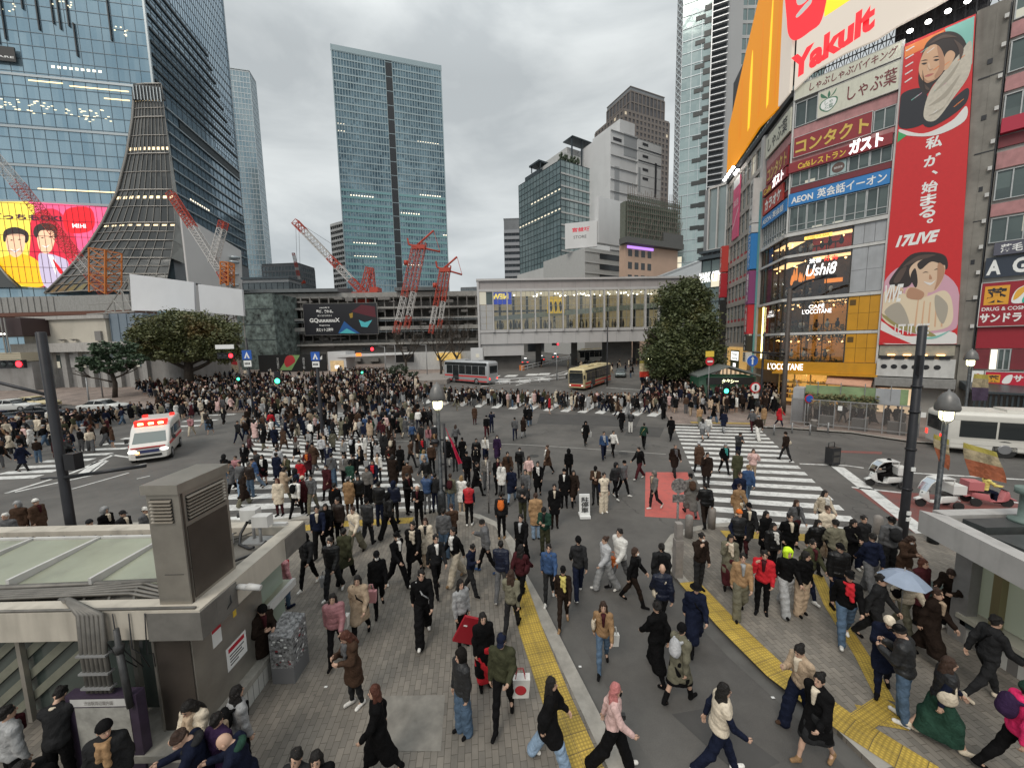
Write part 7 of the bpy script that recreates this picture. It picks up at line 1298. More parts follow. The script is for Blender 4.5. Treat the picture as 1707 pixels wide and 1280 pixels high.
# poles, lamps, signals, signs
def pole(nm,lb,x,y,h,r,mt=BLKP,extra=None,cat='pole'):
 z=gz(x,y);o=wempty(nm,(x,y,z),0,lb,cat);m=MB();m.lathe([(r*1.15,0),(r*1.1,1.2),(r,1.25),(r*.92,h-z-.02),(r*.7,h-z)],(x,y,z),14);m.build('shaft',mt,o)
 if extra:extra(o)
 return o
def ex(o):
 m=MB();m.tube((-10.9,8.7,4.0),at3(243,776,9.2),.045,n=7);m.box(-10.75,-10.5,8.6,8.8,4.2,4.6);m.tube((-10.95,8.7,4.0),(-11.6,8.8,3.95),.03,n=6);m.tube((-11,8.75,6.0),(-13.2,8.8,6.6),.04,n=6);m.build('bracket',BLKP,o)
pole('steel_pole','thick black pole rising behind the left entrance roof',-11.0,8.75,7.5,.095,extra=ex)
def ex(o):
 m=MB();[m.lathe([(.14,0),(.14,.06)],(12.6,11.4,z),12)for z in(2.1,3.4,4.6,5.4)];m.box(12.4,12.5,11.2,11.3,5.8,6.4);m.build('collar',BLKP,o);m=MB();[m.box(12.54,12.66,11.25,11.285,z,z+.12)for z in(1.1,1.3,2.75)];m.build('sticker',WHITEL,o)
pole('steel_pole','thick black pole beside the corner of the right entrance roof',12.6,11.4,7.3,.115,extra=ex)
def ex(o):
 m=MB();m.path([(25.1,33.8,11.2),(25.9,33.2,11.9),(27.3,32.6,12.2)],.1,7);m.box(27.0,27.9,32.3,32.8,12.1,12.3);m.tube((25.1,33.8,5.6),(21.9,33.6,5.8),.09,n=7);m.tube((25.1,33.8,5.2),(23.4,33.7,5.6),.05,n=6);m.build('arm',BLKP,o)
pole('lamp_pole','tall dark pole with a bent lamp arm in front of the ochre cafe',25.1,33.8,11.4,.2,mat('pole_brown',(.055,.042,.035),.6,noise=.3),extra=ex)
for nm,lb,x,y,h in(('sign_pole','dark pole carrying round traffic signs before the cafe corner',23.4,34.4,7.6),('sign_pole','slim dark pole with a blue pedestrian sign above the crowd on the left crossing',-12.3,23.4,6.6),('sign_pole','slim dark pole with a blue pedestrian sign in the crowd before the hoarding',-28.2,39.7,8.2),('signal_pole','tall dark pole rising in front of the tan bus',13.9,53.7,9.2)):pole(nm,lb,x,y,h,.1)
FRONT=Fr((0,0),90)
def disc(m,mt,x,y,z,r,k=0,dy=-.05,n=18):m.mat(mt);i=len(m.v);m.v+=[(x+r*math.cos(t),y+dy,z+r*math.sin(t))for t in[2*math.pi*j/n for j in range(n)]];m.face(range(i,i+n));m.v+=[(x+r*math.cos(t),y+dy+.03,z+r*math.sin(t))for t in[2*math.pi*j/n for j in range(n)]];m.face([i+2*n-1-j for j in range(n)]);[m.face((i+j,i+n+j,i+n+(j+1)%n,i+(j+1)%n))for j in range(n)]
TBLUE=mat('traffic_blue',(.02,.10,.42),.4);TRED=mat('traffic_red',(.55,.02,.03),.4)
for lb,x,y,z,s in(('square blue pedestrian crossing sign on the pole before the hoarding',-28.2,39.7,5.9,1.0),('square blue pedestrian crossing sign on the pole above the left crossing',-12.3,23.4,6.2,.55)):
 m=MB().mat(TBLUE);m.box(x-s/2,x+s/2,y-.16,y-.12,z,z+s);m.mat(WHITEL);m.poly([(x-s*.3,y-.163,z+s*.15),(x,y-.163,z+s*.85),(x+s*.3,y-.163,z+s*.15)]);m.mat(TBLUE);m.poly([(x-s*.12,y-.166,z+s*.15),(x,y-.166,z+s*.5),(x+s*.12,y-.166,z+s*.15)]);m.mat(WHITEL);m.box(x-s*.4,x+s*.4,y-.16,y-.13,z-s*.75,z-s*.1);m.mat(BLK);[m.box(x-s*.3+k*s*.15,x-s*.2+k*s*.15,y-.165,y-.161,z-s*.55,z-s*.3)for k in range(4)];one('crossing_sign',lb,'sign',m)
m=MB();disc(m,WHITEL,22.2,34.1,5.0,.52);disc(m,TBLUE,22.2,34.1,5.0,.5,dy=-.09);m.mat(WHITEL);m.box(22.12,22.25,33.99,34.0,4.65,5.2);m.poly([(22.0,33.985,5.15),(22.18,33.985,5.4),(22.36,33.985,5.15)]);one('arrow_sign','round blue sign with a white arrow before the cafe corner','sign',m)
m=MB();disc(m,TRED,22.6,34.1,2.5,.5);disc(m,WHITEL,22.6,34.1,2.5,.38,dy=-.09);m.mat(BLK);m.box(22.5,22.68,33.99,34.0,2.25,2.75);m.mat(TRED);m.hexa([(22.3,33.98,2.7),(22.38,33.98,2.78),(22.38,33.99,2.78),(22.3,33.99,2.7),(22.82,33.98,2.2),(22.9,33.98,2.28),(22.9,33.99,2.28),(22.82,33.99,2.2)])if False else None;m.mat(WHITEL);m.box(22.3,22.9,34.0,34.05,1.5,1.9);one('turn_sign','round white sign with a red rim below the blue arrow sign','sign',m)
m=MB();disc(m,TRED,19.3,36.0,4.9,.42);m.mat(WHITEL);m.box(19.05,19.55,35.9,35.94,4.82,4.98);m.mat(YELL);m.box(18.9,19.7,35.98,36.04,5.35,5.9);m.mat(GRYP);m.tube((19.3,36.05,.1),(19.3,36.05,5.9),.04,n=6);one('no_entry_sign','round red no entry sign under a yellow plate by the cafe corner','sign',m)
m=MB();disc(m,TRED,23.3,28.7,2.25,.34);disc(m,TBLUE,23.3,28.7,2.25,.27,dy=-.09);m.mat(GRYP);m.tube((23.3,28.72,.1),(23.3,28.72,2.6),.035,n=6);one('no_parking_sign','round blue and red no parking sign before the smoking enclosure','sign',m)
EMR=emat('red_signal',(1,.02,.03),5);EMG=emat('green_signal',(.05,1,.45),5)
def signal(lb,x,y,z,kind,s=1.0,rz=0):
 o=wempty('traffic_light',(x,y,z),0,lb,'traffic light');m=MB()
 if kind=='car':m.box(x-.65*s,x+.65*s,y-.1,y+.1,z-.22*s,z+.22*s);[m.box(x+(k-.5)*.4*s-.19*s+.2*s-.2*s,x+(k-.5)*.4*s+.17*s,y-.32,y-.1,z+.17*s,z+.2*s)for k in(-.5,.5,1.5)]
 else:m.box(x-.18*s,x+.18*s,y-.1,y+.1,z-.45*s,z+.45*s)
 m.build('housing',BLKP,o);m=MB()
 lx,lz=(x+.42*s,z)if kind=='car' else(x,z-.2*s);m.ell((lx,y-.12,lz),(.17*s,.06,.17*s),12,8);m.build('lens',EMR if kind=='car' else EMG,o)
 if kind=='car':m=MB();[m.ell((x+d*s,y-.11,z),(.14*s,.03,.14*s),10,6)for d in(-.4,0)];m.build('lens',mat('lens_dark',(.03,.04,.04),.2),o)
signal('horizontal traffic light showing red at the left edge beside the black pole',*at3(22,607,26),'car',1.3);signal('horizontal traffic light showing red before the broad tree',*at3(377,593,44),'car',1.5);signal('horizontal traffic light showing red over the station gate',*at3(614,582,62),'car',1.6);signal('small traffic light showing red on the white pole before the bridge',*at3(926,574,60),'car',.9)
signal('pedestrian light glowing green in the crowd at the left',*at3(463,630,38),'ped',1.5);signal('small pedestrian light glowing green farther left in the crowd',*at3(398,629,46),'ped',1.0);signal('tiny pedestrian light glowing green below the gate canopy',*at3(604,619,62),'ped',1.0);signal('pedestrian light glowing green before the small gabled kiosk',*at3(1210,647,36),'ped',1.3)
x,y,z=at3(378,583,44.1);board('place_name_sign','long white place name plate above the red traffic light by the broad tree',Fr((x-1.3,y),90),0,2.2,z+.1,z+.6,WHITEL,th=.05,d=0)
for lb,px,Y,top in(('white signal post standing by the bus lane',928,60,580),('slim grey lamp post left of the bare trees',641,66,578),('slim grey lamp post near the bush',658,70,575),('slim grey lamp post beside the larger bare tree',710,66,575),('slim white post at the left beside the small tree',163,52,602),('slim white post near the beige building',143,46,630)):
 x,_,z=at3(px,top,Y);g0=gz(x,Y);m=MB();m.lathe([(.09,0),(.06,z-g0)],(x,Y,g0),8);m.tube((x,Y,z),(x+(-1.1 if 'lamp' in lb else 0.01),Y,z+.1),.04,n=5);one('street_post',lb,'post',m,GRYP)
LAMPG=emat('lamp_glow',(1,.93,.55),4);DOME=mat('lamp_dome',(.16,.155,.15),.4,.3,noise=.2,nscale=5)
def street_lamp(lb,x,y,h,s,banners=(),two=False):
 z0=gz(x,y);o=wempty('street_lamp',(x,y,z0),0,lb,'street lamp');m=MB();r=.075*s
 m.lathe([(.16*s,0),(.17*s,.9*s),(.13*s,1.0*s),(r,1.05*s),(r,h-1.15*s-z0)],(x,y,z0),12);m.build('post',mat('lamp_post',(.05,.055,.06),.5,.3,noise=.9,nscale=7),o)
 if two:m=MB();m.tube((x+.22,y,1.2),(x+.22,y,h-1.6),.05,n=7);[m.box(x-.05,x+.27,y-.04,y+.04,z,z+.06)for z in(1.3,2.2,3.2)];m.box(x-.28,x-.08,y-.1,y+.1,h-2.0,h-1.75);m.ell((x-.15,y-.1,h-2.3),(.18,.14,.1),10,6);m.build('twin_post',BLKP,o)
 m=MB();m.lathe([(.30*s,h-.62*s-.05),(.33*s,h-.6*s),(.30*s,h-.42*s),(.25*s,h-.22*s),(.14*s,h-.05*s),(.05*s,h),(.02*s,h+.08*s)],(x,y,0),20);m.build('dome',DOME,o)
 m=MB();m.lathe([(.11*s,h-1.02*s),(.17*s,h-.95*s),(.19*s,h-.64*s)],(x,y,0),12);m.build('lantern',LAMPG,o);m=MB();[m.path([(x+.2*s*math.cos(t),y+.2*s*math.sin(t),h-.6*s),(x+.19*s*math.cos(t),y+.19*s*math.sin(t),h-.95*s),(x,y,h-1.2*s)],.015*s,4)for t in(.3,1.9,3.4,5.0)];m.build('cage',GRYP,o);return o
street_lamp('glowing bell-shaped street lamp in the crowd at the kerb of the left crossing',-2.97,14.5,5.5,1.0,two=True);street_lamp('glowing bell-shaped street lamp behind the right entrance roof',13.98,11.7,5.2,.92);street_lamp('glowing bell-shaped street lamp beside the big dense tree',18.6,49.7,6.0,1.5);street_lamp('glowing bell-shaped street lamp before the stained concrete tower',30.5,24.5,6.0,1.05)
def flag(lb,quad,mt,art=None,nm='banner'):
 m=MB().mat(mt);a,b,c,d=[Vector(p)for p in quad];n=6;rows=[[(a.lerp(b,i/n)).lerp(d.lerp(c,i/n),j/n)+Vector((0,.05*math.sin(i*1.3+j*.7),0))for i in range(n+1)]for j in range(n+1)]
 for j in range(n):
  for i in range(n):
   if art:m.mat(art(i/n,j/n))
   m.quad(rows[j][i],rows[j][i+1],rows[j+1][i+1],rows[j+1][i])
 o=m.build(nm);o.modifiers.new('thickness','SOLIDIFY').thickness=.01;return T(o,lb,'banner')
BTAN=mat('banner_tan',(.33,.27,.17),.8,noise=.5,nscale=6);BYEL=mat('banner_yellow',(.36,.30,.06),.7);BRED=mat('banner_orange_red',(.30,.085,.035),.7,noise=.4,nscale=8);BPUR=mat('banner_purple',(.05,.03,.06),.7)
art=lambda u,v:BYEL if v<.1 else BTAN if v<.5 else BRED if v<.85 else BPUR
flag('tan and orange street banner hanging right of the lamp by the right roof',[(14.5,11.6,3.55),(15.4,11.4,3.25),(15.6,11.3,2.3),(14.65,11.5,2.5)],BTAN,art);flag('narrower tan banner hanging left of the lamp by the right roof',[(13.75,11.8,3.8),(14.2,11.7,3.6),(14.2,11.7,2.6),(13.9,11.75,2.9)],BTAN,art)
flag('crimson pennant hanging from the lamp over the crowd',[(-2.7,14.45,3.75),(-2.45,14.45,3.2),(-2.05,14.4,2.3),(-2.2,14.4,2.25)],mat('pennant_red',(.45,.01,.05),.6))
art=lambda u,v:BYEL if v<.14 else mat('banner_cream',(.6,.5,.3),.7,noise=.5,nscale=4)if v<.6 else mat('banner_scarlet',(.55,.04,.02),.7)
flag('red and yellow street banner left of the lamp beside the dense tree',[(17.2,49.6,4.4),(18.5,49.6,4.4),(18.5,49.6,2.2),(17.2,49.6,2.2)],BYEL,art);flag('red and yellow street banner right of the lamp beside the dense tree',[(18.8,49.6,4.3),(20.1,49.6,4.2),(20.1,49.6,2.1),(18.8,49.6,2.2)],BYEL,art)
flag('street banner with dark figures by the lamp before the concrete tower',[(30.7,24.4,4.4),(31.6,24.3,4.3),(31.6,24.3,2.6),(30.7,24.4,2.6)],BTAN,lambda u,v:BYEL if v<.12 else BTAN if v<.35 else BPUR)
BOL=mat('bollard_stone',(.26,.235,.215),.8,noise=.25,nscale=6)
for lb,px,py,h,r in(('round topped stone bollard nearest the red road patch',1148,895,.84,.13),('round topped stone bollard beside the right crossing',1186,880,.82,.13),('round topped stone bollard by the dark red lane',1462,893,.78,.13)):
 p=G(px,py);m=MB();m.lathe([(r,0),(r,h-r),(r*.85,h-r*.4),(r*.5,h-.03),(.01,h)],(p.x,p.y,p.z),14);one('bollard',lb,'bollard',m,BOL,'stone bollards along the right kerb')
p=G(1129,960);m=MB();m.box(p.x-.11,p.x+.11,p.y-.11,p.y+.11,p.z,1.25);m.box(p.x-.09,p.x+.09,p.y-.09,p.y+.09,1.25,1.75);one('stone_post','square stone post at the tip of the right pavement','post',m,BOL)
p=G(1128,915);m=MB().mat(mat('sticker_pole',(.28,.26,.25),.6,noise=1,nscale=20));m.tube((p.x,p.y,p.z),(p.x,p.y,2.5),.04,n=8);disc(m,mat('sign_back',(.22,.2,.19),.5,noise=1,nscale=12),p.x,p.y,2.3,.25);m.box(p.x-.2,p.x+.2,p.y-.06,p.y-.03,1.75,2.0);one('stickered_sign','round sign and plate plastered with stickers on a thin pole beside the red road patch','sign',m)
p=G(815,855);m=MB().mat(MATS['sticker_pole']);m.tube((p.x,p.y,p.z),(p.x,p.y,2.2),.035,n=8);one('thin_post','thin stickered post at the tip of the left pavement','post',m)
p=G(974,862);m=MB().mat(WHITEL);m.hexa([(p.x-.2,p.y-.2,0.02),(p.x+.22,p.y-.2,.02),(p.x+.22,p.y+.25,.02),(p.x-.2,p.y+.25,.02),(p.x-.2,p.y-.2,.12),(p.x+.22,p.y-.2,.12),(p.x+.22,p.y+.25,.12),(p.x-.2,p.y+.25,.12)]);m.hexa([(p.x-.2,p.y-.05,.13),(p.x+.22,p.y-.05,.13),(p.x+.22,p.y,.13),(p.x-.2,p.y,.13),(p.x-.2,p.y+.03,.95),(p.x+.22,p.y+.03,.95),(p.x+.22,p.y+.08,.95),(p.x-.2,p.y+.08,.95)]);o=one('standing_sign','white standing sign with black characters alone on the asphalt','sign',m);me=text_mesh(['駐','停','車'],BLK,.3,.66,bold=.02,vertical=True);me.transform(Fr((p.x,p.y-.07),90).M(.01,.55,.0));link('lettering',me,o)
def trolley(lb,px,py,s=1.0):
 p=G(px,py);o=empty('speaker_trolley',p,.2,lb,'speaker');m=MB();m.box(-.28*s,.28*s,-.2*s,.2*s,.08,1.0*s);m.build('case',mat('case_black',(.02,.02,.022),.5,noise=.2),o);m=MB();[m.box(-.2*s,.2*s,-.212*s,-.202*s,a,b)for a,b in((.2,.5),(.6,.8))];m.build('grille',mat('case_grille',(.06,.055,.05),.7),o);m=MB();m.path([(-.2*s,.1,1.0*s),(-.2*s,.1,1.25*s),(.2*s,.1,1.25*s),(.2*s,.1,1.0*s)],.02,6);m.build('handle',BLK,o);m=MB();[m.tube((a,-.1,.08),(a+.03,-.1,.08),.08,n=10)for a in(-.25*s,.22*s)];m.build('wheel',RUBBER,o)
trolley('black wheeled loudspeaker case standing alone beside the right crossing',1387,775,1.0)
for i in range(3):pass
E0,E1=Vector(G(1318,706)),Vector(G(1530,729));az=math.degrees(math.atan2(E1.x-E0.x,E1.y-E0.y));FE=Fr((E0.x,E0.y),az);ln=(E1-E0).length
SMK=bpy.data.materials.new('smoked_panel');SMK.use_nodes=True;t=SMK.node_tree;b=t.nodes['Principled BSDF'];b.inputs['Base Color'].default_value=(.13,.12,.115,1);b.inputs['Roughness'].default_value=.2;b.inputs['Alpha'].default_value=.5
en=wempty('smoking_enclosure',E0,0,'enclosure of smoky grey panels with people inside along the far right kerb','enclosure')
m=MB();[FE.quad(m,a+.03,a+ln/8-.03,.35,2.15,0)for a in frange(0,ln-ln/8,ln/8)];m.build('panel',SMK,en);m=MB();[FE.box(m,a-.03,a+.03,.1,2.2,-.05,.05)for a in frange(0,ln,ln/8)];FE.box(m,0,ln,2.15,2.22,-.045,.045);FE.box(m,0,ln,.3,.36,-.045,.045);[m.tube(FE.pt(a,2.2,-2.2),FE.pt(a,3.4,-2.2),.03,n=5)or m.tube(FE.pt(a,3.4,-2.2),FE.pt(a+.25,3.7,-2.2),.03,n=5)for a in frange(0,ln,ln/5)];m.build('post',GRYP,en)
m=MB().mat(mat('green_screen',(.24,.33,.17),.4,noise=.35,nscale=1.0));FE.box(m,.6,ln-.5,1.9,3.1,-2.3,-2.25);m.mat(GTILE);FE.box(m,-.1,.6,.1,2.9,-2.8,-1.2);FE.box(m,ln-2.2,ln-.9,1.9,3.1,-2.24,-2.2);m.mat(MATS['planter_leaves']);rr=random.Random(31)
for k in range(500):p=FE.pt(rr.uniform(.6,ln-2),rr.uniform(1.5,2.5),-rr.uniform(1.9,2.2));a=Vector((rr.gauss(0,1),rr.gauss(0,1),rr.gauss(0,1))).normalized()*.13;b_=a.orthogonal().normalized()*.08;m.poly([p-a,p-b_,p+a,p+b_])
m.build('screen',None,en);m=MB().mat(WHITEL);[FE.box(m,a,a+.25,1.5,1.85,.02,.05)for a in(2.8,7.0)];m.build('notice',None,en)
m=MB();[FE.box(m,a,a+.9,.1,.95,-.7,-.2)for a in(1.7,3.6,5.5)];m.build('ash_bin',mat('ash_grey',(.26,.25,.24),.6),en)
p=G(1356,718);m=MB();m.lathe([(.2,0),(.2,.75),(.22,.78),(.2,.85)],tuple(p),12);one('litter_barrel','small grey barrel at the corner of the smoking enclosure','bin',m,BOL)
m=MB();q=[Vector(G(px,722+(i%2)*3))for i,px in enumerate((1262,1290,1320,1350,1380))];[m.tube(p,p+Vector((0,0,.8)),.05,n=7)for p in q];[m.path([a+Vector((0,0,.75)),(a+b)/2+Vector((0,0,.5)),b+Vector((0,0,.75))],.02,5)for a,b in zip(q,q[1:])];one('chain_fence','low chain fence along the far corner kerb','fence',m,GRYP)
F=Fr.at(1640,600,27,128);m=MB();u0=F.uv(1625,640)[0];[F.box(m,u,u+.1,F.uv(1640,685)[1],F.uv(1640,657)[1]-.02*(u-u0),0,.1)for u in frange(u0,u0+7,.25)];m.mat(DARKM);m.hexa([F.pt(u0-.1,F.uv(1640,655)[1],.3),F.pt(u0+7,F.uv(1640,655)[1]-.1,.3),F.pt(u0+7,F.uv(1640,655)[1],-4),F.pt(u0-.1,F.uv(1640,655)[1],-4),F.pt(u0-.1,F.uv(1640,655)[1]+.15,.3),F.pt(u0+7,F.uv(1640,655)[1]+.05,.3),F.pt(u0+7,F.uv(1640,655)[1]+.6,-4),F.pt(u0-.1,F.uv(1640,655)[1]+.8,-4)]);F.box(m,u0,u0+7,.1,F.uv(1640,685)[1],-.2,-.02);one('slatted_kiosk','low kiosk with vertical slats and a dark roof behind the white coach','kiosk',m,mat('slat_beige',(.34,.31,.26),.7))
F=Fr.at(1165,640,44,100);kk=wempty('gabled_kiosk',F.pt(2,0),0,'small grey gabled kiosk with a lit green front beside the dense tree','kiosk');w_=6.2;m=MB();z1=F.uv(1190,628)[1];zt_=F.uv(1190,612)[1]
m.hexa([F.pt(-.4,z1,.6),F.pt(w_/2,zt_,.6),F.pt(w_/2,zt_,-4),F.pt(-.4,z1,-4),F.pt(-.4,z1+.2,.6),F.pt(w_/2,zt_+.2,.6),F.pt(w_/2,zt_+.2,-4),F.pt(-.4,z1+.2,-4)]);m.hexa([F.pt(w_/2,zt_,.6),F.pt(w_+.4,z1,.6),F.pt(w_+.4,z1,-4),F.pt(w_/2,zt_,-4),F.pt(w_/2,zt_+.2,.6),F.pt(w_+.4,z1+.2,.6),F.pt(w_+.4,z1+.2,-4),F.pt(w_/2,zt_+.2,-4)]);m.build('roof',mat('kiosk_roof',(.20,.22,.21),.5,.2),kk)
m=MB().mat(mat('kiosk_green',(.06,.085,.07),.5,noise=.4,emit=(.2,.8,.4,.03)));F.box(m,0,w_,.1+gramp(44),z1,-3.5,0);m.mat(BLK);F.box(m,.8,w_-.3,z1-.9,z1-.1,.0,.35);m.build('wall',None,kk);letters(kk,F,'タクシー',emat('kiosk_letters',(1,1,.6),1.5),2.4,4.2,z1-.75,z1-.25,.37,bold=.03);
m=MB();pts=[G(*p)for p in((870,618),(905,610),(945,601),(965,596))];[m.tube(a+Vector((0,0,h)),b+Vector((0,0,h)),.09,n=5)for a,b in zip(pts,pts[1:])for h in(.4,.95)];[m.tube(a.lerp(b,t),a.lerp(b,t)+Vector((0,0,1.0)),.07,n=5)for a,b in zip(pts,pts[1:])for t in(0,.25,.5,.75)];one('guard_rail','white guard rail beside the cream bus under the bridge','guard rail',m,WM)
m=MB();pts=[G(*p)for p in((800,641),(850,640),(900,637),(945,632))];[m.tube(a+Vector((0,0,h)),b+Vector((0,0,h)),.08,n=5)for a,b in zip(pts,pts[1:])for h in(.3,.8)];[m.tube(a.lerp(b,t),a.lerp(b,t)+Vector((0,0,.85)),.07,n=5)for a,b in zip(pts,pts[1:])for t in(0,.33,.66)];one('guard_rail','long white guard rail behind the far crossing','guard rail',m,WM)
p=G(870,617);m=MB();m.box(p.x-.5,p.x+.5,p.y-.3,p.y+.3,p.z,p.z+.9);m.box(p.x-.55,p.x+.55,p.y-.35,p.y+.35,p.z+.9,p.z+1.0);one('orange_crate','orange road box at the end of the guard rail','road box',m,mat('box_orange',(.65,.20,.05),.6))
m=MB();q=[G(*p)for p in((690,640),(745,640),(758,632),(752,626),(700,628))];m.prism([(p.x,p.y)for p in q],lambda p:gramp(p[1]),lambda p:gramp(p[1])+.7);one('stone_planter','long stone planter around the bush before the grey bus','planter',m,BOL)
# trees
def leaf_mat(nm,c0,c1,c2=None):
 m=bpy.data.materials.new(nm);m.use_nodes=True;t=m.node_tree;b=t.nodes['Principled BSDF'];n=t.nodes.new;l=t.links.new
 g=n('ShaderNodeNewGeometry');tc=n('ShaderNodeTexCoord');no=n('ShaderNodeTexNoise');no.inputs['Scale'].default_value=.35;no.inputs['Detail'].default_value=3;l(tc.outputs['Object'],no.inputs['Vector'])
 mx=n('ShaderNodeMix');mx.data_type='RGBA';mx.inputs[6].default_value=(*c0,1);mx.inputs[7].default_value=(*c1,1);l(g.outputs['Random Per Island'],mx.inputs[0]);src=mx.outputs[2]
 if c2:r=n('ShaderNodeMapRange');r.inputs[1].default_value=.58;r.inputs[2].default_value=.74;l(no.outputs['Fac'],r.inputs[0]);m2=n('ShaderNodeMix');m2.data_type='RGBA';m2.inputs[7].default_value=(*c2,1);l(r.outputs[0],m2.inputs[0]);l(src,m2.inputs[6]);src=m2.outputs[2]
 l(src,b.inputs['Base Color']);b.inputs['Roughness'].default_value=.55;return m
BARK=mat('bark',(.055,.042,.032),.9,noise=.4,nscale=3,bump=.5)
def crown(name,mt,blobs,n,ls,parent,seed):
 """leaf clumps spread through ellipsoids, denser at their skins, as one mesh"""
 r=np.random.default_rng(seed);vol=np.array([b[1][0]*b[1][2]for b in blobs]);P=[]
 for(c,rad),k in zip(blobs,(n*vol/vol.sum()).astype(int)):
  nc=max(5,k//55);d=r.normal(size=(nc,3));d/=np.linalg.norm(d,axis=1)[:,None];cc=np.array(c)+d*np.array(rad)*(r.uniform(.35,1.0,nc)**.5)[:,None]*r.uniform(.8,1.05,nc)[:,None]
  for q in cc:m_=55;P.append(q+r.normal(size=(m_,3))*np.array((1,1,.62))*min(rad)*.17)
 P=np.concatenate(P);N_=len(P);a=r.normal(size=(N_,3));a[:,2]*=.6;a/=np.linalg.norm(a,axis=1)[:,None];b=np.cross(a,r.normal(size=(N_,3)));b/=np.linalg.norm(b,axis=1)[:,None];s=(ls*r.uniform(.6,1.3,N_))[:,None]
 V=np.stack([P-a*s,P-b*s*.55,P+a*s,P+b*s*.55],1).reshape(-1,3);me=bpy.data.meshes.new(name);me.from_pydata(V.tolist(),[],[(4*i,4*i+1,4*i+2,4*i+3)for i in range(N_)]);me.materials.append(mt);me.update();return link(name,me,parent)
def limbs(mb,p,d,ln,r,depth,rng_,spread=.5,up=.15,n=6):
 q=[p];dd=d.normalized()
 for i in range(3):dd=(dd+Vector((rng_.gauss(0,.13),rng_.gauss(0,.13),rng_.gauss(0,.08)+up*.3))).normalized();q.append(q[-1]+dd*ln/3)
 mb.path(q,[r,r*.88,r*.76,r*.66],n)
 if depth:
  for k in range(rng_.choice((2,3))if depth>1 else 3):v=(dd+Vector((rng_.gauss(0,spread),rng_.gauss(0,spread),rng_.gauss(0,spread*.5)+up))).normalized();limbs(mb,q[rng_.choice((2,3,3))],v,ln*rng_.uniform(.6,.85),r*.6,depth-1,rng_,spread,up,max(4,n-1))
def blobs(Y,lst):return[((lambda q:(q[0],Y+dy,q[2]))(at3(px,py,Y)),(rx*Y/616*1.0,ry,rz*Y/616))for px,py,rx,rz,dy,ry in lst]
p=at3(1125,655,49);o=wempty('broadleaf_tree',(p[0],49,gz(p[0],49)),0,'big dense dark green tree in front of the bridge','tree');m=MB();g0=gz(p[0],49);m.path([(p[0],49,g0),(p[0]+.1,49,g0+2.5),(p[0]-.2,49,g0+6)],[.5,.4,.3],9);limbs(m,Vector((p[0],49,g0+2.5)),Vector((-1,0,1)),3.5,.25,2,random.Random(1));limbs(m,Vector((p[0],49,g0+3)),Vector((1,0,1)),3.5,.25,2,random.Random(2));m.build('trunk',BARK,o)
crown('crown',leaf_mat('leaf_dark',(.050,.066,.026),(.105,.122,.046),(.15,.14,.045)),blobs(49,[(1140,500,44,34,0,3.2),(1146,545,48,40,0,3.6),(1118,585,46,38,-.5,3.6),(1160,590,40,36,0,3.2),(1105,612,32,22,0,2.6),(1150,625,36,18,0,2.6),(1095,560,16,18,0,1.6)]),52000,.19,o,3)
p=at3(318,655,58);o=wempty('broadleaf_tree',(p[0],58,gz(p[0],58)),0,'broad spreading tree with russet patches before the blank billboards','tree');g0=gz(p[0],58);m=MB();m.path([(p[0],58,g0),(p[0],58,g0+2.6),(p[0]+.3,58,g0+5)],[.75,.6,.5],9);[limbs(m,Vector((p[0],58,g0+h)),Vector((dx,.2,.55)),4.5,.32,2,random.Random(k))for k,(dx,h)in enumerate(((-1.2,3.2),(1.3,2.8),(1.0,3.8),(-.8,4.2),(.3,4.6)))];m.build('trunk',BARK,o)
crown('crown',leaf_mat('leaf_russet',(.066,.080,.030),(.135,.140,.050),(.16,.105,.036)),blobs(58,[(300,548,70,30,0,4.5),(262,565,42,24,0,3.5),(350,560,48,30,0,3.5),(310,585,60,18,0,4),(375,585,24,20,0,2.5),(245,585,24,14,0,2)]),52000,.19,o,4)
p=at3(190,650,52);o=wempty('pine_tree',(p[0],52,gz(p[0],52)),0,'small flat-topped pine-like tree beside the old grey building','tree');g0=gz(p[0],52);m=MB();m.path([(p[0],52,g0),(p[0]+.3,52,g0+2),(p[0]-.1,52,g0+4)],[.3,.25,.2],8);[limbs(m,Vector((p[0],52,g0+2.2+k*.5)),Vector((dx,0,.3)),2.4,.14,1,random.Random(k))for k,dx in enumerate((-1,1,-1,1))];m.build('trunk',BARK,o)
crown('crown',leaf_mat('leaf_pine',(.035,.062,.036),(.068,.11,.055)),blobs(52,[(190,580,36,12,0,2.4),(165,600,30,10,0,2),(212,600,26,12,0,2),(190,612,30,9,0,2),(150,612,16,7,0,1.5)]),10000,.18,o,5)
for lb,px,Y,h,sd in(('larger leafless tree behind the grey bus',735,66,3.6,3),('smaller leafless tree left of the larger leafless one',677,72,2.9,8),('slim leafless tree at the bridge end',762,76,3.0,5)):
 p=at3(px,625,Y);g0=gz(p[0],Y);o=wempty('bare_tree',(p[0],Y,g0),0,lb,'tree');m=MB();m.path([(p[0],Y,g0),(p[0]+.1,Y,g0+1.6),(p[0],Y,g0+h)],[.26,.21,.18],7);r=random.Random(sd);m.build('trunk',BARK,o);m=MB();[limbs(m,Vector((p[0],Y,g0+h*(.75+.06*k))),Vector((math.cos(k*2.1),math.sin(k*2.1)*.6,1.2)),h*.85,.13,4,r,.42,.3,5)for k in range(5)];m.build('crown',BARK,o)
p=at3(665,622,62);o=one('round_bush','round dark evergreen bush in the stone planter','bush',MB().tube((p[0],62,gz(p[0],62)),(p[0],62,gz(p[0],62)+1),.1),BARK);crown('foliage',MATS.get('leaf_b')or leaf_mat('leaf_bush',(.020,.035,.018),(.045,.062,.03)),blobs(62,[(665,618,17,12,0,1.5),(690,625,12,7,0,1)]),2600,.13,o,6)
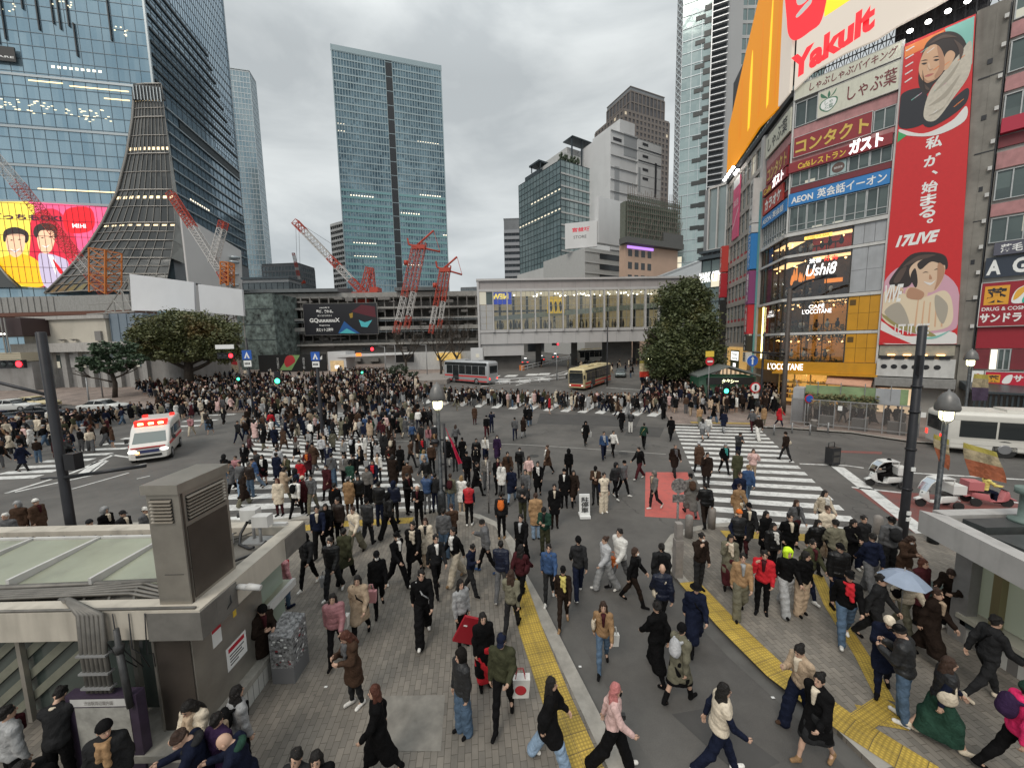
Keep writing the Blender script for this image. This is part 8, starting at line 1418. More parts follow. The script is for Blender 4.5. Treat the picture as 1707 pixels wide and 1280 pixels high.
# cranes
CRED=mat('crane_red',(.42,.05,.025),.5,noise=.15);CWHT=mat('crane_white',(.52,.50,.48),.5,noise=.1);CORG=mat('crane_orange',(.52,.16,.03),.5,noise=.1)
def lattice(parent,nm,p0,p1,w,n,mats,r=.12):
 p0,p1=Vector(p0),Vector(p1);d=(p1-p0).normalized();a=d.cross(Vector((0,1,0))).normalized();b=d.cross(a);m=MB();C4=[a+b,a-b,-a-b,-a+b]
 for i in range(n):
  m.mat(mats[i*len(mats)//n if len(mats)>2 else(i*6//n)%len(mats)]);q0=p0.lerp(p1,i/n);q1=p0.lerp(p1,(i+1)/n)
  for k in range(4):m.tube(q0+C4[k]*w/2,q1+C4[k]*w/2,r,n=4,cap=False);m.tube(q0+C4[k]*w/2,q1+C4[(k+1)%4]*w/2,r*.6,n=4,cap=False);m.tube(q1+C4[k]*w/2,q1+C4[(k+1)%4]*w/2,r*.6,n=4,cap=False)
 return m.build(nm,None,parent)
def V3(px,py,Y):return Vector(at3(px,py,Y))
Y=100;o=wempty('luffing_crane',V3(608,530,Y),0,'luffing crane with a long red and white jib over the movie billboard','crane','construction cranes over the station');lattice(o,'jib',V3(606,488,Y),V3(492,370,Y),1.5,22,[CRED,CWHT,CRED,CWHT,CWHT,CRED]);lattice(o,'mast',V3(607,530,Y),V3(607,498,Y),2.2,3,[CRED,CRED]);lattice(o,'a_frame',V3(604,492,Y),V3(616,447,Y),1.4,5,[CRED,CRED]);lattice(o,'a_frame',V3(622,492,Y),V3(618,447,Y),1.2,5,[CRED,CRED])
m=MB().mat(CRED);q=V3(606,492,Y);m.box(q.x-2.4,q.x+4.2,q.y-1.8,q.y+1.8,q.z-.9,q.z+.6);m.box(q.x-1.8,q.x+1.8,q.y-1.6,q.y+1.6,q.z-2.2,q.z-.95);m.box(q.x+2.4,q.x+4.4,q.y-1.6,q.y+1.6,q.z+.65,q.z+1.8);m.build('cab',None,o);m=MB();m.tube(V3(616,447,Y),V3(500,373,Y),.05,n=4);[m.tube(V3(px,372,Y),V3(px+3,470,Y),.04,n=3)for px in(493,498)];m.build('cable',BLK,o)
for lb,base,tp,js,Y in(('taller red lattice crane mast with white panels in front of the middle tower',(660,556),(692,412),.72,89),('shorter red lattice crane mast with white panels at the right of the middle tower',(718,556),(737,450),.58,89)):
 o=wempty('lattice_crane',V3(*base,Y),0,lb,'crane','construction cranes over the station');off=Vector((3.6*js,0,1.2));lattice(o,'mast',V3(*base,Y),V3(*tp,Y),1.7*js,14,[CRED,CWHT,CWHT,CRED,CRED,CRED,CRED],.09);lattice(o,'mast',V3(*base,Y)+off,V3(*tp,Y)+off*.8,1.5*js,14,[CRED,CWHT,CWHT,CRED,CRED,CRED,CRED],.085)
 t_=V3(*tp,Y);m=MB().mat(CRED);m.tube(t_+Vector((-2*js,0,.6)),t_+Vector((8*js,0,-1.2)),.2,n=6);m.tube(t_,t_+Vector((6.2*js,0,5*js)),.22,n=6);m.tube(t_+Vector((6.2*js,0,5*js)),t_+Vector((8*js,0,-1.2)),.07,n=4);m.box(t_.x-.8*js,t_.x+3.2*js,t_.y-.6,t_.y+.6,t_.z-.5,t_.z+.4);m.tube(t_+Vector((-2*js,0,.6)),t_+Vector((-2.3*js,0,2)),.2,n=5);m.tube(t_+Vector((-3.2*js,0,-3)),t_+Vector((-3.2*js,0,-4)),.5,n=8);m.build('head',None,o);m=MB();[m.tube(t_+Vector((-3.2*js+k*.4,0,-3.5)),V3(*base,Y)+Vector((k,0,6)),.05,n=3)for k in range(3)];m.build('cable',BLK,o)
for lb,parts in(('white and red crane jib crossing the white store wall',[((368,452),(322,380),CWHT),((322,380),(284,322),CRED),((368,452),(378,470),CRED)]),('steep short crane jib beside the orange tower on the white store wall',[((355,440),(370,382),CWHT),((370,382),(373,370),CRED)]),('large crane jib before the lit screen on the blue tower',[((-20,250),(28,305),CWHT),((28,305),(60,345),CRED),((60,345),(128,430),CRED),((128,430),(150,455),CWHT),((150,455),(176,488),CRED)])):
 Y=88;o=wempty('luffing_crane',V3(*parts[0][0],Y),0,lb,'crane','construction cranes over the station');[lattice(o,'jib',V3(*a,Y),V3(*b,Y),1.3 if 'large' not in lb else 1.7,max(2,int(math.dist(a,b)/6)),[c,c],.1 if 'large' not in lb else.055)for a,b,c in parts]
for lb,x0_,x1_,yb,yt in(('orange lattice tower under the curved skirt',162,190,490,418),('orange lattice tower beside the white store wall lamps',372,386,476,438)):Y=88;o=wempty('orange_tower',V3(x0_,yb,Y),0,lb,'crane tower');lattice(o,'mast',V3((x0_+x1_)/2,yb,Y),V3((x0_+x1_)/2,yt,Y),(x1_-x0_)*Y/616*.9,5,[CORG,CORG],.16)
Y=240;o=wempty('luffing_crane',V3(501,492,Y),0,'small far crane between the dark rounded block and the banded block','crane','construction cranes over the station');lattice(o,'jib',V3(500,470,Y),V3(489,422,Y),1.2,10,[CWHT,CRED],.15);lattice(o,'mast',V3(501,492,Y),V3(500,468,Y),1.6,5,[CORG,CORG],.2);q=V3(500,470,Y);m=MB();m.box(q.x-3,q.x+3,q.y-1,q.y+1,q.z-1,q.z+.8);m.build('cab',CRED,o)
# vehicles
VGL=mat('vehicle_glass',(.020,.024,.026),.08,spec=.8);TYRE=mat('tyre',(.018,.018,.018),.8);RIM=mat('wheel_rim',(.35,.35,.36),.35,.7);HEADL=emat('headlamp',(1,.97,.9),1.4);TAILL=emat('tail_lamp',(1,.03,.02),2.5)
def loft(mb,rings,cap=True):
 i=len(mb.v);n=len(rings[0]);[mb.v.extend([tuple(p)for p in r])for r in rings]
 for j in range(len(rings)-1):
  for k in range(n):mb.face((i+j*n+k,i+j*n+(k+1)%n,i+(j+1)*n+(k+1)%n,i+(j+1)*n+k),True)
 if cap:mb.face([i+n-1-k for k in range(n)]);mb.face([i+(len(rings)-1)*n+k for k in range(n)])
 return mb
def rr_ring(x,w,z0,z1,r=.12,n=4):
 o=[]
 for cy,cz,a0 in((w/2-r,z1-r,0),(-w/2+r,z1-r,90),(-w/2+r,z0+r*.5,180),(w/2-r,z0+r*.5,270)):
  for k in range(n):t=RAD(a0+90*k/(n-1));o.append((x,cy+r*math.cos(t),cz+(r if cz>(z0+z1)/2 else r*.5)*math.sin(t)))
 return o
def wheels(o,xs,w,r):
 for x in xs:
  for s in(-1,1):m=MB().mat(TYRE);m.tube((x,s*(w/2-.22),r),(x,s*(w/2+.012),r),r,n=18);wh_=m.build('wheel',None,o);m=MB();m.tube((x,s*(w/2+.012),r),(x,s*(w/2+.03),r),r*.6,r*.5,n=14);m.build('rim',RIM,wh_)
def place(o,p,heading):o.location=p;o.rotation_euler=(0,0,heading)
def bus(lb,p0,p1,h,roofc,bodyc,stripe,band,L_,w=2.5,front='red',nm='city_bus'):
 """nose at p0, tail towards p1"""
 o=empty(nm,(0,0,0),0,lb,'bus');m=MB().mat(bodyc);loft(m,[rr_ring(x,w-a,.3+b,h-c,.22)for x,a,b,c in((-.04,.5,.25,.55),(0.02,.16,.05,.18),(.25,0,0,0.03),(L_-.25,0,0,.03),(L_-.02,.16,.05,.15),(L_+.03,.4,.2,.4))]);m.build('body',None,o)
 m=MB().mat(roofc);m.box(.3,L_-.3,-w/2+.25,w/2-.25,h-.03,h+.03);m.box(L_*.25,L_*.45,-.7,.7,h+.03,h+.2);m.box(L_*.6,L_*.75,-.6,.6,h+.03,h+.15);m.build('roof',None,o)
 zb,zt=h*.42,h*.80;k=6
 for s in(-1,1):
  for i in range(k):m=MB();a=.7+i*(L_-1.2)/k;m.box(a,a+(L_-1.2)/k-.09,s*(w/2+.012)-.01,s*(w/2+.012)+.01,zb if i not in(1,)else.5,zt);m.build('window',VGL,o)
  m=MB().mat(stripe);m.box(.25,L_-.25,s*(w/2+.008)-.006,s*(w/2+.008)+.006,zb-.42,zb-.18);m.box(.25,L_-.25,s*(w/2+.007)-.005,s*(w/2+.007)+.005,.42,.6);m.mat(band);m.box(.3,L_-.3,s*(w/2+.006)-.006,s*(w/2+.006)+.004,zt+.03,h-.24);m.build('stripe',None,o)
 m=MB();m.box(-.06,-.03,-w/2+.22,w/2-.22,h*.33,zt+.02);m.build('windscreen',VGL,o);m=MB();m.box(-.07,-.02,-w/2+.3,w/2-.3,zt+.08,h-.24);m.build('destination_sign',BLK,o);m=MB();m.box(L_+.02,L_+.05,-w/2+.35,w/2-.35,h*.5,zt+.05);m.build('rear_window',VGL,o)
 for s in(-1,1):m=MB();m.ell((-.02,s*(w/2-.35),.75),(.06,.16,.11),10,6);m.build('headlight',HEADL,o);m=MB();m.box(L_+.02,L_+.06,s*(w/2-.3)-.1,s*(w/2-.3)+.1,.8,1.1);m.build('taillight',TAILL,o);m=MB();m.box(-.35,-.12,s*(w/2+.1)-.08,s*(w/2+.1)+.08,h*.55,h*.72);m.build('mirror',BLK,o)
 m=MB().mat(stripe);m.box(-.065,-.02,-w/2+.22,w/2-.22,h*.2,h*.3);m.build('front_band',None,o);wheels(o,(2.3,L_-2.4),w,.48);d=Vector(p1)-Vector(p0);place(o,Vector(p0),math.atan2(d.y,d.x));o.rotation_euler[1]=-math.atan2(d.z,Vector((d.x,d.y)).length);return o
def P_(px,py):return G(px,py)
BCRM=mat('bus_cream',(.56,.47,.27),.35,noise=.06);BSIL=mat('bus_silver',(.45,.46,.47),.35,.3,noise=.06);BRED2=mat('bus_red',(.50,.03,.03),.4);BWHT=mat('bus_white',(.62,.60,.55),.35,noise=.05)
a=P_(756,637);b=P_(838,641);bus('grey city bus with a red band standing before the bridge, seen from the side',a+Vector((-1,2,0)),b+Vector((0,-1,0)),3.6,BSIL,BSIL,BRED2,VGL,9.5)
a=P_(968,652);bus('cream city bus with a red front edge at the far crossing',a+Vector((-.5,.5,0)),P_(1020,630)+Vector((1.8,2,0)),3.05,BCRM,BCRM,BRED2,VGL,9.6)
a=Vector(at3(958,604,86));a.z=gramp(86);bus('cream city bus coming out from under the bridge',a,a+Vector((9.5,3.5,.2)),3.1,BCRM,BWHT,BWHT,VGL,9.0)
a=Vector((26.2,22.4,0));bus('white coach with black windows on the right behind the scooters',a+Vector((9.0,-4.9,0)),a,2.55,BWHT,BWHT,BWHT,BWHT,10.3,2.3,nm='coach')
def sedan(lb,p,hd,col,L_=4.5,w=1.75,h=1.42,taxi=False,group=None):
 o=empty('parked_car' if not taxi else 'taxi',(0,0,0),0,lb,'car',group);m=MB().mat(col);loft(m,[rr_ring(x,w-a,b,c,.12)for x,a,b,c in((0,.35,.32,.62),(.12,.12,.24,.76),(.8,0,.2,.88),(1.5,0,.2,.94),(3.4,0,.2,.95),(4.2,.06,.24,.92),(L_-.05,.2,.3,.84),(L_,.4,.4,.75))]);m.build('body',None,o)
 m=MB().mat(VGL);loft(m,[rr_ring(x,w-a,.86,c,.1)for x,a,c in((1.35,.3,.93),(2.0,.38,h-.06),(2.6,.36,h-.02),(3.2,.4,h-.06),(3.95,.34,.95))]);m.build('windows',None,o);m=MB().mat(col);loft(m,[rr_ring(x,w-a,h-.07,c,.03)for x,a,c in((1.92,.42,h-.01),(2.3,.4,h+.03),(3.0,.4,h+.02),(3.3,.46,h-.02))])
 [m.tube((2.62,s*(w/2-.04),.93),(2.6,s*(w/2-.2),h-.05),.035,n=5)for s in(-1,1)];m.build('roof',None,o)
 for s in(-1,1):m=MB();m.ell((.08,s*(w/2-.28),.64),(.08,.19,.08),10,6);m.build('headlight',RIM,o);m=MB();m.box(L_-.06,L_+.005,s*(w/2-.3)-.15,s*(w/2-.3)+.15,.66,.8);m.build('taillight',TAILL if taxi else mat('lamp_red',(.4,.02,.02),.3),o);m=MB();m.box(1.5,1.62,s*(w/2+.08)-.07,s*(w/2+.08)+.07,.92,1.04);m.build('mirror',col,o)
 m=MB();m.box(-.01,.03,-.5,.5,.4,.56);m.build('grille',BLK,o)
 if taxi:m=MB();m.box(2.4,2.6,-.3,.3,h+.02,h+.2);m.build('roof_sign',SIGNW,o)
 wheels(o,(.85,L_-.95),w,.32);place(o,Vector(p),hd);return o
CWH=mat('car_white',(.60,.60,.58),.25);CBK=mat('car_black',(.02,.022,.028),.2,.3);CGR=mat('car_grey',(.16,.19,.19),.25,.5);CNV=mat('car_navy',(.02,.035,.08),.2,.3)
for lb,px,py,hd,c in(('white saloon car parked at the kerb in front of the small pine',212,684,190,CWH),('black car parked left of the white saloon, behind the crowd',118,694,192,CBK),('dark navy car with a pale windscreen at the far left',48,706,195,CNV),('white car parked behind the black pole at the left edge',62,683,190,CWH),('pale yellow car half hidden behind the black pole',95,678,190,BCRM)):sedan(lb,P_(px,py),RAD(hd),c,group='cars waiting along the left kerb')
sedan('grey green car driving between the cream bus and the dense tree',P_(1042,630)+Vector((-.8,0,0)),RAD(72),CGR,taxi=False)
for i,(px,py,lb)in enumerate(((878,607,'white taxi with red tail lights under the left part of the bridge'),(905,603,'dark taxi with red tail lights behind the guard rail'),(928,599,'taxi with red tail lights beside the bridge pier'))):p=Vector(at3(px,py,84+i*6));p.z=gramp(p.y);sedan(lb,p+Vector((0,4,0)),RAD(-95),(CWH,CBK,CGR)[i],taxi=True,group='taxis under the bridge')
o=empty('ambulance',(0,0,0),0,'white ambulance with a glowing red light bar driving toward the camera','ambulance');AW=mat('ambulance_white',(.68,.66,.62),.3,noise=.05);m=MB().mat(AW);w=1.95;loft(m,[rr_ring(x,w-a,.3,c,.14)for x,a,c in((0,.3,.75),(.08,.1,1.0),(.5,.04,1.18),(1.25,.06,2.02),(1.6,.08,2.25),(2.2,.06,2.4),(5.2,.06,2.42),(5.38,.2,2.3))]);m.build('body',None,o)
m=MB();m.hexa([(.52,-.8,1.22),(.52,.8,1.22),(.55,.8,1.2),(.55,-.8,1.2),(1.20,-.72,1.96),(1.20,.72,1.96),(1.26,.72,1.98),(1.26,-.72,1.98)]);m.build('windscreen',mat('pale_windscreen',(.16,.19,.18),.08,spec=.8),o)
m=MB();m.box(1.42,1.95,-.78,.78,2.16,2.5);m.build('light_bar',emat('light_bar_red',(1,.03,.02),.9),o);m=MB();[m.box(1.40,1.5,a,a+.26,2.25,2.38)for a in(-.62,-.15,.35)];m.build('lamp',emat('beacon_yellow',(1,.6,.2),8),o);m=MB();[m.box(3.9,4.3,s*.7-.12,s*.7+.12,2.42,2.56)for s in(-1,1)];m.build('beacon',emat('light_bar_red',(1,.03,.02),.9),o)
for s in(-1,1):
 m=MB().mat(VGL);m.box(1.35,2.1,s*(w/2-.02)-.012,s*(w/2-.02)+.012,1.3,1.9);m.box(2.4,4.9,s*(w/2-.02)-.012,s*(w/2-.02)+.012,1.35,1.95);m.build('window',None,o);m=MB();m.box(.5,5.1,s*(w/2-.01)-.012,s*(w/2-.01)+.014,.98,1.14);m.build('stripe',BRED2,o);m=MB();m.ell((.06,s*.72,.82),(.1,.22,.13),12,8);m.build('headlight',HEADL,o);m=MB();m.box(.9,1.05,s*1.12-.08,s*1.12+.08,1.25,1.5);m.build('mirror',BLK,o)
m=MB().mat(mat('ambulance_blue',(.04,.05,.14),.4));m.box(-.03,.05,-.5,.5,.7,.88);m.mat(BRED2);m.box(.0,.1,-.8,.8,1.0,1.06);m.mat(BLK);m.box(-.02,.04,-.6,.6,.42,.58);m.mat(emat('amber_lamp',(1,.45,.1),8));m.ell((-.03,.5,.75),(.06,.1,.07),8,6);m.build('grille',None,o);wheels(o,(.95,4.2),w,.36);a=P_(250,772);b=P_(290,728);d=b-a;place(o,a,math.atan2(d.y,d.x))
def trike(lb,p,hd,roof=True,body=None):
 o=empty('delivery_scooter',(0,0,0),0,lb,'scooter');B=body or mat('scooter_white',(.66,.66,.64),.3);m=MB().mat(B);loft(m,[rr_ring(x,w_,a,b,.06)for x,w_,a,b in((.25,.2,.55,.75),(.38,.42,.45,.95),(.5,.40,.35,1.0),(.62,.36,.3,.42),(1.1,.4,.25,.38),(1.2,.42,.3,.72),(1.75,.5,.4,.78),(1.95,.4,.5,.75))]);m.build('body',None,o)
 m=MB().mat(BLK);m.box(1.15,1.7,-.2,.2,.76,.88);m.build('seat',None,o);m=MB().mat(B);m.box(1.55,2.2,-.36,.36,.92,1.42);m.build('cargo_box',mat('cargo_cream',(.52,.49,.44),.5),o)
 m=MB();m.tube((.3,-.05,.26),(.3,.05,.26),.26,n=16);m.build('front_wheel',TYRE,o);m=MB();[m.tube((1.85,s*.38-.06,.24),(1.85,s*.38+.06,.24),.24,n=16)for s in(-1,)];m.build('rear_wheel',TYRE,o);m=MB();m.tube((1.85,.32,.24),(1.85,.44,.24),.24,n=16);m.build('rear_wheel',TYRE,o);m=MB();[loft(m,[rr_ring(x,.24,z,z+.08,.03)for x,z in((a-.3,.42),(a,.54),(a+.3,.42))])for a in(.3,1.85)];m.build('fender',B,o)
 m=MB();m.tube((.5,-.3,1.02),(.5,.3,1.02),.02,n=6);m.tube((.45,0,.9),(.5,0,1.02),.03,n=6);m.ell((.36,0,.82),(.06,.1,.08),8,6);m.build('handlebar',BLK,o);m=MB();m.ell((.3,0,.72),(.05,.09,.06),8,6);m.build('headlight',emat('yellow_lamp',(1,.9,.4),4),o)
 if roof:
  m=MB();q=[(.32,1.0),(.5,1.45),(.75,1.72),(1.1,1.80),(1.6,1.78)];[m.quad((a[0],-.3,a[1]),(a[0],.3,a[1]),(b[0],.3,b[1]),(b[0],-.3,b[1]))for a,b in zip(q[:3],q[1:])];m.build('windshield',SHOPG,o);m=MB();loft(m,[rr_ring(x,.66,z,z+.05,.02)for x,z in((.72,1.70),(1.1,1.79),(1.65,1.77))]);[m.path([(a[0],s*.31,a[1])for a in q],.022,5)for s in(-1,1)];[m.tube((1.6,s*.3,.9),(1.6,s*.3,1.78),.025,n=5)for s in(-1,1)];m.build('canopy',B,o)
 o.scale=(.7,.7,.7);place(o,Vector(p),hd);return o
S1=P_(1438,806)+Vector((-.1,-.2,0));trike('white three-wheeled delivery scooter with a canopy and a rider in black',S1,RAD(-14));S2=P_(1524,843);trike('white three-wheeled scooter without a rider behind the black pole',S2,RAD(-10));S3=P_(1690,846);trike('pink and white scooter with a cream box at the right edge',S3,RAD(160),False,mat('scooter_pink',(.50,.16,.17),.4))
def seat_on(S,hd,dx):return S.x+dx*math.cos(hd),S.y+dx*math.sin(hd)
# the people, nearest first (photo pixels of their feet within each crop, facing, pose, clothes)
def rows(off,txt,lod,group=None):
 for ln in txt.strip().split('\n'):
  w=ln.split();px,py=off[0]+float(w[0])/2.977,off[1]+float(w[1])/2.977;top,tc_=w[4].split(':');bot,bc=w[5].split(':');hair,hc=(w[6].split(':')+['black'])[:2];kw={};accs=[]
  for a in w[7:]:
   k,v=a.split(':');
   if k=='h':kw['h']=float(v)
   elif k=='s':kw['shoes']=tuple((v+',sneaker').split(',')[:2])
   elif k=='z':kw['zz']=float(v)
   else:accs.append((k,v))
  zz=kw.pop('zz',None)
  if zz is not None:x,y=hit(px,py,zz);z=gz(x,y)
  else:p=G(px,py);x,y,z=p.x,p.y,p.z
  kw.setdefault('h',RNG.uniform(1.58,1.75));o=person(x,y,float(w[2]),w[3],top,tc_,bot,bc,hair,hc,accs,lod=lod,z=z,**kw);PEOPLE.append((x,y))
  o['group']='people crossing the junction'
PEOPLE=[]
rows((400,850),'''575 970 -40 phone coat:brown slim:charcoal long:auburn scarf:grey h:1.62 s:white
705 1310 -70 walk long:black slim:black long:auburn h:1.6
1110 1105 -50 stand puffer:charcoal wide:jeans hood:hairblack h:1.6
1310 1055 -8 bag jacket:olive slim:black cap:navy h:1.78 s:black
1215 872 20 stand long:black maxi:red long:hairblack h:1.58 s:black,boot
1105 675 40 stand jacket:palegrey slim:black long:hairblack h:1.62
1350 612 165 walk jacket:khaki slim:charcoal long:hairbrown strap:black h:1.6
915 640 15 walk hoodie:black wide:black short:hairblack crossbag:palegrey h:1.76 s:white
485 745 15 walk puffer:dustypink slim:black long:hairblack h:1.6 s:black,boot
605 642 8 walk coat:beige slim:black bob:hairblack crossbag:black h:1.63 s:black,boot
695 512 25 step hoodie:black slim:black cap:black mask:white h:1.72
470 425 0 walk puffer:black straight:charcoal short:hairblack mask:white h:1.72 s:white
530 358 178 walk coat:olive straight:black short:hairblack h:1.66
345 384 2 walk hoodie:charcoal slim:black hood:black mask:grey scarf:charcoal h:1.65 s:white
232 484 150 stand hoodie:pink slim:jeans short:hairbrown backpack:red h:1.6 s:navy
785 384 60 stride jacket:black straight:black cap:black mask:white h:1.7 s:white
870 324 0 walk coat:black slim:black short:hairblack scarf:cream h:1.72
930 285 5 stand coat:cream straight:beige long:hairbrown h:1.6
980 412 30 walk jacket:charcoal slim:black short:hairblack h:1.74
1075 356 -45 stride jacket:black wide:cream short:hairblack scarf:white h:1.72 s:tan
1150 417 60 wphone jacket:navy straight:charcoal short:hairblack h:1.5
1225 312 -85 wphone puffer:grey slim:black short:hairblack h:1.72 s:blue
1018 242 175 stand jacket:grey straight:jeans short:hairblack h:1.7
1060 215 -160 phone hoodie:brown slim:black short:hairbrown h:1.68
1300 442 170 walk puffer:navy straight:grey short:hairblack h:1.66 s:white
1395 456 150 stride jacket:maroon slim:black long:hairblack strap:maroon h:1.62 s:black,boot
1400 285 -20 walk jacket:black straight:black short:hairblack h:1.74
1535 455 -8 walk jacket:blue slim:charcoal short:hairblack hooddown:grey h:1.68 s:white
1605 577 -10 walk jacket:darkbrown slim:darkbrown cap:black scarf:yellow h:1.6 s:tan
1680 432 178 walk hoodie:charcoal straight:navy beanie:black h:1.74 s:white
1540 1262 78 walk cape:black wide:paleblue long:hairblack h:1.58 s:white
130 822 62 phone coat:darkbrown straight:black beanie:black h:1.64 s:white''',0)
rows((800,850),'''610 790 -12 walk jacket:tan slim:jeans long:hairbrown strap:cream h:1.58
900 602 175 walk puffer:navy slim:charcoal bald:black crossbag:cream h:1.7
875 830 200 walk long:black slim:black short:hairblack h:1.66
985 962 120 walk coat:khaki skirt:black beanie:black backpack:silver h:1.66 s:black,boot
1060 690 -15 walk long:navy slim:navy hat:black crossbag:black h:1.62 s:black,boot
655 1285 78 stride jacket:palepink wide:black long:hairpink mask:black h:1.56 s:white
1175 1310 80 stride vest:cream straight:navy long:hairblack h:1.64 s:white
625 400 -75 walk puffer:silver wide:palegrey bun:hairbrown h:1.62 s:white
695 385 -60 walk puffer:white slim:grey short:hairblack h:1.78
760 470 62 walk jacket:black slim:darkbrown bob:hairbrown mask:white h:1.62 s:black,boot
895 470 170 stand coat:charcoal slim:black short:hairblack backpack:black mask:white h:1.7
1085 400 10 face jacket:darkbrown slim:charcoal short:hairblack mask:white h:1.68''',0)
rows((1137,850),'''575 1075 -75 wphone jacket:beige wide:navy bun:hairblack h:1.64 s:brown
655 1255 -70 walk coat:black skirt:charcoal bun:hairblack h:1.64 s:tan
285 535 -20 step jacket:tan wide:khaki short:hairblack h:1.72
392 512 -35 face jacket:red slim:black short:hairblack h:1.68
505 505 -10 walk jacket:black wide:palegrey hood:neon h:1.72
588 518 5 look jacket:black wide:beige bob:hairblack h:1.66
622 440 10 walk jacket:olive slim:navy short:hairblack h:1.68 s:white
800 655 -30 walk jacket:black straight:jeans cap:black scarf:red h:1.74 s:white
228 392 -20 face coat:khaki maxi:maroon bob:hairblack scarf:cream h:1.6
272 260 0 pocket vest:charcoal slim:black beanie:orange h:1.68
318 215 -15 walk coat:charcoal slim:maroon cap:black h:1.72
440 325 5 stand puffer:black slim:black long:hairblack scarf:white h:1.6
520 290 -10 pocket jacket:black slim:black short:hairblack h:1.7
405 250 15 stand coat:black slim:black long:hairblack h:1.6
552 175 0 walk jacket:grey skirt:maroon long:hairbrown h:1.6
655 300 0 walk puffer:black slim:black long:hairblack mask:white h:1.6
705 240 -10 stand hoodie:cream straight:beige short:hairbrown h:1.7
690 120 5 walk hoodie:cream slim:black long:hairblack scarf:white h:1.62
745 335 170 walk jacket:khaki slim:black short:hairblack h:1.74
825 310 5 fold cape:black slim:black bob:hairblack crossbag:khaki h:1.64
880 292 -5 pocket jacket:charcoal straight:navy short:hairblack h:1.64 s:white
1015 330 165 stand hoodie:grey straight:charcoal cap:black backpack:charcoal h:1.78
925 425 172 walk hoodie:navy wide:grey short:hairblack h:1.74
1090 400 5 phone coat:brown slim:black long:hairbrown mask:white h:1.62
945 680 30 walk jacket:charcoal straight:charcoal short:hairblack h:1.74
1090 620 0 walk puffer:cream straight:khaki short:hairbrown strap:black h:1.64
1165 560 10 stand coat:maroon slim:darkbrown bob:auburn h:1.62
1215 760 20 walk long:darkbrown slim:darkbrown short:hairbrown h:1.72
1325 595 -70 read long:darkbrown slim:black long:hairbrown h:1.6 s:white
1580 625 -15 phone long:black slim:black beanie:black h:1.76
1490 945 80 stride jacket:charcoal slim:charcoal short:hairblack crossbag:black h:1.76 s:cream
1265 1160 62 walk vest:charcoal maxi:green long:hairbrown strap:cream h:1.62 s:cream
1080 1045 -150 phone puffer:charcoal straight:jeans cap:black h:1.78 s:white
990 905 -40 wphone coat:navy slim:navy beanie:cream h:1.66
760 480 -10 stand puffer:black slim:navy cap:black h:1.7
1640 1360 70 walk hoodie:hotpink slim:black beanie:green backpack:purple h:1.72''',0)
def heads(txt):
 for ln in txt.strip().split('\n'):
  w=ln.split();x,y=hit(float(w[0]),float(w[1]),float(w[2])-.1);PEOPLE.append((x,y));top,tc_=w[5].split(':');bot,bc=w[6].split(':');hair,hc=w[7].split(':');person(x,y,float(w[3]),w[4],top,tc_,bot,bc,hair,hc,[tuple(a.split(':'))for a in w[8:]],h=float(w[2]),lod=0,z=.1)['group']='people by the left entrance'
heads('''85 1180 1.72 200 read jacket:charcoal slim:black short:hairblack scarf:cream
175 1225 1.66 30 look coat:charcoal straight:black beanie:black scarf:tan
65 1262 1.68 10 read hoodie:black straight:black short:hairblack scarf:blue
12 1200 1.66 160 stand jacket:palegrey slim:black short:hairblack
325 1178 1.60 -5 phone jacket:cream straight:beige long:hairblack scarf:beige
395 1165 1.62 150 stand hoodie:palegrey slim:black long:hairblack backpack:black
333 1222 1.74 -60 read jacket:navy straight:black short:hairbrown hooddown:charcoal
404 1232 1.70 -70 read coat:navy slim:charcoal bald:black hooddown:green
362 1212 1.66 170 stand coat:purple straight:black short:hairblack
497 1268 1.66 0 walk jacket:charcoal slim:black short:hairblack
528 1272 1.62 20 walk jacket:black slim:navy bob:hairblack''')
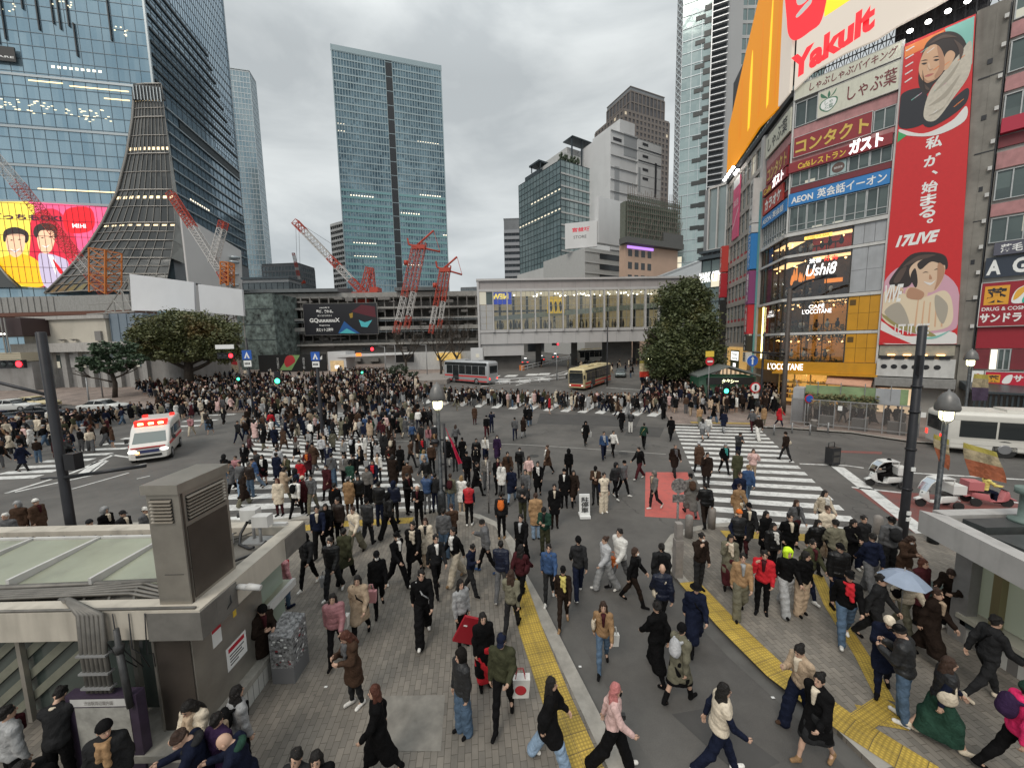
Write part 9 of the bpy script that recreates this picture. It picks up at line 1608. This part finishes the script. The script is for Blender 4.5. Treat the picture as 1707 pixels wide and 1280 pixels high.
rows((400,640),'''200 652 0 stand coat:cream slim:maroon long:auburn h:1.6
285 662 178 walk jacket:white slim:black cap:black backpack:black h:1.7
322 642 170 stand coat:maroon slim:black beanie:cream h:1.62
366 642 10 walk jacket:grey straight:khaki short:hairblack backpack:grey h:1.7
400 852 20 walk jacket:navy straight:black short:hairblack h:1.76
440 815 15 walk coat:black slim:black bob:hairblack h:1.62
500 802 -20 stand puffer:darkbrown slim:black short:hairblack h:1.74
578 848 -10 walk hoodie:cream wide:khaki short:hairbrown crossbag:palegrey h:1.68
640 800 170 step puffer:charcoal straight:charcoal beanie:black h:1.7
548 652 175 stand coat:tan slim:brown beanie:grey h:1.62
482 702 175 stand jacket:black straight:black short:hairblack scarf:orange h:1.7
440 572 0 walk coat:maroon slim:black short:hairblack mask:white h:1.66
597 642 8 stand puffer:black slim:black bob:hairblack h:1.62
640 592 0 stand hoodie:ash wide:black short:hairblack h:1.68
700 702 172 stand puffer:black straight:navy short:hairblack h:1.74
772 692 176 stand puffer:navy slim:black hood:navy h:1.7
836 642 60 fold jacket:black slim:black short:hairblack h:1.7
742 762 150 walk puffer:black wide:black hood:black h:1.68
892 712 0 phone jacket:black slim:black bald:black h:1.7
932 642 176 photo puffer:blue slim:grey short:hairblack h:1.68
974 636 170 stand jacket:charcoal slim:navy short:hairblack h:1.66
1050 642 178 stand jacket:khaki slim:jeans short:hairbrown backpack:maroon h:1.68
1105 642 172 stand coat:white slim:beige bob:blond h:1.62
1140 702 178 stand vest:red slim:black short:hairblack crossbag:brown h:1.7 s:white
1175 556 60 stride coat:black slim:black short:hairblack crossbag:white h:1.66
1130 505 10 stand jacket:black straight:black cap:black h:1.74
1225 522 0 stand jacket:ash straight:grey cap:black h:1.7
1285 545 -10 pocket coat:black slim:black short:hairblack h:1.74
1330 500 15 walk coat:brown slim:brown short:hairblack h:1.7
1390 462 5 walk puffer:black slim:charcoal pony:hairblack mask:white h:1.62
1435 512 15 walk hoodie:palepink straight:beige bob:hairbrown h:1.58
1480 562 -5 walk coat:black slim:black short:hairblack scarf:white h:1.7
1300 552 -20 stand coat:white slim:grey long:hairbrown h:1.58
1350 592 170 walk coat:navy slim:paleblue short:hairblack h:1.64
1300 767 178 stand jacket:charcoal slim:black short:hairblack backpack:orange h:1.72 s:tan
1405 692 5 phone puffer:charcoal slim:olive short:hairblack h:1.7
1420 612 -10 walk hoodie:grey straight:charcoal short:hairblack h:1.7
1470 768 176 stand coat:tan straight:paleblue short:hairbrown h:1.7
1515 842 -20 phone jacket:green straight:olive beanie:charcoal h:1.66
1562 712 -5 stand coat:black slim:darkbrown short:hairblack h:1.7
1610 612 -12 stand coat:black slim:black beanie:black h:1.68
1655 602 0 walk coat:darkbrown skirt:darkbrown long:hairblack h:1.58 s:black,boot
1632 482 175 stand hoodie:black slim:black hood:black h:1.66
1528 448 -60 walk coat:brown slim:black bun:hairbrown strap:white h:1.6
1220 386 5 walk jacket:white wide:navy long:hairblack mask:white h:1.6
1278 386 10 walk long:purple slim:black long:hairblack mask:white h:1.64
828 242 -5 walk jacket:palegrey straight:white long:hairblack scarf:blue h:1.58
712 302 178 walk hoodie:maroon slim:black short:hairblack h:1.72
747 304 10 walk coat:darkbrown slim:black bob:auburn h:1.64
668 394 5 walk long:black slim:black bob:hairblack h:1.6
718 377 0 stand long:charcoal slim:black short:hairblack mask:white h:1.74
605 442 -20 walk coat:black slim:black long:hairbrown scarf:beige h:1.6
575 512 5 walk jacket:black straight:charcoal cap:black h:1.72
525 512 0 stand jacket:ash straight:black short:hairblack h:1.7
447 447 0 walk long:navy slim:navy short:hairblack mask:white h:1.74
350 422 -10 wpocket jacket:charcoal slim:black short:hairblack h:1.7
343 472 5 fold coat:maroon slim:black short:hairbrown scarf:orange h:1.6
245 512 -15 phone jacket:olive slim:black short:hairblack mask:white h:1.68
195 440 -60 point coat:white slim:cream bob:hairbrown h:1.64
285 386 175 walk jacket:ash skirt:black long:auburn strap:white h:1.58
220 332 178 walk coat:brown slim:brown long:hairbrown h:1.62
192 502 172 stand coat:navy slim:navy short:hairblack h:1.7
122 502 5 stand coat:black skirt:maroon long:hairblack scarf:white h:1.6
85 522 -40 wphone jacket:blue straight:paleblue short:hairblack h:1.64
58 562 170 stand puffer:darkbrown straight:jeans short:ash h:1.7
14 562 -8 stand puffer:grey wide:paleblue short:hairblack h:1.74
30 432 10 pocket coat:black slim:charcoal bob:hairblack h:1.62
342 277 178 walk hoodie:palegrey slim:black short:hairblack h:1.7
402 274 177 walk jacket:paleblue straight:palepink short:hairblack crossbag:black h:1.66
72 267 174 walk coat:darkbrown straight:charcoal short:hairblack h:1.72
116 257 178 walk coat:brown slim:black short:hairblack h:1.7
475 230 178 walk coat:cream skirt:palepink long:hairbrown h:1.6
562 382 175 stand jacket:black skirt:black short:hairblack backpack:silver h:1.6
577 282 -30 walk jacket:cream slim:black short:hairbrown h:1.66
617 312 176 walk jacket:navy straight:palegrey cap:navy h:1.74
520 402 -10 stand jacket:palegrey slim:black bob:hairblack h:1.6
690 492 0 stand jacket:white slim:charcoal long:hairblack scarf:beige h:1.6
746 452 10 fold jacket:darkbrown slim:black long:hairbrown crossbag:red h:1.6
800 452 -170 walk long:black slim:black short:hairbrown h:1.66
850 417 65 stride jacket:brown slim:charcoal short:hairblack h:1.7
910 397 5 walk jacket:charcoal straight:green cap:black scarf:red h:1.68
955 442 0 stand jacket:brown slim:black beanie:black mask:white h:1.68
917 472 175 stand jacket:paleblue slim:cream bob:blond backpack:beige h:1.58
902 322 170 walk jacket:charcoal slim:black short:hairblack h:1.72
940 327 5 walk jacket:dustypink slim:grey long:auburn h:1.62
972 322 0 walk jacket:white slim:black hat:white strap:purple h:1.6
915 202 10 walk jacket:grey slim:charcoal short:hairblack backpack:charcoal h:1.7
945 206 -5 walk coat:charcoal slim:black short:hairblack strap:white h:1.7
1032 412 5 stand coat:black slim:white hat:white h:1.74
1070 432 0 stand jacket:black slim:charcoal bob:hairblack h:1.6
1166 202 178 stand coat:brown slim:maroon short:hairblack h:1.66
1226 267 0 walk jacket:black straight:maroon cap:black mask:white h:1.72
1250 242 175 photo jacket:navy slim:navy short:hairblack h:1.7
1365 279 178 walk jacket:grey slim:navy short:hairblack h:1.7
1407 267 170 walk coat:darkbrown slim:palegrey long:hairbrown h:1.6
1417 203 160 walk coat:black slim:black bob:hairblack h:1.6
1438 210 175 walk coat:black straight:jeans short:hairblack h:1.74''',1)
rows((700,640),'''822 305 0 walk coat:black slim:black hood:black strap:white h:1.68
912 374 -5 walk jacket:blue straight:navy short:hairblack scarf:palegrey h:1.7
958 360 10 walk jacket:white slim:black short:hairblack strap:navy h:1.62
1110 320 150 stride hoodie:green slim:black short:hairblack crossbag:yellow h:1.72
1245 282 170 walk coat:black slim:black cap:black h:1.72
1000 236 -170 walk long:black slim:black short:hairblack h:1.74
1045 242 150 read puffer:charcoal straight:white short:hairblack h:1.66
1088 474 -70 stride jacket:black straight:maroon short:hairblack backpack:black h:1.72 s:white
1262 460 0 walk coat:darkbrown straight:charcoal short:ash scarf:grey h:1.74
1382 447 176 wpocket coat:brown slim:charcoal beanie:silver h:1.7
1508 447 0 wpocket jacket:black slim:black beanie:palegrey scarf:teal h:1.64
1577 385 5 phone puffer:charcoal straight:navy short:hairblack h:1.74
1420 512 -20 face coat:darkbrown slim:charcoal short:hairblack h:1.7
1570 512 172 stand jacket:olive straight:olive short:hairblack h:1.78
1648 482 -25 photo puffer:palepink slim:beige bob:hairbrown h:1.6
1160 622 -68 step jacket:ash slim:charcoal hood:ash h:1.66 s:white
1340 656 175 wpocket long:ash slim:grey cap:black backpack:brown h:1.74
1412 710 170 walk puffer:black slim:darkbrown short:hairblack h:1.68 s:black,boot
1580 652 -10 pocket jacket:navy slim:black short:hairbrown h:1.76
1622 602 165 walk jacket:blue slim:jeans short:blond h:1.76
1575 700 0 walk coat:tan skirt:cream short:hairbrown crossbag:palegrey h:1.6
872 597 -20 phone jacket:brown slim:charcoal cap:black h:1.74
912 637 10 stand vest:cream wide:cream short:hairblack backpack:black h:1.68 s:white
970 570 20 walk puffer:charcoal slim:black hood:charcoal h:1.68 s:white
1008 557 35 wpocket puffer:grey slim:black beanie:black h:1.68 s:white''',1)
rows((1137,600),'''100 400 178 walk jacket:palegrey skirt:grey long:hairblack h:1.56
128 385 176 walk jacket:white skirt:palegrey bob:hairblack h:1.56
205 362 178 walk coat:navy straight:palegrey short:hairblack h:1.7
375 400 175 walk jacket:darkbrown wide:white cap:palegrey h:1.76
345 360 170 walk jacket:grey slim:maroon cap:white h:1.74
510 503 -165 wpocket jacket:darkbrown slim:charcoal beanie:darkbrown strap:cream h:1.7
620 320 10 stand jacket:charcoal straight:black short:hairblack h:1.72
1085 365 170 stand jacket:ash slim:black short:hairblack h:1.72''',1)
for S,hd,c,hr,dx in((S1,RAD(-14),'black',('hood','black'),.92),(S3,RAD(160),'yellow',('hood','charcoal'),.92)):
 x,y=seat_on(S,hd,dx);o=person(x,y,math.degrees(hd)-90,'ride','jacket',c,'straight','black' if c=='black' else 'navy',hr[0],hr[1],[],h=1.45,lod=0,z=-.02,where=' on a delivery scooter')
 J=skel('ride');o.location.z=.66-J['hip'][2]*.853
 # mid distance: the streams on the crossings, scattered over their ground
def zone(n,poly,faces,where,tag_,lod=2,gap=.5,seed=1,poses=('walk','stride','step','stand','wpocket','wphone')):
 r=random.Random(seed);xs=[p[0]for p in poly];ys=[p[1]for p in poly];k=0;tries=0
 tcs=['black']*7+['charcoal']*4+['navy']*3+['darkbrown']*3+['brown','brown','grey','olive','beige','cream','white','palegrey','maroon','tan','khaki','blue','dustypink','palepink','red','silver','green']
 while k<n and tries<n*60:
  tries+=1;px,py=r.uniform(min(xs),max(xs)),r.uniform(min(ys),max(ys))
  if not inside(poly,px,py):continue
  p=G(px,py)
  if any(abs(p.x-a)<gap and abs(p.y-b)<gap*1.5 for a,b in PEOPLE):continue
  PEOPLE.append((p.x,p.y));k+=1;top=r.choice(['jacket','puffer','coat','coat','long','hoodie']);f=r.choice(faces)+r.uniform(-15,15);hair,hc=r.choice([('short','hairblack'),('short','hairblack'),('short','hairbrown'),('long','hairblack'),('long','hairbrown'),('bob','hairblack'),('beanie','black'),('beanie','grey'),('cap','black'),('hood','charcoal')])
  acc=r.choice([[],[],[],[('backpack',r.choice(['black','grey','navy','red','olive','cream']))],[('scarf',r.choice(['cream','grey','red','tan']))],[('crossbag',r.choice(['black','brown','white','tan']))],[('strap',r.choice(['cream','brown','black']))]])
  o=person(p.x,p.y,f,r.choice(poses),top,r.choice(tcs),r.choice(['slim','slim','straight','straight','wide','skirt']),r.choice(['black','black','charcoal','navy','jeans','grey','beige','cream','brown','white','khaki']),hair,hc,acc,h=r.uniform(1.55,1.76),lod=lod,z=p.z,where=where);o['group']=tag_
zone(20,[(385,745),(400,700),(420,682),(600,690),(640,745),(560,735),(480,735)],(175,180,-170,10),' on the left crossing','people on the left crossing',2,.6,3)
zone(4,[(560,690),(690,690),(720,715),(640,745)],(0,175,40,-60),' right of the left crossing','people right of the left crossing',2,.55,4)
zone(9,[(0,735),(210,700),(215,745),(150,760),(0,800)],(80,100,-80,60),' by the ambulance','people left of the ambulance',1,.6,5)
zone(5,[(300,700),(390,692),(380,722),(320,728)],(10,175,90),' right of the ambulance','people right of the ambulance',2,.7,8)
zone(9,[(725,672),(1110,690),(1110,700),(900,690),(725,684)],(85,-85,90,95),' on the far crossing','people on the far crossing',2,.55,6)
zone(8,[(1080,690),(1290,690),(1300,712),(1130,716)],(178,170,-160,20,90),' at the far right corner','people at the far right corner',2,.5,7)
zone(42,[(365,775),(470,725),(700,725),(800,760),(850,830),(700,845),(480,845),(375,850)],(0,10,175,180,-30,150),' near the left kerb','people near the left kerb',1,.55,12)
for px,py in((150,884),(205,868),(242,862),(60,848),(30,852),(175,862),(10,872)):
 x,y=hit(px,py-6,1.55);PEOPLE.append((x,y));zz=random.Random(px);person(x,y,zz.choice((70,90,20)),'stand',zz.choice(('jacket','coat','hoodie')),zz.choice(('black','olive','navy','grey','brown','charcoal','beige')),'slim',zz.choice(('black','navy','charcoal')),zz.choice(('short','hood','beanie','cap')),zz.choice(('black','white','palegrey','charcoal')),[],h=1.66,lod=1,z=gz(x,y),where=' behind the left roof')['group']='people behind the left roof'
 # things people carry
def carried(nm,lb,cat,m,mt=None):return one(nm,lb,cat,m,mt)
def handbag(nm,lb,cat,x,y,z,w,h,d,c,c2=None,rz=0):
 m=MB().mat(mat('bag_'+c,COLS[c],.5,noise=.1));s=.82;m.hexa([(-w*s/2,-d*s/2,0),(w*s/2,-d*s/2,0),(w*s/2,d*s/2,0),(-w*s/2,d*s/2,0),(-w/2,-d/2,h),(w/2,-d/2,h),(w/2,d/2,h),(-w/2,d/2,h)])
 if c2:m.mat(mat('bag_'+c2,COLS[c2],.5,noise=.1));m.ell((0,-d*.47,h*.45),(w*.3,.012,h*.26),14,8)
 for q in(-1,1):m.path([(-w*.25,q*d*.3,h),(-w*.15,q*d*.1,h+.16),(w*.15,q*d*.1,h+.16),(w*.25,q*d*.3,h)],.008,5)
 o=m.build(nm);o.location=(x,y,z);o.rotation_euler.z=rz;return T(o,lb,cat)
def near(px,py,z):return hit(px,py,z)
for a in(('shopping_bag','white plastic bag with a teal disc held by the person in dusty pink',570,1045,.75,.34,.3,.14,'white','teal'),('shopping_bag','pink carrier bag beside the person in the beige coat',620,1003,.75,.26,.3,.1,'pink',None),('shopping_bag','white and red carrier bags held by the person in the olive jacket',868,1158,.45,.36,.38,.16,'white','red'),('shopping_bag','orange tote held by the person in the silver puffer jacket',1020,945,.62,.36,.3,.14,'orange',None),('shopping_bag','small white plastic bag held by the person in the tan jacket and jeans',1024,1075,.5,.2,.26,.1,'white',None),('shopping_bag','white bag hanging by the person in the black hooded coat on the asphalt',983,728,.5,.26,.32,.12,'white',None),('shopping_bag','white carrier bag by the person in brown at the middle of the junction',611,778,.45,.26,.34,.12,'palegrey',None),('shopping_bag','pale bag held by the person in the black puffer jacket with a white mask',542,978,.45,.24,.3,.12,'palegrey',None)):
 x,y=near(a[2],a[3],a[4]);handbag(a[0],a[1],'bag',x,y,a[4],*a[5:8],*a[8:])
x,y=near(783,1050,.85);m=MB();m.hexa([(-.26,-.03,-.32),(.26,-.03,-.32),(.26,.03,-.32),(-.26,.03,-.32),(-.26,-.03,.32),(.26,-.03,.32),(.26,.03,.32),(-.26,.03,.32)]);o=carried('red_folder','large flat crimson folder carried at a tilt by a long-haired person','folder',m,mat('folder_crimson',(.30,.008,.018),.5));o.location=(x,y,.85);o.rotation_euler=(.15,.45,.3);m=MB();m.box(-.2,-.12,-.04,-.032,.1,.13);m.build('tag',WHITEL,o)
x,y=near(1508,955,1.95);m=MB();n_=8;R_=.42;prof=[(0,.22),(.16,.19),(.3,.1),(R_,0)];rows_=[[(r_*math.cos(2*math.pi*k/n_),r_*math.sin(2*math.pi*k/n_),z)for k in range(n_)]for r_,z in prof[1:]];i=0
for k in range(n_):
 m.poly([(0,0,.22),rows_[0][k],rows_[0][(k+1)%n_]])
 for j in range(2):m.quad(rows_[j][k],rows_[j+1][k],rows_[j+1][(k+1)%n_],rows_[j][(k+1)%n_])
o=carried('umbrella','open pale blue grey umbrella over the crowd by the right entrance','umbrella',m,mat('umbrella_blue',(.26,.31,.40),.5,noise=.1));o.location=(x,y,1.78);m=MB();m.tube((0,0,-.75),(0,0,.3),.01,n=6);[m.tube((0,0,.2),(R_*math.cos(2*math.pi*k/n_),R_*math.sin(2*math.pi*k/n_),-.005),.005,n=3)for k in range(n_)];m.build('shaft',GRYP,o)
x,y=near(918,1000,1.0)
for lb,px,py,z,c in(('white compact camera hanging before the person in the black hooded top',709,1000,1.05,WHITEL),('small black camera held by the pink-haired person',1037,1193,.95,BLK)):x,y=near(px,py,z);m=MB().mat(c);m.box(-.05,.05,-.03,.03,-.035,.035);m.mat(BLK);m.tube((0,-.03,0),(0,-.06,0),.025,n=10);o=carried('camera',lb,'camera',m);o.location=(x,y,z)
# the dense far crowd: one mass
def crowd():
 r=np.random.default_rng(5);base=[]
 for pose,top,bot,hair in(('walk','coat','slim','short'),('stand','jacket','straight','short'),('step','long','slim','long'),('wphone','puffer','slim','bob'),('stride','jacket','wide','beanie'),('stand','coat','skirt','long')):
  J=skel(pose);vs=[];qs=[];cs=[];n=0;hv,hq=hair_mesh(hair,.04);hm=head_mat(J);hv=np.array([tuple(hm@Vector(v))for v in hv])
  for cid,(v,q)in enumerate((grow(P_body(J),.05),g_top(top,J,.06),g_bottom(bot,J,.06),(hv,hq))):vs.append(v);qs.append(q+n);cs.append(np.full(len(v),cid));n+=len(v)
  base.append((np.concatenate(vs),np.concatenate(qs),np.concatenate(cs)))
 Z=[(20,[(1332,695),(1512,711),(1512,716),(1332,701)]),(80,[(385,735),(420,690),(600,690),(640,740)]),(50,[(560,690),(690,690),(720,712),(640,735)]),(34,[(0,740),(210,700),(215,740),(0,795)]),(520,[(210,622),(430,628),(560,632),(700,640),(690,672),(560,682),(420,684),(300,678),(235,664)]),(400,[(300,640),(560,640),(720,650),(720,676),(420,688),(260,682)]),(120,[(560,622),(660,628),(680,645),(560,640)]),(110,[(0,716),(110,710),(225,696),(330,678),(400,684),(300,700),(200,708),(0,740)]),(210,[(1060,640),(1250,652),(1290,690),(1080,690)]),(26,[(880,612),(1080,606),(1085,618),(1050,640),(1085,640)]),(140,[(730,662),(1100,682),(1100,690),(730,676)]),(90,[(1190,640),(1310,655),(1300,690),(1200,690)])]
 TC=np.array([COLS[c]for c in['black']*13+['charcoal']*6+['navy']*4+['darkbrown']*5+['brown','grey','olive','beige','cream','cream','white','palegrey','palegrey','maroon','khaki','palepink']]);BC=np.array([COLS[c]for c in('black','black','charcoal','navy','jeans','grey','beige')]);HC_=np.array([COLS[c]for c in('hairblack','hairblack','hairblack','hairbrown','hairbrown','auburn','palegrey')])
 V=[];Q=[];C=[];n=0;pos=[]
 for k,poly in Z:
  xs=[p[0]for p in poly];ys=[p[1]for p in poly];c=0;t=0
  while c<k and t<k*25:
   t+=1;px,py=r.uniform(min(xs),max(xs)),r.uniform(min(ys),max(ys))
   if not inside(poly,px,py):continue
   p=G(px,py)
   if any(abs(p.x-a)<.45 and abs(p.y-b)<.45 for a,b in PEOPLE):continue
   PEOPLE.append((p.x,p.y));c+=1;v,q,cid=base[r.integers(len(base))];a=r.choice([0,math.pi,math.pi/2,-math.pi/2,.6,2.8])+r.normal()*.3;s=r.uniform(.9,1.03);R=np.array([[math.cos(a),-math.sin(a),0],[math.sin(a),math.cos(a),0],[0,0,1]])
   V.append((v*np.array((.92,.92,1))*s)@R.T+np.array((p.x,p.y,p.z)));Q.append(q+n);n+=len(v);col=np.stack([np.array((.50,.32,.23)),TC[r.integers(len(TC))]*r.uniform(.8,1.3),BC[r.integers(len(BC))],HC_[r.integers(len(HC_))]]);C.append(col[cid])
 V=np.concatenate(V);Q=np.concatenate(Q);C=np.concatenate(C);me=to_mesh('crowd',V,Q,[CROWDM]);at=me.color_attributes.new('cloth','FLOAT_COLOR','POINT');at.data.foreach_set('color',np.concatenate([np.clip(C,0,1),np.ones((len(C),1))],1).ravel());T(link('crowd',me),'dense mass of mostly dark-coated people filling the far side of the junction','crowd',kind='stuff')
crowd()
print('PEOPLE',len([o for o in bpy.data.objects if o.get('category')=='person']),'dup labels',sum(1 for k,v in USED.items()if v>1))
